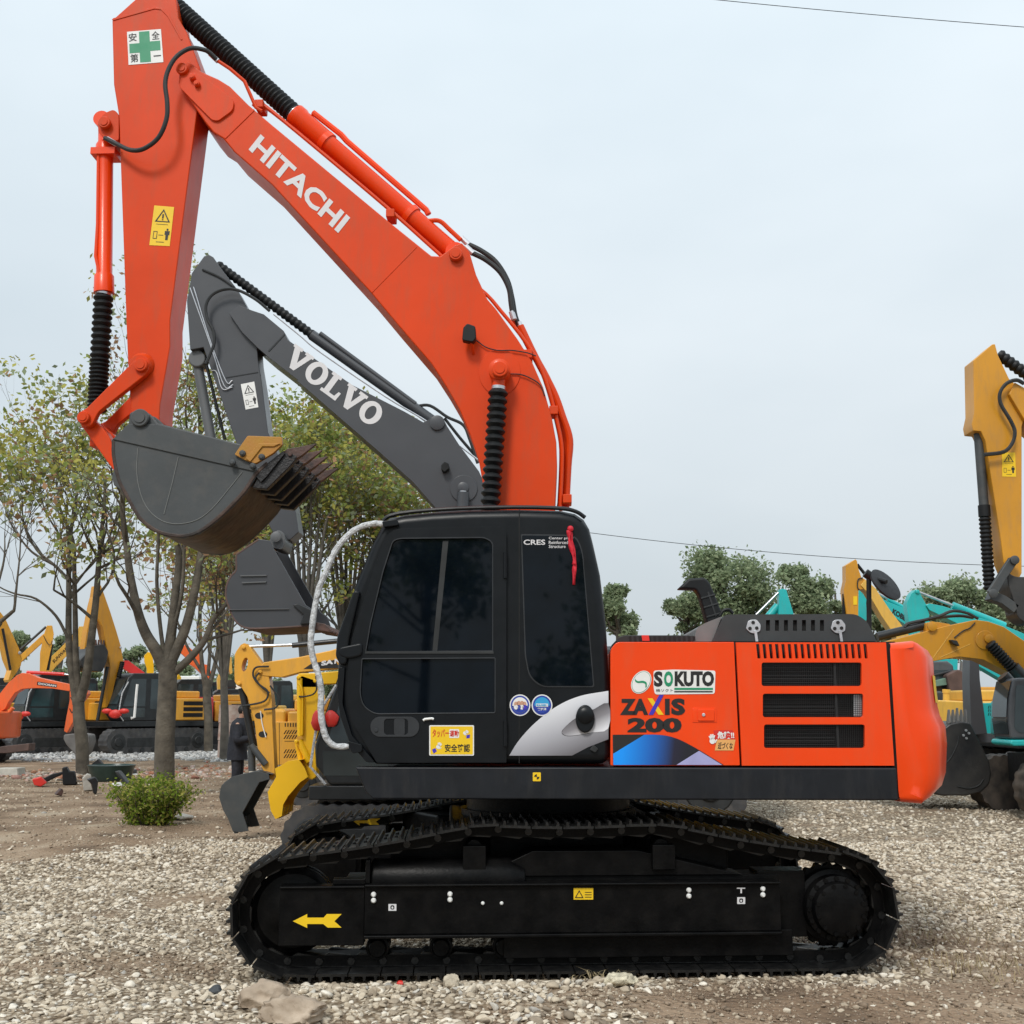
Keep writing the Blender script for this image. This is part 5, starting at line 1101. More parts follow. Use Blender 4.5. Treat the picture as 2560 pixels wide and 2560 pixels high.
# ------------------------------------------------------------------ the other machines in the yard
def paint(n, c, r=.4): M[n] = mat(n, c, r, var=.1, scale=1.2, coat=.15, bump=.03, bscale=8)
paint('amber_paint', (.60, .27, .012)); paint('deep_yellow_paint', (.74, .36, .035)); paint('bright_yellow_paint', (.85, .48, .005)); paint('pale_yellow_paint', (.72, .42, .07)); paint('teal_paint', (.012, .42, .42)); paint('scarlet_paint', (.68, .035, .035)); paint('small_orange_paint', (.80, .13, .025)); paint('slate_paint', (.048, .051, .058), .38); paint('pale_slate_paint', (.10, .105, .11), .5)
M['cab_black'] = mat('cab_black', (.016, .018, .02), .35, var=.3); M['cab_grey'] = mat('cab_grey', (.075, .08, .088), .35, var=.2); M['far_glass'] = mat('far_glass', (.035, .05, .055), .06, var=.5, scale=1, spec=.6); M['far_track'] = mat('far_track_steel', (.05, .05, .052), .5, var=.4, scale=6); M['rust_track'] = mat('rusty_track_steel', (.05, .043, .038), .7, var=.4, scale=6, c2=(.11, .088, .07))
M['rust_bucket'] = mat('rusty_bucket_steel', (.075, .045, .038), .7, var=.3, scale=2, c2=(.15, .09, .075)); M['grey_bucket'] = mat('worn_grey_bucket', (.15, .145, .14), .6, var=.3, scale=3, bump=.15)
M['dark_bucket'] = mat('dark_bucket_steel', (.02, .021, .026), .4, var=.5, scale=2, bump=.2, bscale=10, c2=(.05, .048, .045))
for k_ in ('amber_paint', 'deep_yellow_paint', 'pale_yellow_paint', 'small_orange_paint'): weather(M[k_], (.26, .17, .10), .4)
weather(M['teal_paint'], (.12, .24, .22), .4); weather(M['far_track'], (.15, .13, .105), .5, (3, 3, 3))
class Rig:
    def __init__(s, name, label, cat, px, Y, yaw=0, group=None, k=1):
        f0 = Frame((0, Y), 0); g = f0.P(px, 1769); s.fr = Frame((g.x, Y), yaw); s.t = thing(name, label, cat, (g.x, Y, 0), group); s.Y = Y; s.k = k
    def m(s, v=0): return lambda x, y: s.fr.P(x, y, v * s.k)
    def limb(s, name, pts, w, mt, v=0, r=0, bevel=.012, parent=None):
        b = MB(); side(b, rnd(pts, r) if r else pts, (v - w / 2) * s.k, (v + w / 2) * s.k, fr=s.fr); return b.build(name, mt, parent or s.t, bevel=bevel)
    def bar(s, name, pts, w, mt, v=0, parent=None):
        """pts = (x, y, half width) along the centre line in photo pixels"""
        L_, R_ = [], []
        for i, (x, y, h) in enumerate(pts):
            a, c = pts[max(0, i - 1)], pts[min(len(pts) - 1, i + 1)]; d = V((c[0] - a[0], c[1] - a[1], 0)).normalized(); L_.append((x - d.y * h, y + d.x * h)); R_.append((x + d.y * h, y - d.x * h))
        return s.limb(name, L_ + R_[::-1], w, mt, v, parent=parent)
    def rod(s, name, p0, p1, rpx, mt, v=0, parent=None, n=14):
        k = s.Y / FPX; b = MB(); b.cyl(s.m(v)(*p0), s.m(v)(*p1), rpx * k, n=n); return b.build(name, mt, parent or s.t)
    def bel(s, p0, p1, rpx, n, v=0, parent=None, mt=None):
        k = s.Y / FPX; a, c = s.m(v)(*p0), s.m(v)(*p1); b = MB(); b.bellows(a, c, rpx * .78 * k, rpx * k, (c - a).length / n, 16); return b.build('bellows', mt or M['rubber'], parent or s.t)
    def hose(s, pts, rpx, v=0, mt=None, parent=None, name='hydraulic_hose'):
        k = s.Y / FPX; b = MB(); b.tube([s.m(v)(*p) for p in spl(pts, 5)], rpx * k, 6); return b.build(name, mt or M['hose'], parent or s.t)
    def pin(s, p, rpx, mt, v, name='pivot_pin', parent=None):
        k = s.Y / FPX; b = MB(); c = s.m(v)(*p); b.lathe(c, -s.fr.v, [(0, rpx * k), (.03, rpx * k), (.04, rpx * k * .6)], 16); return b.build(name, mt, parent or s.t)
    def letters(s, txt, bl, br, tl, v, mt, bold=.03, parent=None):
        b = MB(); text(b, s.m(v), txt, bl, br, tl, 0, bold); return b.build('lettering', mt, parent or s.t)
def stadium(L_, h, n=12, teeth=True):
    r = h / 2; p = []
    for k in range(n + 1): a = -math.pi / 2 - math.pi * k / n; p.append((-L_ / 2 + r + r * math.cos(a), r + r * math.sin(a)))
    for k in range(n + 1): a = math.pi / 2 - math.pi * k / n; p.append((L_ / 2 - r + r * math.cos(a), r + r * math.sin(a)))
    if not teeth: return p
    q, _ = resample(p, 52 * 4); c = []
    for i, (x, y) in enumerate(q):
        a, b = V((*q[i - 1], 0)), V((*q[(i + 1) % len(q)], 0)); t_ = (b - a).normalized(); o = .022 if i % 4 in (0, 1) else 0; ox, oy = -t_.y, t_.x
        if ox * x + oy * (y - r) < 0: ox, oy = -ox, -oy
        c.append((x + ox * o, y + oy * o))
    return c
def body(rg, s, main, cabm, u0=0, cwm=None, track=None, skirt=None, grille=True, cab=True, glass=None, z_=0, hoodm=None, hood=True):
    fr, t = rg.fr, rg.t; track = track or M['far_track']; skirt = skirt or M['cab_black']; glass = glass or M['far_glass']
    A = lambda u, v, z: fr.at(u0 + u * s, v * s, z_ + z * s)
    def bx(mb, a, b_, c, d, e, f, mi=0):
        mb.add([A(u, v, z) for z in (e, f) for v in (c, d) for u in (a, b_)], [[0, 2, 3, 1], [4, 5, 7, 6], [0, 1, 5, 4], [2, 6, 7, 3], [0, 4, 6, 2], [1, 3, 7, 5]], mi)
    for vc in (-1.1, 1.1):
        b = MB(); b.prism([A(u, vc - .3, z) for u, z in stadium(4.2, .9)], fr.v * .6 * s); tr = b.build('crawler_track', track, t)
        b = MB(); sg = -1 if vc < 0 else 1; bx(b, -1.3, 1.3, vc + sg * .3, vc + sg * .31, .26, .58)
        for e in (-1.66, 1.66): b.lathe(A(e, vc + sg * .3, .45), fr.v * sg, [(0, .30 * s), (.02 * s, .28 * s), (.03 * s, .16 * s), (.06 * s, .14 * s)], 20)
        for k in range(6): b.lathe(A(-1.15 + k * .46, vc + sg * .3, .16), fr.v * sg, [(0, .09 * s), (.03 * s, .08 * s)], 12)
        b.build('track_frame', M['hose'], tr, bevel=.01)
    b = MB(); bx(b, -.7, .7, -.8, .8, .45, .95); b.build('center_frame', M['dark'], t)
    b = MB(); bx(b, -1.75, 2.1, -1.33, 1.33, .98, 1.18); b.build('main_frame', skirt, t, bevel=.02 * s)
    if cab:
        pr = [(-1.45, 1.18), (-1.66, 1.45), (-1.68, 1.75), (-1.35, 2.75), (-1.15, 2.92), (.0, 2.95), (.14, 2.85), (.22, 2.2), (.25, 1.18)]
        b = MB(); b.prism([A(u, -1.34, z) for u, z in pr], fr.v * 1.0 * s); co = b.build('cab', cabm, t, bevel=.05 * s)
        def pane(name, q):
            b = MB(); vs = [A(*p) for p in q]; b.flat(vs); b.build(name, glass, co, fix=False)
        e = 1.347
        pane('door_window', [(-1.52, -e, 1.72), (-.62, -e, 1.72), (-.62, -e, 2.72), (-1.22, -e, 2.72)]); pane('door_window', [(-1.54, -e, 1.32), (-.62, -e, 1.32), (-.62, -e, 1.66), (-1.56, -e, 1.66)]); pane('rear_window', [(-.42, -e, 1.62), (.14, -e, 1.62), (.06, -e, 2.72), (-.42, -e, 2.72)])
        g = [(-1.672, 1.80), (-1.375, 2.70)]; pane('front_window', [(g[0][0] - .012, -1.24, g[0][1]), (g[0][0] - .012, -.44, g[0][1]), (g[1][0] - .012, -.44, g[1][1]), (g[1][0] - .012, -1.24, g[1][1])])
        pane('front_window', [(-1.672, -1.24, 1.48), (-1.672, -.44, 1.48), (-1.69, -.44, 1.73), (-1.69, -1.24, 1.73)])
        b = MB(); b.tube([A(-1.5, -1.40, 1.2), A(-1.72, -1.42, 1.45), A(-1.62, -1.42, 2.2), A(-1.38, -1.40, 2.6)], .022 * s, 6); b.build('grab_rail', M['wrap'], co)
    b = MB(); bx(b, .30, 2.06, -1.345, 1.345, 1.19, 2.02); pn = b.build('side_panel', main, t, bevel=.05 * s)
    if grille:
        b = MB()
        for k in range(3): bx(b, 1.0, 1.85, -1.352, -1.34, 1.32 + k * .22, 1.47 + k * .22)
        b.build('grille', M['dark'], pn)
    b = MB(); bx(b, .75, 2.0, -.9, .9, 2.02, 2.3 if hood else 2.06); b.build('engine_hood', hoodm or main, t, bevel=.06 * s)
    cp = [(2.1, -1.34), (2.4, -1.25), (2.62, -.8), (2.72, 0), (2.62, .8), (2.4, 1.25), (2.1, 1.34)]
    b = MB(); b.prism([A(u, v, 1.0) for u, v in cp], (0, 0, 1.08 * s)); b.build('counterweight', cwm or main, t, bevel=.09 * s)
    b = MB(); bx(b, -1.5, .25, .42, 1.33, 1.19, 1.85); b.build('tank_box', main, t, bevel=.05 * s)
    return A
GY = 'excavators parked at the back of the yard'

# ---- the big grey excavator right behind
r = Rig('excavator', 'dark grey excavator with white VOLVO lettering on its boom, behind the orange one', 'excavator', 1420, 18.7, k=1.28); t5 = lambda x, y: (440 + x / 4.83, 620 + y / 4.83); t6 = lambda x, y: (800 + x / 3.019, 900 + y / 3.019)
SL = M['slate_paint']; body(r, 1.27, SL, M['cab_grey'], u0=-.2, skirt=SL, hood=False)
bo = r.limb('boom', [t5(640, 790), t5(760, 690), t5(910, 750), t5(1060, 800), t5(1300, 1000), (720, 850), (880, 962), t6(640, 390), t6(780, 470), t6(820, 450), t6(850, 420), t6(930, 440), t6(960, 500), t6(1050, 640), t6(1200, 840), (1225, 1240), (1260, 1330), (1290, 1440), (1280, 1560), (1230, 1600), (1190, 1540), (1150, 1380), t6(880, 1125), t6(700, 920), t6(430, 680), (740, 950), t5(1480, 1600), t5(1130, 1330), t5(980, 1200), t5(800, 1020)], .5, SL)
r.limb('boom_plate', [t5(1310, 1030), t5(1110, 1240), t5(1125, 1250), t5(1322, 1040)], .01, M['cab_black'], v=-.252, parent=bo, bevel=0)
# slab lettering built from outlines: v o l v o along the boom
def slab(b, m, ch, o, ex, ey):
    f = lambda pts: px2(m, [(o[0] + ex[0] * x + ey[0] * y, o[1] + ex[1] * x + ey[1] * y) for x, y in pts])
    if ch == 'V': b.flat(f([(-.04, 1), (.42, 1), (.42, .86), (.34, .86), (.52, .36), (.68, .86), (.58, .86), (.58, 1), (1.0, 1), (1.0, .86), (.92, .86), (.60, 0), (.38, 0), (.04, .86), (-.04, .86)]))
    if ch == 'L': b.flat(f([(0, 1), (.5, 1), (.5, .86), (.38, .86), (.38, .15), (.66, .15), (.72, .4), (.84, .4), (.82, 0), (0, 0), (0, .14), (.12, .14), (.12, .86), (0, .86)]))
    if ch == 'O': b.holed(f(ell(.46, .5, .48, .52, 28)), [f(ell(.46, .5, .21, .33, 24))], r.fr.v * .001)
b = MB(); m = r.m(-.254); O = V((726, 908, 0)); E = V((952, 1046, 0)) ; 
bl0, br0 = (706, 906), (934, 1072); ex = ((br0[0] - bl0[0]), (br0[1] - bl0[1])); up = (34, -46)
wd = {'V': 1.02, 'O': .98, 'L': .88}; tot = sum(wd[c] for c in 'VOLVO'); pos = 0
for ch in 'VOLVO':
    o = (bl0[0] + ex[0] * pos / tot, bl0[1] + ex[1] * pos / tot); slab(b, m, ch, o, (ex[0] / tot, ex[1] / tot), up); pos += wd[ch]
b.build('lettering', M['letter'], bo)
ar = r.limb('arm', [t5(130, 640), t5(190, 300), t5(340, 95), t5(400, 80), t5(450, 110), t5(540, 240), t5(740, 500), t5(850, 700), t5(880, 850), t5(980, 1200), (645, 900), (655, 960), (670, 1080), (730, 1220), (747, 1330), (725, 1350), (690, 1345), (660, 1290), (588, 1100), (540, 960), t5(330, 1200), t5(170, 1230)], .36, SL)
r.limb('arm_plate', [t5(600, 1560), t5(990, 1495), t5(990, 1503), t5(600, 1570)], .01, M['cab_black'], v=-.182, parent=ar, bevel=0)
warn(r.fr, [r.m(-.184 - .002 * k) for k in range(3)], [t5(782, 1645), t5(945, 1612), (646, 1018), (614, 1024)], ar, M['white'])
for pts in ([t5(210, 470), t5(240, 560), t5(400, 1080), t5(600, 1600), t5(680, 1600)], [t5(170, 480), t5(220, 620), t5(420, 1180), t5(580, 1660), t5(690, 1650)], [t5(420, 1480), t5(490, 1500), t5(560, 1700), t5(680, 1680)]): r.hose(pts, 1.4, -.2, M['zinc'], ar, 'arm_pipe')
r.hose([t5(1130, 760), t5(960, 620), t5(750, 510), t5(580, 500), t5(430, 570), t5(360, 700), t5(380, 860), t5(450, 1000), t5(460, 1150), t5(400, 1310), t5(360, 1400)], 4, -.3)
r.hose([t5(320, 260), t5(520, 350), t5(700, 470)], 3, -.19)
r.bel(t5(500, 200), t5(1660, 1060), 13, 22, 0.02); r.rod('arm_cylinder', t5(1640, 1050), t6(880, 480), 14, SL, 0.02); r.rod('arm_cylinder_pipe', t5(1740, 1030), t6(720, 330), 6, SL, -.02)
r.pin(t6(885, 475), 19, SL, -.26); r.pin(t6(1080, 965), 14, SL, -.27); r.limb('boss_ring', ell(*t6(1085, 970), 34, 34), .02, SL, v=-.26, bevel=.006)
r.rod('boom_cylinder', t6(1080, 1000), (1150, 1500), 15, SL, -.36); r.rod('cylinder_rod', t6(1080, 990), t6(1075, 1100), 9, M['steel'], -.36)
r.hose([t6(720, 350), t6(830, 345), t6(960, 430), t6(1080, 490), t6(1130, 600), t6(1190, 780)], 4, 0); r.hose([t6(940, 440), t6(1050, 580), t6(1170, 720)], 4, .05)
r.hose([t5(1180, 800), t5(1500, 1060), (800, 880), t6(500, 280), t6(830, 480), t6(1200, 760)], 2.2, -.16, M['zinc'], bo, 'boom_pipe')
r.limb('work_light', [t6(915, 790), t6(940, 765), t6(970, 780), t6(975, 820), t6(940, 845), t6(915, 830)], .12, M['rubber'], v=-.3)
r.rod('bucket_cylinder', t5(240, 1290), (528, 1100), 13, M['pale_slate_paint'], -.02); r.limb('cylinder_eye', ell(*t5(250, 1330), 22, 22), .2, M['pale_slate_paint'], v=-.02, bevel=.03)
r.rod('cylinder_pipe', t5(370, 1420), (562, 1098), 4, M['rubber'], -.1)
t8 = lambda x, y: (540 + x / 4.953, 1250 + y / 4.953)
bkt = [t8(240, 690), t8(300, 630), t8(520, 480), t8(660, 500), t8(690, 560), t8(1110, 1300), t8(1200, 1360), t8(1240, 1480), t8(1220, 1560), t8(500, 1600), t8(350, 1590), t8(220, 1490), t8(150, 1330), t8(110, 1200), t8(120, 1050), t8(180, 930), t8(240, 860)]
b = MB(); side(b, bkt, -.74, -.70, fr=r.fr, vref=-.74); side(b, bkt, .70, .74, fr=r.fr, vref=-.74); sh = [uz(*p, -.74, r.fr) for p in spl([t8(520, 480), t8(300, 630), t8(240, 690), t8(240, 860), t8(180, 930), t8(120, 1050), t8(110, 1200), t8(150, 1330), t8(220, 1490), t8(350, 1590), t8(600, 1600), t8(1220, 1565)], 3)]
n = len(sh); inn = []
for i in range(n):
    d = V((sh[min(i + 1, n - 1)][0] - sh[max(i - 1, 0)][0], sh[min(i + 1, n - 1)][1] - sh[max(i - 1, 0)][1], 0)).normalized(); inn.append((sh[i][0] - d.y * .03, sh[i][1] + d.x * .03))
b.prism([r.fr.at(u, -.745, z) for u, z in sh + inn[::-1]], r.fr.v * 1.49, 1); bo2 = b.build('bucket', [M['slate_paint'], M['rust_bucket']], r.t, bevel=.01)
for p in ([t8(300, 930), t8(625, 925), t8(625, 940), t8(300, 945)], [t8(320, 1015), t8(620, 1005), t8(620, 1020), t8(320, 1032)], [t8(150, 1355), t8(900, 1345), t8(900, 1352), t8(150, 1362)]): r.limb('wear_strip', p, .02, M['pale_slate_paint'], v=-.59, parent=bo2, bevel=0)
r.limb('side_cutter', [t8(950, 1300), t8(1010, 1280), t8(1200, 1370), t8(1220, 1530), t8(1040, 1540), t8(1080, 1420)], .04, M['cab_black'], v=-.6, parent=bo2)
for k in range(5):
    v = -.64 + k * .32; q = [uz(*p, -.74, r.fr) for p in (t8(1180, 1500), t8(1340, 1530), t8(1440, 1620), t8(1430, 1640), t8(1180, 1600))]; b = MB(); b.prism([r.fr.at(u, v - .05, z) for u, z in q], r.fr.v * .1); b.build('tooth', M['tooth'], bo2, bevel=.01)
r.pin(t8(742, 460), 13, M['pale_slate_paint'], -.4); r.limb('bucket_ear', rnd([t8(640, 560), t8(700, 400), t8(790, 370), t8(850, 420), t8(860, 520), t8(820, 620), t8(720, 600)], 8), .5, M['pale_slate_paint'], v=-.1)

# ---- orange-yellow mini digger arm with dark bucket, body with louvres behind
te = lambda x, y: (540 + x / 3.33, 1540 + y / 3.33)
DY = M['deep_yellow_paint']
r = Rig('excavator', 'orange yellow excavator with slotted arm and dark grey bucket resting on the soil', 'excavator', 1080, 15.8, group='yellow excavators parked left of the cab')
body(r, .74, DY, M['cab_black'], cwm=DY)
b = MB(); sl = ell(*te(240, 405), 7, 18, 16, 12); sideholed(b, [te(155, 320), te(170, 290), te(205, 240), te(235, 225), te(270, 245), te(375, 390), te(440, 500), te(465, 700), te(470, 900), te(480, 1100), te(492, 1330), te(470, 1370), te(430, 1350), te(380, 1260), te(350, 1130), te(320, 880), te(265, 680), te(215, 600), te(172, 575), te(155, 545), te(152, 440)], [sl], -.11, .11, fr=r.fr)
ar = b.build('arm', DY, r.t, bevel=.006)
for p, k in ((te(232, 262), 5), (te(195, 562), 5), (te(370, 465), 5)): r.pin(p, k, DY, -.11, parent=ar)
bo = r.limb('boom', [te(335, 480), te(345, 440), te(400, 385), te(700, 340), te(960, 285), (900, 1600), (960, 1610), (985, 1680), (960, 1720), (935, 1690), (890, 1660), te(1000, 440), te(700, 470), te(545, 512), te(400, 500), te(360, 490)], .24, DY, v=.0)
r.limb('boom_stripe', [te(730, 440), te(800, 392), te(990, 365), (850, 1670), te(780, 440)], .005, M['ink'], v=-.124, parent=bo, bevel=0)
r.letters('SA', te(875, 415), te(975, 400), te(878, 375), -.129, M['letter'], .05, bo)
r.letters('NY', te(985, 398), te(1085, 384), te(988, 357), -.129, M['letter'], .05, bo)
r.rod('cylinder_rod', te(240, 255), te(645, 240), 4, M['steel']); r.rod('arm_cylinder', te(635, 245), (850, 1602), 6.5, M['cab_black'])
r.rod('bucket_cylinder', te(215, 600), te(315, 1090), 9, M['cab_black'])
r.rod('tilt_link', te(290, 1075), te(415, 1235), 8, M['bucket'], -.12); r.rod('push_link', te(295, 1080), te(300, 1290), 9, M['bucket'], 0)
for pts in ([te(440, 420), te(330, 430), te(310, 500), te(360, 570), te(430, 630), te(400, 710), te(220, 750)], [te(360, 470), te(330, 520), te(380, 590), te(445, 640)], [te(450, 580), te(520, 680), te(500, 760), te(400, 780)]): r.hose(pts, 2.4, -.16)
for p in (te(360, 830), te(390, 985)): r.limb('paint_patch', ell(*p, 11, 8, 12), .004, M['ink'], v=-.112, parent=ar, bevel=0)
r.hose([te(370, 790), te(385, 900), te(415, 1010)], 1.4, -.13, M['white'], None, 'tied_cord')
kb = [te(130, 1340), te(240, 1310), te(350, 1292), te(440, 1312), te(445, 1360), te(360, 1385), te(220, 1640), te(270, 1790), te(200, 1800), te(140, 1795), te(100, 1690), te(60, 1620), te(25, 1510), te(45, 1410)]
b = MB(); side(b, kb, -.34, -.31, fr=r.fr); side(b, kb, .31, .34, vref=-.34, fr=r.fr); q = [uz(*p, -.34, r.fr) for p in spl([te(440, 1320), te(350, 1296), te(240, 1314), te(130, 1345), te(48, 1410), te(30, 1510), te(64, 1618), te(104, 1688), te(142, 1780)], 3)]
qi = [(a + .03, c) for a, c in q]; b.prism([r.fr.at(u, -.335, z) for u, z in q + qi[::-1]], r.fr.v * .67); bo2 = b.build('bucket', M['bucket'], r.t, bevel=.006)
for k in range(4):
    v = -.29 + k * .19; q = [uz(*p, -.34, r.fr) for p in (te(105, 1690), te(190, 1690), te(175, 1812), te(150, 1812))]; b = MB(); b.prism([r.fr.at(u, v - .035, z) for u, z in q], r.fr.v * .07); b.build('tooth', M['bucket'], bo2, bevel=.005)
# the louvred machine between and behind the two arms, facing away to the right
r = Rig('excavator', 'orange yellow excavator with slanted louvres and a hazard stripe, behind the two yellow arms', 'excavator', 968, 22, group='yellow excavators parked left of the cab')
r2 = Rig.__new__(Rig); r2.__dict__.update(r.__dict__); r2.fr = Frame(r.fr.o, 180); body(r2, .8, DY, M['cab_black'], cwm=DY, grille=False)
dv = -1.12; m = r.m(dv)
b = MB()
for rr_, y0 in ((0, 890), (1, 950), (1, 990), (2, 1110), (2, 1150)):
    for k in range(5):
        x = 572 + k * 22; o = 0 if rr_ == 0 else 10; b.flat(px2(m, [te(x + o, y0), te(x + 9 + o, y0), te(x + 9 - o, y0 + 32), te(x - o, y0 + 32)]))
b.flat(px2(m, [te(570, 1040), te(650, 1040), te(650, 1044), te(570, 1044)])); b.flat(px2(m, [te(525, 890), te(529, 890), te(529, 1250), te(525, 1250)])); b.build('louvre', M['dark'], r.t)
b = MB(); side(b, [te(470, 880), te(1120, 880), te(1120, 1240), te(470, 1240)], dv + .004, dv + .2, fr=r.fr); b.build('louvre_panel', DY, r.t, bevel=.01)
b = MB(); b.flat(px2(r.m(dv - .002), [te(840, 1190), te(1110, 1180), te(1112, 1205), te(842, 1215)]), 0)
for k in range(6): x = 850 + k * 44; b.flat(px2(r.m(dv - .004), [te(x, 1192), te(x + 18, 1190), te(x + 26, 1202), te(x + 16, 1212), te(x, 1212), te(x + 8, 1202)]), 1)
b.build('hazard_stripe', [M['letter'], M['ink']], r.t); b = MB(); text(b, r.m(dv - .004), 'SY75C', te(862, 1146), te(1000, 1138), te(862, 1116), 0, .04); b.build('lettering', M['letter'], r.t)
b = MB(); bw = V(Frame((0, 12.5), 0).P(*te(845, 870))); b.ball(bw, .085, 14, (.8, .5, 1.3)); b.ball(bw + V((.14, .05, .02)), .08, 14, (1, .5, 1.1)); o = b.build('red_bow', M['red'], None); tag(o, 'crumpled red cloth bow on the yellow machine, right behind the wrapped grab rail', 'bow')
dpl = o.modifiers.new('crumple', 'DISPLACE'); dpl.texture = bpy.data.textures.new('folds', 'CLOUDS'); dpl.texture.noise_scale = .06; dpl.strength = .05

# ---- bright yellow one just right of it
BY = M['bright_yellow_paint']
r = Rig('excavator', 'bright yellow excavator with upright arm and yellow bucket, right of the dark grey bucket', 'excavator', 1095, 13.6, group='yellow excavators parked left of the cab')
body(r, .74, BY, M['cab_black'])
r.limb('boom', [te(672, 500), te(690, 478), te(820, 475), te(990, 460), (900, 1670), (985, 1690), (1010, 1790), (980, 1800), (950, 1730), (900, 1715), te(990, 565), te(870, 570), te(860, 600), te(700, 600), te(672, 540)], .26, BY)
r.limb('arm', [te(690, 500), te(720, 492), te(860, 540), te(870, 600), te(862, 760), te(845, 1000), te(835, 1340), te(800, 1365), te(750, 1350), te(725, 1260), te(715, 1000), te(720, 760)], .22, BY, v=-.02)
r.rod('bucket_cylinder', te(695, 520), te(700, 1000), 7, BY, -.16); r.rod('push_link', te(672, 1045), te(710, 1230), 6, BY, -.1); r.rod('tilt_link', te(690, 1035), te(775, 1215), 8, BY, -.14)
for p in (te(690, 512), te(830, 540), te(690, 1212), te(757, 1340), te(672, 1045)): r.pin(p, 5, BY, -.17)
r.hose([te(830, 500), te(838, 600), te(810, 650), te(740, 670), te(690, 670)], 2, -.2); r.hose([te(680, 560), te(712, 600), te(720, 700), te(718, 990)], 2, -.19, BY)
kb = [te(490, 1270), te(540, 1245), te(600, 1208), te(690, 1195), te(740, 1270), te(765, 1340), te(700, 1385), te(600, 1500), te(560, 1570), te(548, 1665), te(495, 1692), te(455, 1620), te(430, 1465), te(500, 1340)]
b = MB(); side(b, kb, -.33, -.30, fr=r.fr); side(b, kb, .30, .33, vref=-.33, fr=r.fr); q = [uz(*p, -.33, r.fr) for p in spl([te(690, 1197), te(600, 1210), te(540, 1247), te(495, 1275), te(500, 1340), te(435, 1465), te(458, 1615), te(500, 1688)], 3)]
qi = [(a + .03, c) for a, c in q]; b.prism([r.fr.at(u, -.325, z) for u, z in q + qi[::-1]], r.fr.v * .65); bo2 = b.build('bucket', BY, r.t, bevel=.006)
for k in range(4):
    v = -.28 + k * .18; q = [uz(*p, -.33, r.fr) for p in (te(455, 1610), te(560, 1600), te(540, 1668), te(497, 1692))]; b = MB(); b.prism([r.fr.at(u, v - .035, z) for u, z in q], r.fr.v * .07); b.build('tooth', BY, bo2, bevel=.005)

# ---- left background row
zc = lambda x, y: (x / 4.6, 1480 + y / 4.6); zd = lambda x, y: (380 + x / 6.0375, 1560 + y / 6.0375)
OR = M['small_orange_paint']; CB = M['cab_black']
r = Rig('excavator', 'small orange excavator at the left edge with white lettering on its curved boom', 'excavator', -10, 36.5, group=GY)
body(r, .75, OR, CB, u0=-1.4)
bo = r.limb('boom', [zc(-120, 1500), zc(-60, 1280), zc(0, 1165), zc(100, 1040), zc(190, 960), zc(250, 930), zc(330, 935), zc(440, 985), zc(600, 1020), zc(790, 1060), zc(830, 1110), zc(790, 1140), zc(600, 1110), zc(380, 1105), zc(250, 1115), zc(170, 1160), zc(100, 1260), zc(60, 1340), zc(-20, 1400), zc(-60, 1560)], .3, OR)
r.limb('name_plate', [zc(430, 1030), zc(655, 1062), zc(648, 1098), zc(424, 1068)], .01, M['ink'], v=-.155, parent=bo, bevel=0); r.letters('DOOSAN', zc(440, 1064), zc(645, 1092), zc(443, 1040), -.165, M['letter'], .05, bo)
r.rod('arm_cylinder', zc(310, 922), zc(740, 945), 4, M['scarlet_paint']); r.rod('cylinder_rod', zc(735, 945), zc(830, 958), 2.2, M['steel'])
r.limb('arm', [zc(800, 1030), zc(850, 1060), zc(860, 1180), zc(1000, 1130), zc(1015, 1170), zc(900, 1320), zc(880, 1420), zc(770, 1620), zc(735, 1600), zc(760, 1450), zc(800, 1240)], .25, OR); r.rod('push_link', zc(150, 1330), zc(0, 1530), 5, OR, -.3)
b = MB(); gq = [zc(730, 1640), zc(900, 1620), zc(1020, 1640), zc(1030, 1720), zc(980, 1860), zc(930, 1900), zc(860, 1870), zc(760, 1760), zc(725, 1690)]; side(b, gq, -.3, .3, fr=r.fr); r_b = b.build('bucket', M['grey_bucket'], r.t, bevel=.04)
r.hose([zc(810, 1210), zc(850, 1290), zc(830, 1390), zc(800, 1340)], 1.2, -.2)

def back_digger(label, px, Y, yaw, s, main, u0=0, cw=None, **k):
    rg = Rig('excavator', label, 'excavator', px, Y, yaw, GY); body(rg, s, main, CB, u0=u0, cwm=cw, **k); return rg
AM, DYl, PY = M['amber_paint'], M['deep_yellow_paint'], M['pale_yellow_paint']
def redbow(rg, px, py, v, lab):
    b = MB(); c = V(rg.m(v)(px, py)); b.ball(c, .2, 10, (1.2, .5, .8)); b.ball(c + V((-.3, 0, .1)), .16, 10, (1.2, .5, .6)); b.ball(c + V((.3, 0, .1)), .16, 10, (1.2, .5, .6)); tag(b.build('red_bow', M['red'], None), lab, 'bow')
r = back_digger('yellow excavator with black cab, partly behind the small orange boom', 130, 45, 48, 1.0, DYl, skirt=CB)
redbow(r, 42, 1792, -2.2, "red cloth bow on the front of the black cab seen under the small orange boom")
r.limb('boom', [zc(-60, 60), zc(0, 225), zc(60, 300), zc(220, 650), zc(255, 770), zc(240, 850), zc(190, 930), zc(110, 1040), zc(95, 1010), zc(130, 900), zc(80, 780), zc(40, 600), zc(-40, 420)], .4, DYl, v=-.3)
r.rod('boom_cylinder', zc(30, 420), zc(120, 900), 3, CB, -.6); r.pin(zc(225, 700), 4, M['zinc'], -.55)
r = back_digger('yellow excavator whose boom and arm make an inverted V beside the left trees', 60, 52, 20, .9, DYl)
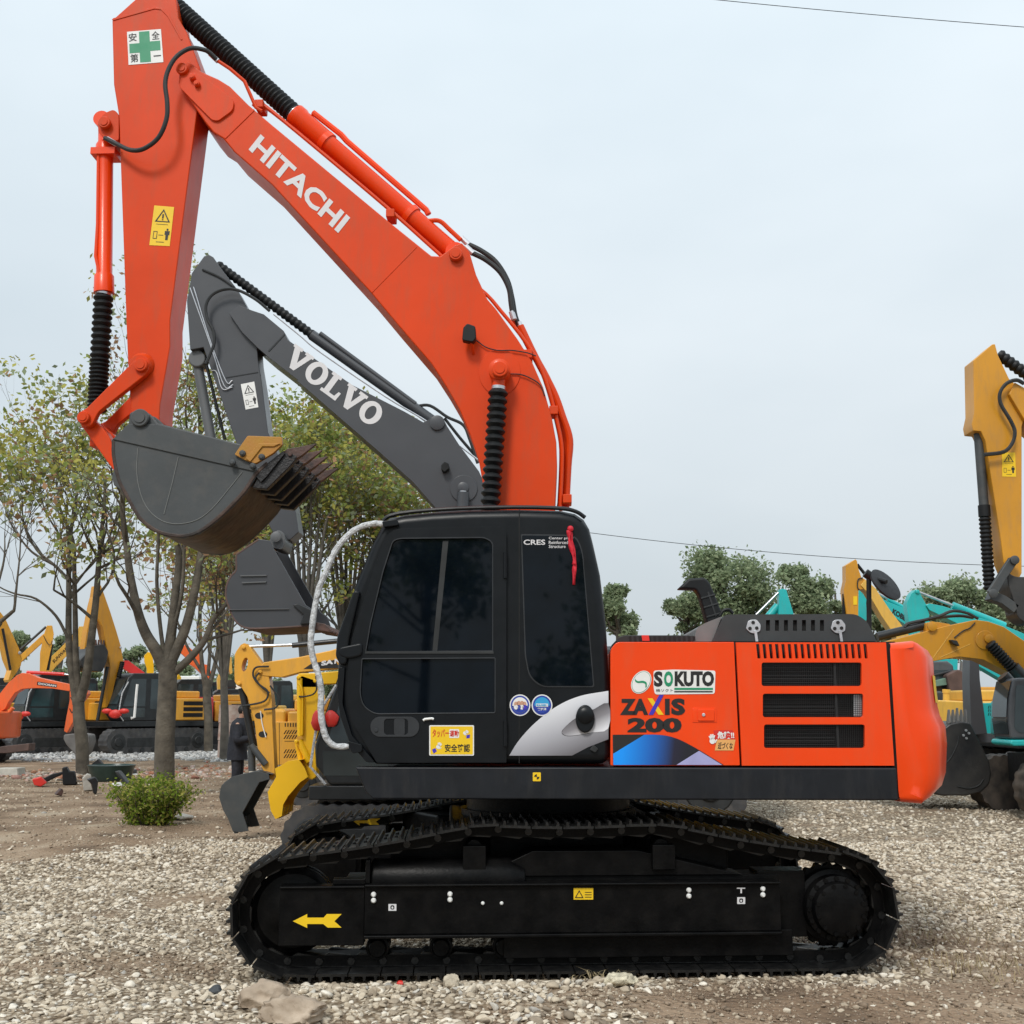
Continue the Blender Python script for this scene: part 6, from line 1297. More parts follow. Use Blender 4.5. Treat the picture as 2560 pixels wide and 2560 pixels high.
r.limb('boom', [zc(240, 720), zc(500, 480), zc(560, 500), zc(510, 560), zc(260, 790), zc(150, 900), zc(100, 900)], .35, DYl); r.limb('arm', [zc(510, 470), zc(540, 385), zc(600, 385), zc(618, 480), zc(600, 600), zc(560, 780), zc(520, 960), zc(455, 960), zc(460, 700), zc(490, 560)], .3, DYl, v=-.1)
r.rod('arm_cylinder', zc(240, 660), zc(530, 400), 3, CB, .1); r.rod('bucket_cylinder', zc(595, 600), zc(545, 900), 4.5, CB, -.1); r.hose([zc(500, 500), zc(540, 580), zc(580, 610), zc(600, 560)], 1, -.35)
r = back_digger('pale yellow excavator with black letters along its boom, behind the left tree trunk', 165, 54, 20, .9, PY)
bo = r.limb('boom', [zc(590, 740), zc(700, 640), zc(880, 440), zc(960, 480), zc(800, 700), zc(640, 860), zc(560, 960), zc(500, 960)], .35, PY); r.letters('SUNWARE', zc(620, 820), zc(800, 640), zc(600, 790), -.19, M['ink'], .02, bo)
r.limb('arm', [zc(885, 470), zc(910, 395), zc(985, 395), zc(1000, 520), zc(960, 720), zc(920, 760), zc(900, 640)], .3, PY, v=-.1); r.rod('arm_cylinder', zc(720, 610), zc(890, 440), 3, CB, .1)
r = back_digger('yellow excavator with a tall amber boom and dark bucket held up', 352, 45, 48, 1.0, DYl, cw=M['scarlet_paint'])
redbow(r, 288, 1785, -2.2, 'red cloth bow on the black cab below the tall amber boom'); 
r.limb('boom', [zc(1100, 60), zc(1120, -70), zc(1160, -80), zc(1200, 30), zc(1270, 230), zc(1340, 450), zc(1390, 620), zc(1420, 800), zc(1390, 900), zc(1330, 1010), zc(1280, 1230), zc(1230, 1330), zc(1240, 1100), zc(1270, 880), zc(1240, 680), zc(1180, 400), zc(1110, 280)], .45, AM, v=-.4)
r.limb('arm', [zc(1100, 0), zc(1150, -60), zc(1160, 100), zc(1080, 450), zc(1010, 700), zc(960, 720), zc(1000, 450), zc(1060, 150)], .35, AM, v=-.35)
b = MB(); side(b, rnd([zc(1060, 620), zc(1200, 600), zc(1250, 680), zc(1230, 800), zc(1180, 920), zc(1050, 910), zc(940, 860), zc(920, 780), zc(1000, 700)], 5), -.95, .15, fr=r.fr); bk_ = b.build('bucket', M['dark_bucket'], r.t, bevel=.03)
for k in range(5): x = 1075 + k * 30; r.limb('tooth', [zc(x, 630), zc(x + 16, 625), zc(x + 8, 545)], .12, M['tooth'], v=-.9 + k * .1, parent=bk_)
r.rod('boom_cylinder', zc(1235, 860), zc(1120, 1480), 4, CB, -.7); r.bel(zc(1410, 800), zc(1365, 980), 6, 9, -.7); r.pin(zc(1385, 640), 3, M['zinc'], -.65)
b = MB(); b.tube([r.m(-2.0)(*p) for p in (zc(1580, 1060), zc(1570, 1150), zc(1545, 1440), zc(1510, 1450))], .05, 6); b.build('handrail', M['white'], r.t)
r = back_digger('red excavator mostly hidden behind the forked tree, its red boom sloping right', 430, 52, 25, .95, M['scarlet_paint'])
r.limb('boom', [zc(1425, 790), zc(1480, 790), zc(1600, 880), zc(1760, 1000), zc(1760, 1100), zc(1640, 1020), zc(1420, 880)], .4, M['scarlet_paint']); r.rod('arm_cylinder', zc(1430, 765), zc(1650, 930), 2.5, CB, .2)
r = back_digger('yellow and black excavator with round engine cover, left of the person in the dark coat', 500, 48, 28, .95, DYl)
r.limb('boom', [zd(350, 950), zd(370, 830), zd(400, 750), zd(440, 800), zd(450, 960)], .35, M['bright_yellow_paint'])
r = back_digger('orange excavator far back with its orange boom bent down behind a thin tree', 480, 58, 20, .9, OR)
r.limb('boom', [zd(540, 530), zd(640, 450), zd(715, 420), zd(740, 600), zd(860, 620), zd(900, 760), zd(900, 900), zd(860, 960), zd(810, 880), zd(760, 760), zd(640, 650), zd(560, 600)], .5, OR); r.limb('arm', [zd(430, 400), zd(500, 310), zd(560, 350), zd(620, 400), zd(600, 520), zd(540, 530), zd(430, 430)], .35, OR, v=-.1)
r = back_digger('yellow excavator with bright yellow upright arm just left of the forked trunk', 385, 56, 20, .85, M['bright_yellow_paint'])
r.limb('arm', [zc(1660, 730), zc(1700, 690), zc(1750, 700), zc(1765, 820), zc(1770, 960), zc(1740, 985), zc(1690, 970), zc(1690, 880), zc(1662, 800)], .35, M['bright_yellow_paint'])
r = back_digger('pale yellow excavator with a thin boom left of the slotted arm, black bucket raised', 590, 55, 20, .85, PY)
r.limb('boom', [zd(985, 830), zd(1050, 680), zd(1140, 500), zd(1200, 500), zd(1215, 740), zd(1180, 760), zd(1150, 640), zd(1070, 820), zd(1090, 1110), zd(1000, 1120)], .35, PY); r.limb('bucket', rnd([zd(1085, 850), zd(1240, 840), zd(1280, 960), zd(1100, 965)], 2), 1.0, M['dark_bucket'], v=-.1)

back_digger('yellow excavator showing between the left tree trunk and the amber boom', 205, 53, 40, 1.0, DYl)
back_digger('deep yellow excavator at the left edge, behind the small orange one', 10, 52, 40, 1.0, DYl)
back_digger('pale yellow excavator far back between the slotted arm and the upright yellow arm', 700, 58, 30, 1.0, PY)
back_digger('amber excavator far back, showing just left of the slotted yellow arm', 560, 60, 30, 1.0, AM)

# ---- right background
zf = lambda x, y: (1960 + x / 2.841, 820 + y / 2.841); zg = lambda x, y: (2100 + x / 4.2, 1380 + y / 4.2); zh = lambda x, y: (2250 + x / 4.83, 1650 + y / 4.83); z5 = lambda x, y: (1480 + x / 2.1, 1400 + y / 2.1)
GR = 'excavators parked on the right'
r = Rig('excavator', 'amber excavator at the right edge with tall upright arm, black bellows and bucket linkage', 'excavator', 3150, 17, group=GR); body(r, 1.0, AM, M['cab_grey'])
ar = r.limb('arm', [zf(1345, 230), zf(1480, 115), zf(1500, 112), zf(1520, 190), zf(1600, 360), zf(1700, 450), zf(1730, 560), zf(1690, 700), zf(1690, 1740), zf(1660, 1800), zf(1600, 1760), zf(1560, 1660), zf(1540, 1500), zf(1430, 800), zf(1400, 735), zf(1345, 730), zf(1335, 680), zf(1352, 600)], .36, AM)
r.limb('boom', [zf(1600, 470), zf(1640, 385), zf(1720, 430), zf(1900, 600), (2900, 1180), (3080, 1350), (3130, 1560), (3080, 1640), (3000, 1560), (2900, 1380), (2680, 1150), zf(1700, 640)], .5, AM)
warn(r.fr, [r.m(-.184 - .002 * k) for k in range(3)], [zf(1548, 884), zf(1642, 884), zf(1648, 1057), zf(1550, 1055)], ar, M['sign_yellow'])
r.hose([zf(1705, 395), zf(1650, 370), zf(1580, 395), zf(1535, 460), zf(1540, 540), zf(1610, 660), zf(1640, 740), zf(1620, 820), zf(1560, 880), zf(1420, 900)], 5, -.3); r.bel(zf(1520, 185), (2600, 960), 16, 9, 0)
r.rod('bucket_cylinder', zf(1380, 735), zf(1420, 1270), 12, M['bucket'], -.02); r.rod('gland', zf(1420, 1260), zf(1425, 1340), 15, M['rubber'], -.02); r.bel(zf(1425, 1345), zf(1460, 1860), 15, 17, -.02)
r.bar('side_link', [(*zg(1830, 80), 12), (*zg(1720, 240), 11), (*zg(1600, 440), 12)], .08, M['bucket'], v=-.28); r.bar('push_link', [(*zg(1590, 450), 12), (*zg(1720, 500), 11), (*zg(1860, 600), 12)], .2, M['bucket'], v=-.1); r.pin(zg(1605, 435), 11, M['bucket'], -.33); r.pin(zg(1830, 85), 11, M['bucket'], -.33)
b = MB(); side(b, rnd([zg(1760, 210), zg(1840, 260), zg(1960, 260), zg(2200, 300), zg(2250, 500), zg(2150, 760), zg(1960, 760), zg(1860, 680), zg(1850, 590), zg(1765, 340)], 12), -.2, .2, fr=r.fr); b.build('bucket', M['dark_bucket'], r.t, bevel=.03)

r = Rig('excavator', 'amber excavator with a curved boom and dark toothed bucket just behind the orange counterweight', 'excavator', 3050, 20.5, group=GR); body(r, 1.05, AM, M['cab_grey'])
bo = r.limb('boom', [(2080, 1650), (2150, 1622), zg(500, 935), zg(800, 860), zg(1100, 780), zg(1430, 712), zg(1560, 730), zg(1720, 785), zg(1932, 930), (2660, 1690), (2760, 1790), (2820, 1850), (2760, 1880), (2640, 1800), zg(1932, 1350), zg(1700, 1230), zg(1500, 1130), zg(1250, 1100), zg(960, 1152), (2250, 1690), (2120, 1700)], .5, AM)
for p, q in ((zg(965, 1130), zg(1195, 810)), (zg(1050, 1110), zg(1370, 965))): r.bar('weld_seam', [(*p, .9), (*q, .9)], .006, PY, v=-.253, parent=bo)
r.limb('boss_ring', ell(*zg(1525, 925), 24, 24), .02, AM, v=-.26, parent=bo); r.pin(zg(1560, 910), 11, AM, -.28); r.bel(zg(1570, 960), zg(1830, 1240), 15, 11, -.4); r.rod('boom_cylinder', zg(1810, 1215), (2600, 1745), 18, CB, -.4)
r.rod('arm_cylinder', zg(390, 890), zg(890, 770), 11, CB, 0); r.pin(zg(965, 780), 12, AM, -.28); r.limb('cylinder_bracket', rnd([zg(900, 740), zg(1030, 735), zg(1170, 760), zg(1120, 800), zg(900, 850)], 6), .3, AM, v=0)
r.hose([zg(680, 790), zg(720, 750), zg(900, 710), zg(1050, 670), zg(1180, 620), zg(1330, 640), zg(1450, 700)], 4, -.05); r.hose([zg(830, 730), zg(1020, 690), zg(1250, 670), zg(1400, 690)], 4, .08)
r.hose([zg(1200, 900), zg(1290, 830), zg(1360, 800), zg(1420, 740)], 1.6, -.27); r.limb('work_light', rnd([zg(1160, 920), zg(1230, 930), zg(1260, 990), zg(1190, 960)], 3), .12, M['hose'], v=-.32)
r.limb('arm', [(2060, 1640), (2130, 1610), (2180, 1625), (2200, 1720), (2240, 1860), (2260, 1940), (2220, 1950), (2150, 1820)], .36, AM, v=-.02)
kb = [zh(200, 900), zh(350, 800), zh(540, 820), zh(600, 770), zh(740, 740), zh(850, 760), zh(960, 970), zh(1080, 1220), zh(1108, 1370), zh(1080, 1500), zh(980, 1600), zh(800, 1640), zh(500, 1640), zh(250, 1560), zh(100, 1300)]
b = MB(); side(b, rnd(kb, 6), -.6, .6, fr=r.fr); bk_ = b.build('bucket', M['dark_bucket'], r.t, bevel=.03)
r.hose([zh(340, 1320), zh(560, 1240), zh(680, 1050), zh(710, 920)], 1.2, -.61, M['hose'], bk_, 'weld_bead'); r.hose([zh(690, 1525), zh(830, 1550), zh(950, 1515), zh(1010, 1440)], 1.2, -.61, M['hose'], bk_, 'weld_bead')
for k in range(5): x = 585 + k * 50; r.limb('tooth', [zh(x, 780), zh(x + 44, 760), zh(x + 22, 590 - (k == 2) * 20)], .14, M['grey_bucket'], v=-.5 + k * .06, parent=bk_, bevel=.02)
b = MB()
for x, y in ((795, 850), (765, 910), (830, 885), (800, 945)): b.lathe(r.m(-.6)(*zh(x, y)), -r.fr.v, [(0, .022), (.02, .02)], 10)
b.build('bolt', M['zinc'], bk_)

TE = M['teal_paint']
r = Rig('excavator', 'teal excavator with black KOBELCO lettering on its boom, behind the round mirror', 'excavator', 2830, 34, group=GR); body(r, 1.0, TE, M['cab_grey'])
r.limb('arm', [zg(200, 400), zg(230, 345), zg(280, 350), zg(290, 420), zg(275, 540), zg(290, 720), zg(200, 720), zg(185, 520)], .3, TE); bo = r.limb('boom', [zg(350, 480), zg(410, 470), zg(500, 520), zg(720, 610), zg(1000, 760), zg(1500, 1000), zg(1900, 1300), zg(1800, 1400), zg(1000, 930), zg(690, 765), zg(520, 650), zg(380, 560)], .4, TE)
r.letters('KOBELCO', zg(545, 645), zg(790, 790), zg(560, 590), -.21, M['ink'], .05, bo); r.rod('arm_cylinder', zg(290, 380), zg(640, 560), 3, M['steel'], .1); r.rod('arm_cylinder', zg(500, 495), zg(720, 610), 5, TE, .1); r.rod('bucket_cylinder', zg(340, 560), zg(500, 770), 6, M['zinc'], -.3)
r = Rig('excavator', 'teal excavator with pointed arm head and long white cylinder rod above the amber boom', 'excavator', 2860, 31, group=GR); body(r, 1.0, TE, M['cab_grey'])
r.limb('arm', [zg(700, 540), zg(745, 440), zg(790, 395), zg(830, 400), zg(850, 450), zg(910, 560), zg(940, 660), zg(930, 900), zg(900, 1200), zg(740, 1200), zg(725, 740)], .32, TE); bo = r.limb('boom', [zg(905, 560), zg(940, 540), zg(1090, 570), zg(1300, 640), zg(1700, 760), zg(1940, 860), zg(2300, 1100), zg(2400, 1350), zg(2100, 1150), zg(1700, 900), zg(1230, 750), zg(940, 610)], .45, TE)
r.rod('cylinder_rod', zg(835, 425), zg(1190, 565), 3.2, M['steel']); r.rod('arm_cylinder', zg(1180, 560), zg(1730, 775), 9, TE); r.pin(zg(812, 418), 5, TE, -.17)
r = Rig('excavator', 'small teal arm tip and white rod of an excavator, just above the black hood', 'excavator', 1790, 36, group=GR); body(r, .95, TE, M['cab_grey'])
r.limb('arm', [z5(980, 290), z5(985, 155), z5(1000, 150), z5(1020, 155), z5(1058, 280), z5(1060, 400), z5(1000, 420)], .3, TE); r.rod('cylinder_rod', z5(850, 300), z5(978, 172), 3, M['steel']); r.rod('boom_cylinder', z5(900, 330), z5(975, 240), 10, TE, .1); r.bar('boom', [(*z5(1020, 330), 16), (*z5(900, 420), 20), (*z5(760, 560), 22)], .4, TE, v=.1)
r = Rig('excavator', 'amber excavator with an upright pointed arm beside the round mirror', 'excavator', 2330, 30, group=GR); body(r, .95, AM, M['cab_grey'])
ar = r.limb('arm', [zg(60, 140), zg(165, 75), zg(180, 95), zg(190, 160), zg(225, 265), zg(285, 300), zg(290, 380), zg(195, 400), zg(190, 900), zg(90, 900), zg(70, 650), zg(40, 400), zg(62, 300)], .34, AM); r.rod('bucket_cylinder', zg(45, 440), zg(40, 800), 5, M['rubber'], -.05); r.limb('warning_sign', [zg(140, 465), zg(180, 465), zg(180, 555), zg(140, 555)], .01, M['sign_yellow'], v=-.177, parent=ar, bevel=0)
r.bar('boom', [(*zg(240, 320), 9), (*zg(330, 400), 11), (*zg(480, 640), 13), (*zg(640, 860), 15), (*zg(800, 1100), 15)], .4, PY); r.rod('arm_cylinder', zg(180, 130), zg(260, 230), 4, M['rubber'], .05); r.hose([zg(240, 270), zg(190, 290), zg(185, 370), zg(210, 400)], 1.5, -.2)

r = Rig('excavator', 'teal excavator at the right edge with a grey rounded cab and rusty tracks', 'excavator', 2600, 19.2, 0, GR)
fr = r.fr; b = MB()
side(b, rnd([zh(1340, 960), zh(1310, 700), zh(1320, 460), zh(1370, 230), zh(1430, 215), zh(1800, 215), zh(1860, 960)], [10, 30, 40, 20, 10, 10, 10]), -1.0, -.35, fr=fr); co = b.build('cab', M['cab_grey'], r.t, bevel=.05)
for nm, q in (('door_window', rnd([zh(1400, 300), zh(1680, 300), zh(1690, 880), zh(1430, 880), zh(1380, 820)], 8)),): b = MB(); b.flat(px2(r.m(-1.008), q)); b.build(nm, M['far_glass'], co, fix=False)
b = MB(); qf = [uz(*zh(x, y), -1.0, fr) for x, y in ((1336, 900), (1308, 710))] + [uz(*zh(x, y), -1.0, fr) for x, y in ((1308, 690), (1318, 470), (1364, 250))]
for i0, i1 in ((0, 2), (2, 5)): bb_ = MB(); vs_ = [fr.at(u - .012, v, z) for v in (-.95, -.40) for u, z in qf[i0:i1]]; n_ = i1 - i0; bb_.add(vs_, [[i, i + 1, i + 1 + n_, i + n_] for i in range(n_ - 1)]); bb_.build('front_window', M['far_glass'], co, fix=False)
side(b, [zh(1340, 965), zh(1760, 960), zh(2300, 960), zh(2300, 1040), zh(1380, 1040), zh(1330, 1020)], -1.05, -.3, fr=fr); b.build('main_frame', TE, r.t, bevel=.03)
b = MB(); side(b, rnd([zh(1780, 950), zh(1780, 480), zh(2200, 480), zh(2300, 600), zh(2300, 950)], 10), -1.0, 1.2, fr=fr); b.build('counterweight', TE, r.t, bevel=.06)
for vc in (-.9, 1.0):
    uu = fr.loc(fr.P(2550, 1900, -.9))[0] + 1.75; b = MB(); b.prism([fr.at(uu + u * .84, vc - .28, z) for u, z in stadium(4.2, .88)], fr.v * .56); tr = b.build('crawler_track', M['rust_track'], r.t)
    b = MB(); b.box(fr, uu - 1.0, uu + 1.0, vc - .29, vc - .27, .26, .58); b.build('track_frame', M['rust_track'], tr)
b = MB(); b.box(fr, fr.loc(fr.P(2620, 1900, 0))[0] - .4, fr.loc(fr.P(2620, 1900, 0))[0] + 1.4, -.6, .6, .5, .95); b.build('center_frame', M['dark'], r.t)
r.rod('boom_cylinder', zh(1240, 190), zh(1700, 700), 16, CB, -.6)
r = Rig('excavator', 'teal excavator with slotted side panel and dark slate boom, seen past the counterweight', 'excavator', 2560, 24.5, 0, GR); body(r, .9, TE, M['cab_grey'], u0=.9, grille=False)
r.limb('side_cover', [zh(985, 520), zh(1200, 515), zh(1200, 890), zh(1010, 895)], .1, TE, v=-1.3); b = MB()
for row, y in ((0, 550), (1, 590), (2, 635)):
    for k in range(4): x = 1065 + k * 22; b.flat(px2(r.m(-1.355), [zh(x + 6, y), zh(x + 16, y), zh(x + 8, y + 34), zh(x - 2, y + 34)]))
b.build('louvre', M['dark'], r.t)
r.bar('boom', [(*zh(900, -20), 11), (*zh(905, 250), 13), (*zh(930, 560), 16), (*zh(960, 900), 20)], .4, M['slate_paint'], v=-1.5); r.limb('counterweight_cover', rnd([zh(820, 880), zh(1000, 880), zh(1150, 890), zh(1150, 1000), zh(840, 1000)], 6), 1.2, M['cab_grey'], v=-.8)
r = Rig('excavator', 'yellow excavator with a small round exhaust stack on its engine cover, beyond the counterweight', 'excavator', 2420, 27, 0, GR); body(r, .9, PY, M['cab_black'], u0=-.9, cab=False)
r.limb('engine_cover', rnd([zh(300, 500), zh(440, 482), zh(840, 500), zh(890, 600), zh(880, 790), zh(300, 800)], 6), 1.2, PY, v=-1.0, bevel=.05); r.rod('exhaust_stack', zh(560, 500), zh(560, 375), 8, PY, -.9); r.rod('exhaust_cap', zh(560, 400), zh(560, 355), 9.5, PY, -.9)
r = Rig('excavator', 'old excavator with rusty brown bucket and green arm, in the gap under the amber boom', 'excavator', 2300, 29, 0, GR); body(r, .9, M['slate_paint'], M['cab_black'], u0=-1.5, cab=False)
b = MB(); side(b, rnd([zh(560, 180), zh(700, 110), zh(850, 180), zh(830, 360), zh(760, 465), zh(660, 470), zh(600, 380)], 6), -.55, .55, fr=r.fr); bk_ = b.build('bucket', M['rust_bucket'], r.t, bevel=.04)
for k in range(4): x = 740 + k * 36; r.limb('tooth', [zh(x, 150), zh(x + 30, 140), zh(x + 26, 20), zh(x + 8, 20)], .14, M['grey_bucket'], v=-.4 + k * .1, parent=bk_)
r.bar('arm', [(*zh(400, 290), 7), (*zh(560, 260), 9), (*zh(720, 220), 7)], .3, mat('faded_green_paint', (.13, .22, .17), .6), v=-.3); r.rod('bucket_cylinder', zh(390, 190), zh(640, 130), 4, M['cab_black'], -.3)
r = Rig('excavator', 'teal machine top showing just under the amber boom near the counterweight', 'excavator', 2380, 40, 0, GR); body(r, 1.0, TE, M['cab_black'], u0=.5, cab=False); r.limb('cab_roof', rnd([zh(490, 160), zh(490, -10), zh(700, -10), zh(695, 160)], 3), 1.2, TE, v=-.5)

# ------------------------------------------------------------------ person
def person():
    Y = 23.2; f0 = Frame((0, Y), 0); g = f0.P(597, 1769); th = thing('person', 'person in a long dark coat standing with bent arms left of the yellow arm', 'person', (g.x, Y, 0)); ORG[th.name] = V((0, 0, 0))
    # faces right and away; local: x right, y away
    o = V((g.x, Y, 0)); S = .97
    def skin(name, pts, edges, rad, mt, parent, sub=2):
        me = bpy.data.meshes.new(name); me.from_pydata([tuple(V(p) * S) for p in pts], edges, []); me.materials.append(mt); ob = bpy.data.objects.new(name, me); col.objects.link(ob)
        sk = ob.modifiers.new('skin', 'SKIN'); sk.use_smooth_shade = True
        for i, r_ in enumerate(rad): me.skin_vertices[0].data[i].radius = (r_[0], r_[1]) if isinstance(r_, tuple) else (r_, r_)
        me.skin_vertices[0].data[0].use_root = True
        ss = ob.modifiers.new('sub', 'SUBSURF'); ss.levels = sub; ss.render_levels = sub
        dg = bpy.context.evaluated_depsgraph_get(); m2 = bpy.data.meshes.new_from_object(ob.evaluated_get(dg)); bpy.data.objects.remove(ob); m2.materials.clear(); m2.materials.append(mt)
        q = bpy.data.objects.new(name, m2); col.objects.link(q); q.parent = parent
        for p in m2.polygons: p.use_smooth = True
        return q
    mskin = mat('skin', (.42, .24, .17), .5, var=.1, scale=8); mcoat = mat('dark_coat_cloth', (.014, .016, .024), .8, var=.3, scale=12, bump=.5, bscale=14); mtr = mat('dark_trousers', (.018, .02, .028), .8, var=.3, bump=.4, bscale=14); mh = mat('black_hair', (.012, .010, .010), .5, var=.3)
    P = [(0, 0, .94), (0, 0, 1.15), (.02, 0, 1.36), (.04, 0, 1.46), (.07, 0, 1.52), (.10, 0, 1.60), (.115, 0, 1.70),           # pelvis .. head
         (.0, -.11, .88), (.02, -.12, .50), (-.02, -.12, .09), (.10, -.13, .04), (.20, -.14, .03),                           # near leg
         (.0, .11, .88), (.03, .12, .50), (.0, .13, .09), (.12, .14, .04), (.22, .14, .03),
         (.03, -.20, 1.38), (.06, -.27, 1.10), (.27, -.17, 1.12), (.34, -.12, 1.15),                                          # near arm
         (.03, .20, 1.38), (.08, .26, 1.10), (.29, .13, 1.13), (.35, .08, 1.16)]
    E_ = [(0, 1), (1, 2), (2, 3), (3, 4), (4, 5), (5, 6), (0, 7), (7, 8), (8, 9), (9, 10), (10, 11), (0, 12), (12, 13), (13, 14), (14, 15), (15, 16), (2, 17), (17, 18), (18, 19), (19, 20), (2, 21), (21, 22), (22, 23), (23, 24)]
    rad = [(.15, .12), (.13, .11), (.16, .12), .07, .055, .085, .08, .09, .065, .045, .045, .035, .09, .065, .045, .045, .035, .07, .05, .04, .032, .07, .05, .04, .032]
    body_ = skin('body', P, E_, rad, mskin, th)
    for j, hp in ((-1, V((.34, -.12, 1.15))), (1, V((.35, .08, 1.16)))):      # fingers curled round a phone
        pts = [tuple(hp)]; ed = []; rd = [.03]
        for k, l in enumerate((.075, .085, .08, .065)):
            b0 = len(pts); off = V((.02, 0, .03 - k * .02)); pts += [tuple(hp + off + V((.03, 0, 0))), tuple(hp + off + V((.03 + l * .5, -j * .01, .0))), tuple(hp + off + V((.02 + l * .75, -j * .05, .005)))]; ed += [(0, b0), (b0, b0 + 1), (b0 + 1, b0 + 2)]; rd += [.010, .009, .008]
        b0 = len(pts); pts += [tuple(hp + V((.02, -j * .03, .04))), tuple(hp + V((.06, -j * .05, .05)))]; ed += [(0, b0), (b0, b0 + 1)]; rd += [.011, .009]
        skin('hand', pts, ed, rd, mskin, th, 1)
    nb = MB(); c = V((.115, 0, 1.655)) * S
    nb.ball(c + V((.105, 0, -.02)), .02, 8, (.9, .7, 1.2)); nb.build('nose', mskin, th).location = (0, 0, 0)
    for sgn in (-1, 1):
        for nm, d, r_, m_, sq in (('ear', V((.0, sgn * .088, -.01)), .03, mskin, (.7, .35, 1)), ('eye', V((.085, sgn * .034, .012)), .012, M['ink'], (.5, 1, .6))):
            b = MB(); b.ball(c + d, r_, 8, sq); b.build(nm, m_, th)
    b = MB(); b.ball(c + V((.092, 0, -.065)), .022, 8, (.4, 1, .3)); b.build('mouth', mat('lips', (.28, .11, .09), .5), th)
    b = MB(); b.ball(c + V((-.018, 0, .03)), .108, 14, (1, .9, 1.0)); b.build('hair', mh, th)
    # coat: open loft over torso, sleeves follow the arms
    b = MB(); rings = [(1.53, .085, .085, .055), (1.49, .12, .14, .045), (1.45, .15, .215, .03), (1.37, .175, .25, .02), (1.15, .17, .22, .01), (.98, .18, .225, 0), (.80, .20, .245, 0), (.70, .205, .25, .0)]; n = 20; vs = []
    for z, a, c_, dx in rings:
        for k in range(n): t_ = 2 * math.pi * k / n; w_ = 1 + .05 * math.sin(t_ * 5 + z * 9); vs.append(V((dx + a * math.cos(t_) * w_, c_ * math.sin(t_) * w_, z)) * S)
    b.add(vs, [[i * n + k, i * n + (k + 1) % n, (i + 1) * n + (k + 1) % n, (i + 1) * n + k] for i in range(len(rings) - 1) for k in range(n)])
    for sh, el_, wr in (((.03, -.19, 1.38), (.06, -.275, 1.09), (.29, -.16, 1.125)), ((.03, .19, 1.38), (.08, .265, 1.09), (.30, .12, 1.14))):
        q = spl([sh, tuple((V(sh) + V(el_)) / 2), el_, tuple((V(el_) + V(wr)) / 2), wr], 4); b.tube([V(p) * S for p in q], [.10 - .04 * i / (len(q) - 1) for i in range(len(q))], 12)
    b.build('coat', mcoat, th, fix=True, ang=60)
    b = MB()
    for hp, kn, an in (((.0, -.11, .92), (.02, -.12, .50), (-.01, -.12, .10)), ((.0, .11, .92), (.03, .12, .50), (.01, .13, .10))): b.tube([V(p) * S for p in spl([hp, kn, an], 5)], [.115, .11, .10, .095, .09, .085, .08, .08, .078, .076, .076], 14)
    b.build('trousers', mtr, th, ang=60)
    b = MB()
    for y in (-.13, .135): b.ball(V((.08, y, .05)) * S, .06, 12, (2.3, .85, .95))
    b.build('shoes', M['ink'], th)
    b = MB(); b.box(Frame((0, 0), 0), .40, .42, -.06, .04, 1.12, 1.20); ph = b.build('phone', M['ink'], None); ph.location = o; tag(ph, 'dark phone held up in both hands by the person in the dark coat', 'phone')
person()

# ------------------------------------------------------------------ scrap heap by the left tree, odds and ends
zi = lambda x, y: (x / 5.367, 1780 + y / 5.367)
def thick(name, label, cat, Y, pts, d, mt, r=0, bevel=.02, tilt=0):
    fr = Frame((0, Y), tilt); b = MB(); q = [fr.P(*zi(*p)) for p in pts]; c = sum(q, V((0, 0, 0))) / len(q); zmin = min(p.z for p in q); b.prism([p - V((c.x, c.y, zmin)) for p in q], fr.v * d); o = b.build(name, mt, None, bevel=bevel); o.location = (c.x, c.y, max(-.02, 0)); tag(o, label, cat); return o
MCON = mat('concrete', (.38, .36, .32), .9, var=.25, bump=.4, bscale=12)
thick('concrete_block', 'pale concrete block at the left edge, under the brown steel channel', 'block', 29.5, [(-60, 690), (235, 688), (240, 800), (-60, 800)], .5, mat('pale_concrete', (.52, .50, .44), .9, var=.2, bump=.3))
o = thick('steel_channel', 'rusty brown steel channel lying on the pale concrete block', 'channel', 29.8, [(-60, 610), (60, 590), (385, 555), (375, 655), (70, 690), (-60, 690)], .4, M['rust_bucket']); o.location.z = .55
o = thick('tyre_tread', 'dark piece of worn track with a yellow mark, left of the leaning tree', 'scrap', 28.9, [(840, 610), (900, 600), (930, 660), (1000, 660), (1035, 840), (850, 840)], .3, M['rubber'], tilt=15)
thick('concrete_chunk', 'broken grey concrete chunk just right of the leaning tree foot', 'chunk', 27.6, [(1110, 760), (1180, 700), (1230, 720), (1262, 920), (1130, 930)], .35, MCON, tilt=20)
thick('black_board', 'black triangular board standing up on the scrap heap', 'board', 28.2, [(1225, 700), (1315, 628), (1400, 720), (1390, 850), (1250, 850)], .08, M['cab_black'], tilt=-10)
thick('bent_frame', 'bent grey metal frame leaning on the dark green tub', 'frame', 27.7, [(1540, 700), (1590, 705), (1710, 850), (1760, 850), (1770, 880), (1680, 885)], .5, M['hose'], tilt=10)
fr = Frame((0, 27.6), 0); c = fr.P(*zi(1450, 850)); b = MB(); b.lathe(V((0, 0, 0)), (0, 0, 1), [(0, .42), (.02, .44), (.30, .52), (.36, .55), (.37, .50), (.30, .47), (.06, .38)], 28, cap=False); b.lathe(V((0, 0, .02)), (0, 0, 1), [(0, .40), (.03, .40)], 28); tb = b.build('tub', mat('dark_green_plastic', (.02, .045, .04), .35, var=.2), None); tb.location = (c.x, c.y + .2, 0); tag(tb, 'round dark green plastic tub lying in the scrap heap right of the tree', 'tub')
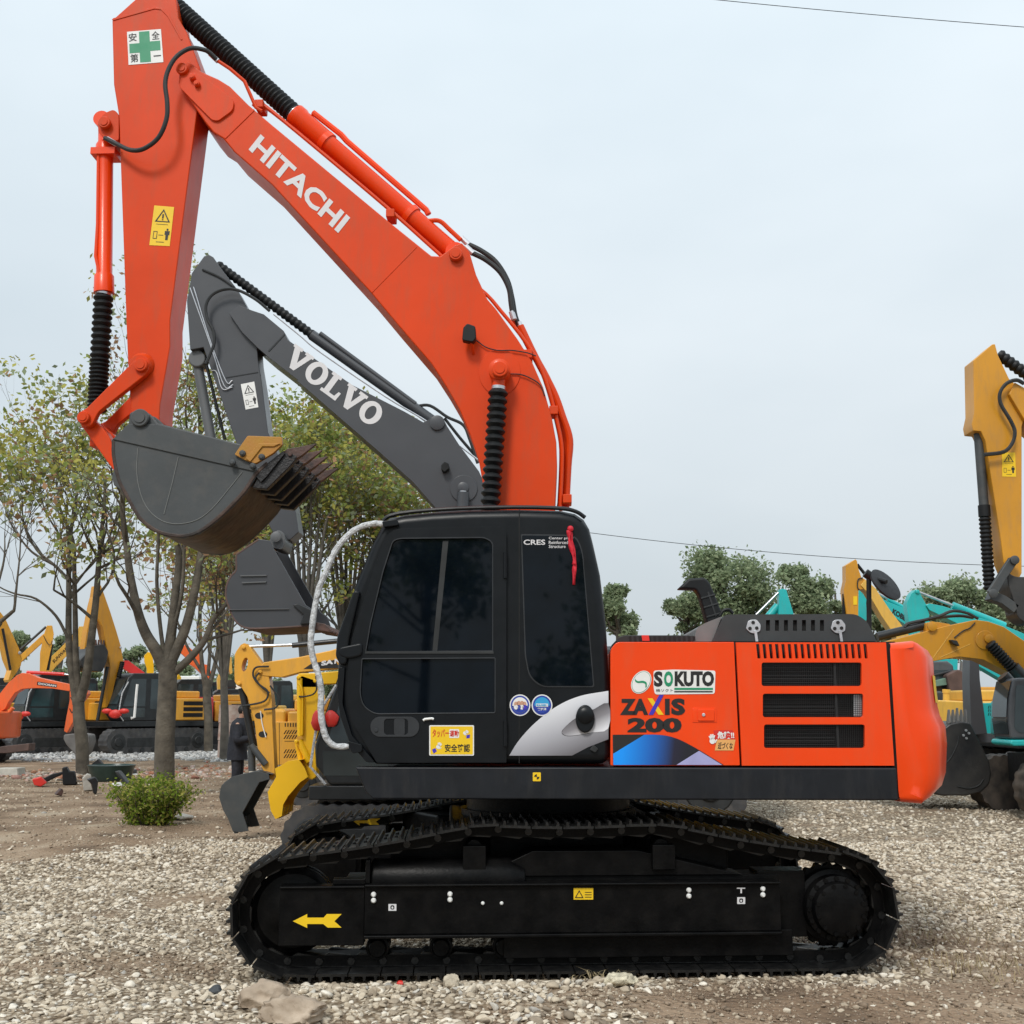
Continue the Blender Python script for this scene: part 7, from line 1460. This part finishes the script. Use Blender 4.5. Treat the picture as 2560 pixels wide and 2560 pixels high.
o = thick('plank', 'thin dark plank lying on rubble at the foot of the leaning tree', 'plank', 27.2, [(760, 840), (1090, 868), (1090, 885), (760, 858)], .2, mat('grey_wood', (.10, .08, .06), .9), tilt=5); o.location.z = .05
for i, (pts, Y_, d, mk, tl, nm, lab) in enumerate((
    ([(560, 800), (700, 730), (840, 700), (850, 730), (720, 790), (600, 850)], 29.2, .3, 'rubber', 12, 'rubber_strip', 'black rubber strip slanting up to the worn track piece left of the tree'),
    ([(1000, 650), (1050, 560), (1075, 570), (1060, 820), (1010, 830)], 28.6, .05, 'pale_slate_paint', -20, 'scrap_metal', 'grey metal sheet leaning on the left side of the tree trunk'),
    ([(1180, 735), (1290, 700), (1330, 760), (1310, 930), (1270, 930), (1240, 800)], 27.4, .2, 'cab_black', 25, 'broken_fender', 'dark curved broken fender between the concrete chunk and the green tub'),
    ([(1420, 690), (1560, 670), (1760, 730), (1760, 800), (1640, 800), (1600, 720)], 28.5, .35, 'cab_black', -8, 'black_crate', 'black open crate behind the bent metal frame'),
    ([(1450, 685), (1560, 655), (1770, 715), (1765, 728), (1560, 690)], 28.4, .4, 'white', -8, 'white_sheet', 'white plastic sheet lying across the black crate'),
    ([(1470, 900), (1590, 880), (1640, 920), (1500, 945)], 26.9, .3, 'white', 10, 'plaster_lump', 'white lump of plaster in front of the green tub'),
    ([(760, 860), (840, 770), (870, 800), (850, 880)], 28.0, .2, 'tooth', 30, 'rusty_bracket', 'small rusty bracket lying before the worn track piece'),
    ([(440, 730), (560, 700), (640, 780), (560, 830), (470, 810)], 29.4, .3, 'red', 20, 'broken_brick', 'broken red brick lump lying right of the pale concrete block'))):
    thick(nm, lab, nm.split('_')[-1], Y_, pts, d, M[mk], tilt=tl)
xs = np.r_[rs.normal(-11.4, 1.8, 620), rs.normal(-7.5, 2.2, 520)]; ys = np.r_[rs.normal(29.8, 1.0, 620), rs.normal(32, 2.0, 520)]
stones('brick_rubble', xs, ys, .03 + .17 * rs.beta(1.1, 3.4, len(xs)), 1, stone_mat('brick_and_concrete_rubble', [(0, (.35, .15, .09)), (.3, (.42, .28, .19)), (.55, (.50, .46, .40)), (.8, (.34, .12, .08)), (1, (.56, .54, .5))]))
r_ = np.random.RandomState(4); xs = r_.uniform(-13, -2, 900); ys = r_.uniform(16, 37, 900); stones('litter', xs, ys, .012 + .035 * r_.beta(1, 3, 900), 1, stone_mat('pale_litter', [(0, (.6, .58, .54)), (.5, (.36, .3, .22)), (1, (.7, .7, .68))]))
g = G(455, 2046); o = rock('steel_scrap', 455, 2050, .16, (1.1, .8, .35), 'flat grey concrete scrap lying right of the green shrub', 'scrap', MCON, 33, .2, 3)

# grey truck and drum behind the person, pale machine parts behind the yellow arms
def bxo(name, label, cat, Y, x0, x1, y0, y1, d, mt, bevel=.04, ground=True):
    fr = Frame((0, Y), 0); a, c = fr.P(x0, y0), fr.P(x1, y1); b = MB(); cx = (a.x + c.x) / 2; b.box(Frame((0, 0), 0), a.x - cx, c.x - cx, 0, d, 0 if ground else c.z, a.z); o = b.build(name, mt, None, bevel=bevel); o.location = (cx, Y, 0); tag(o, label, cat); return o
fr = Frame((0, 40), 0); c = fr.P(578, 1800); b = MB(); zt_ = fr.P(578, 1762).z; b.lathe(V((0, 0, 0)), (0, 0, 1), [(0, .40), (.05, .41), (zt_ * .33, .40), (zt_ * .34, .42), (zt_ * .66, .40), (zt_ * .67, .42), (zt_, .41)], 24); o = b.build('oil_drum', mat('pinkish_drum_paint', (.50, .30, .24), .6, var=.25, c2=(.55, .48, .42)), None); o.location = (c.x, 40, 0); tag(o, "faded pink oil drum standing behind the person's head", 'drum')
def truck(label, Y, x0, x1, ytop):
    fr = Frame((0, Y), 0); a, c = fr.P(x0, ytop), fr.P(x1, ytop); w_ = c.x - a.x; h = a.z; t = thing('box_truck', label, 'truck', ((a.x + c.x) / 2, Y, 0)); F0 = Frame((t.location.x, Y), 0)
    b = MB(); b.box(F0, -w_ / 2, w_ * .28, 0, 2.2, .8, h); b.build('cargo_box', M['white'], t, bevel=.04)
    b = MB(); b.prism([F0.at(u, .1, z) for u, z in ((w_ * .3, .6), (w_ * .5, .6), (w_ * .5, 1.4), (w_ * .44, h * .78), (w_ * .3, h * .8))], F0.v * 2.0); cb = b.build('truck_cab', M['white'], t, bevel=.06)
    b = MB(); b.flat([F0.at(u, .095, z) for u, z in ((w_ * .33, 1.45), (w_ * .47, 1.45), (w_ * .43, h * .74), (w_ * .33, h * .74))]); b.build('side_window', M['far_glass'], cb)
    b = MB(); b.box(F0, -w_ / 2, w_ / 2, .3, 1.9, .5, .8); b.build('chassis', M['cab_black'], t)
    for u in (-w_ * .32, w_ * .38):
        for v in (.0, 1.9): b = MB(); b.lathe(F0.at(u, v, .45), F0.v, [(0, .4), (.03, .45), (.25, .45), (.28, .4)], 20); b.build('wheel', M['rubber'], t)
truck('white box truck far behind the person, left of the slotted yellow arm', 62, 556, 690, 1712)
truck('white box truck far behind the forked tree, right of its trunk', 66, 425, 520, 1690)

# ------------------------------------------------------------------ overhead wires
def wire(label, p0, p1, Y0, Y1, sag, r):
    a, c = Frame((0, Y0), 0).P(*p0), Frame((0, Y1), 0).P(*p1); b = MB(); b.tube([a + (c - a) * (i / 24) - V((0, 0, sag * 4 * (i / 24) * (1 - i / 24))) for i in range(25)], r, 6); tag(b.build('power_line', M['rubber'], None), label, 'wire')
wire('thin power line crossing the top right corner of the sky', (1700, -10), (2700, 78), 30, 30, .05, .010)
wire('thin power line running down to the left tree crown', (-60, 1020), (330, 1290), 34, 40, .1, .012)
wire('thin power line low over the distant trees on the right', (1400, 1322), (2700, 1418), 70, 70, .5, .018)
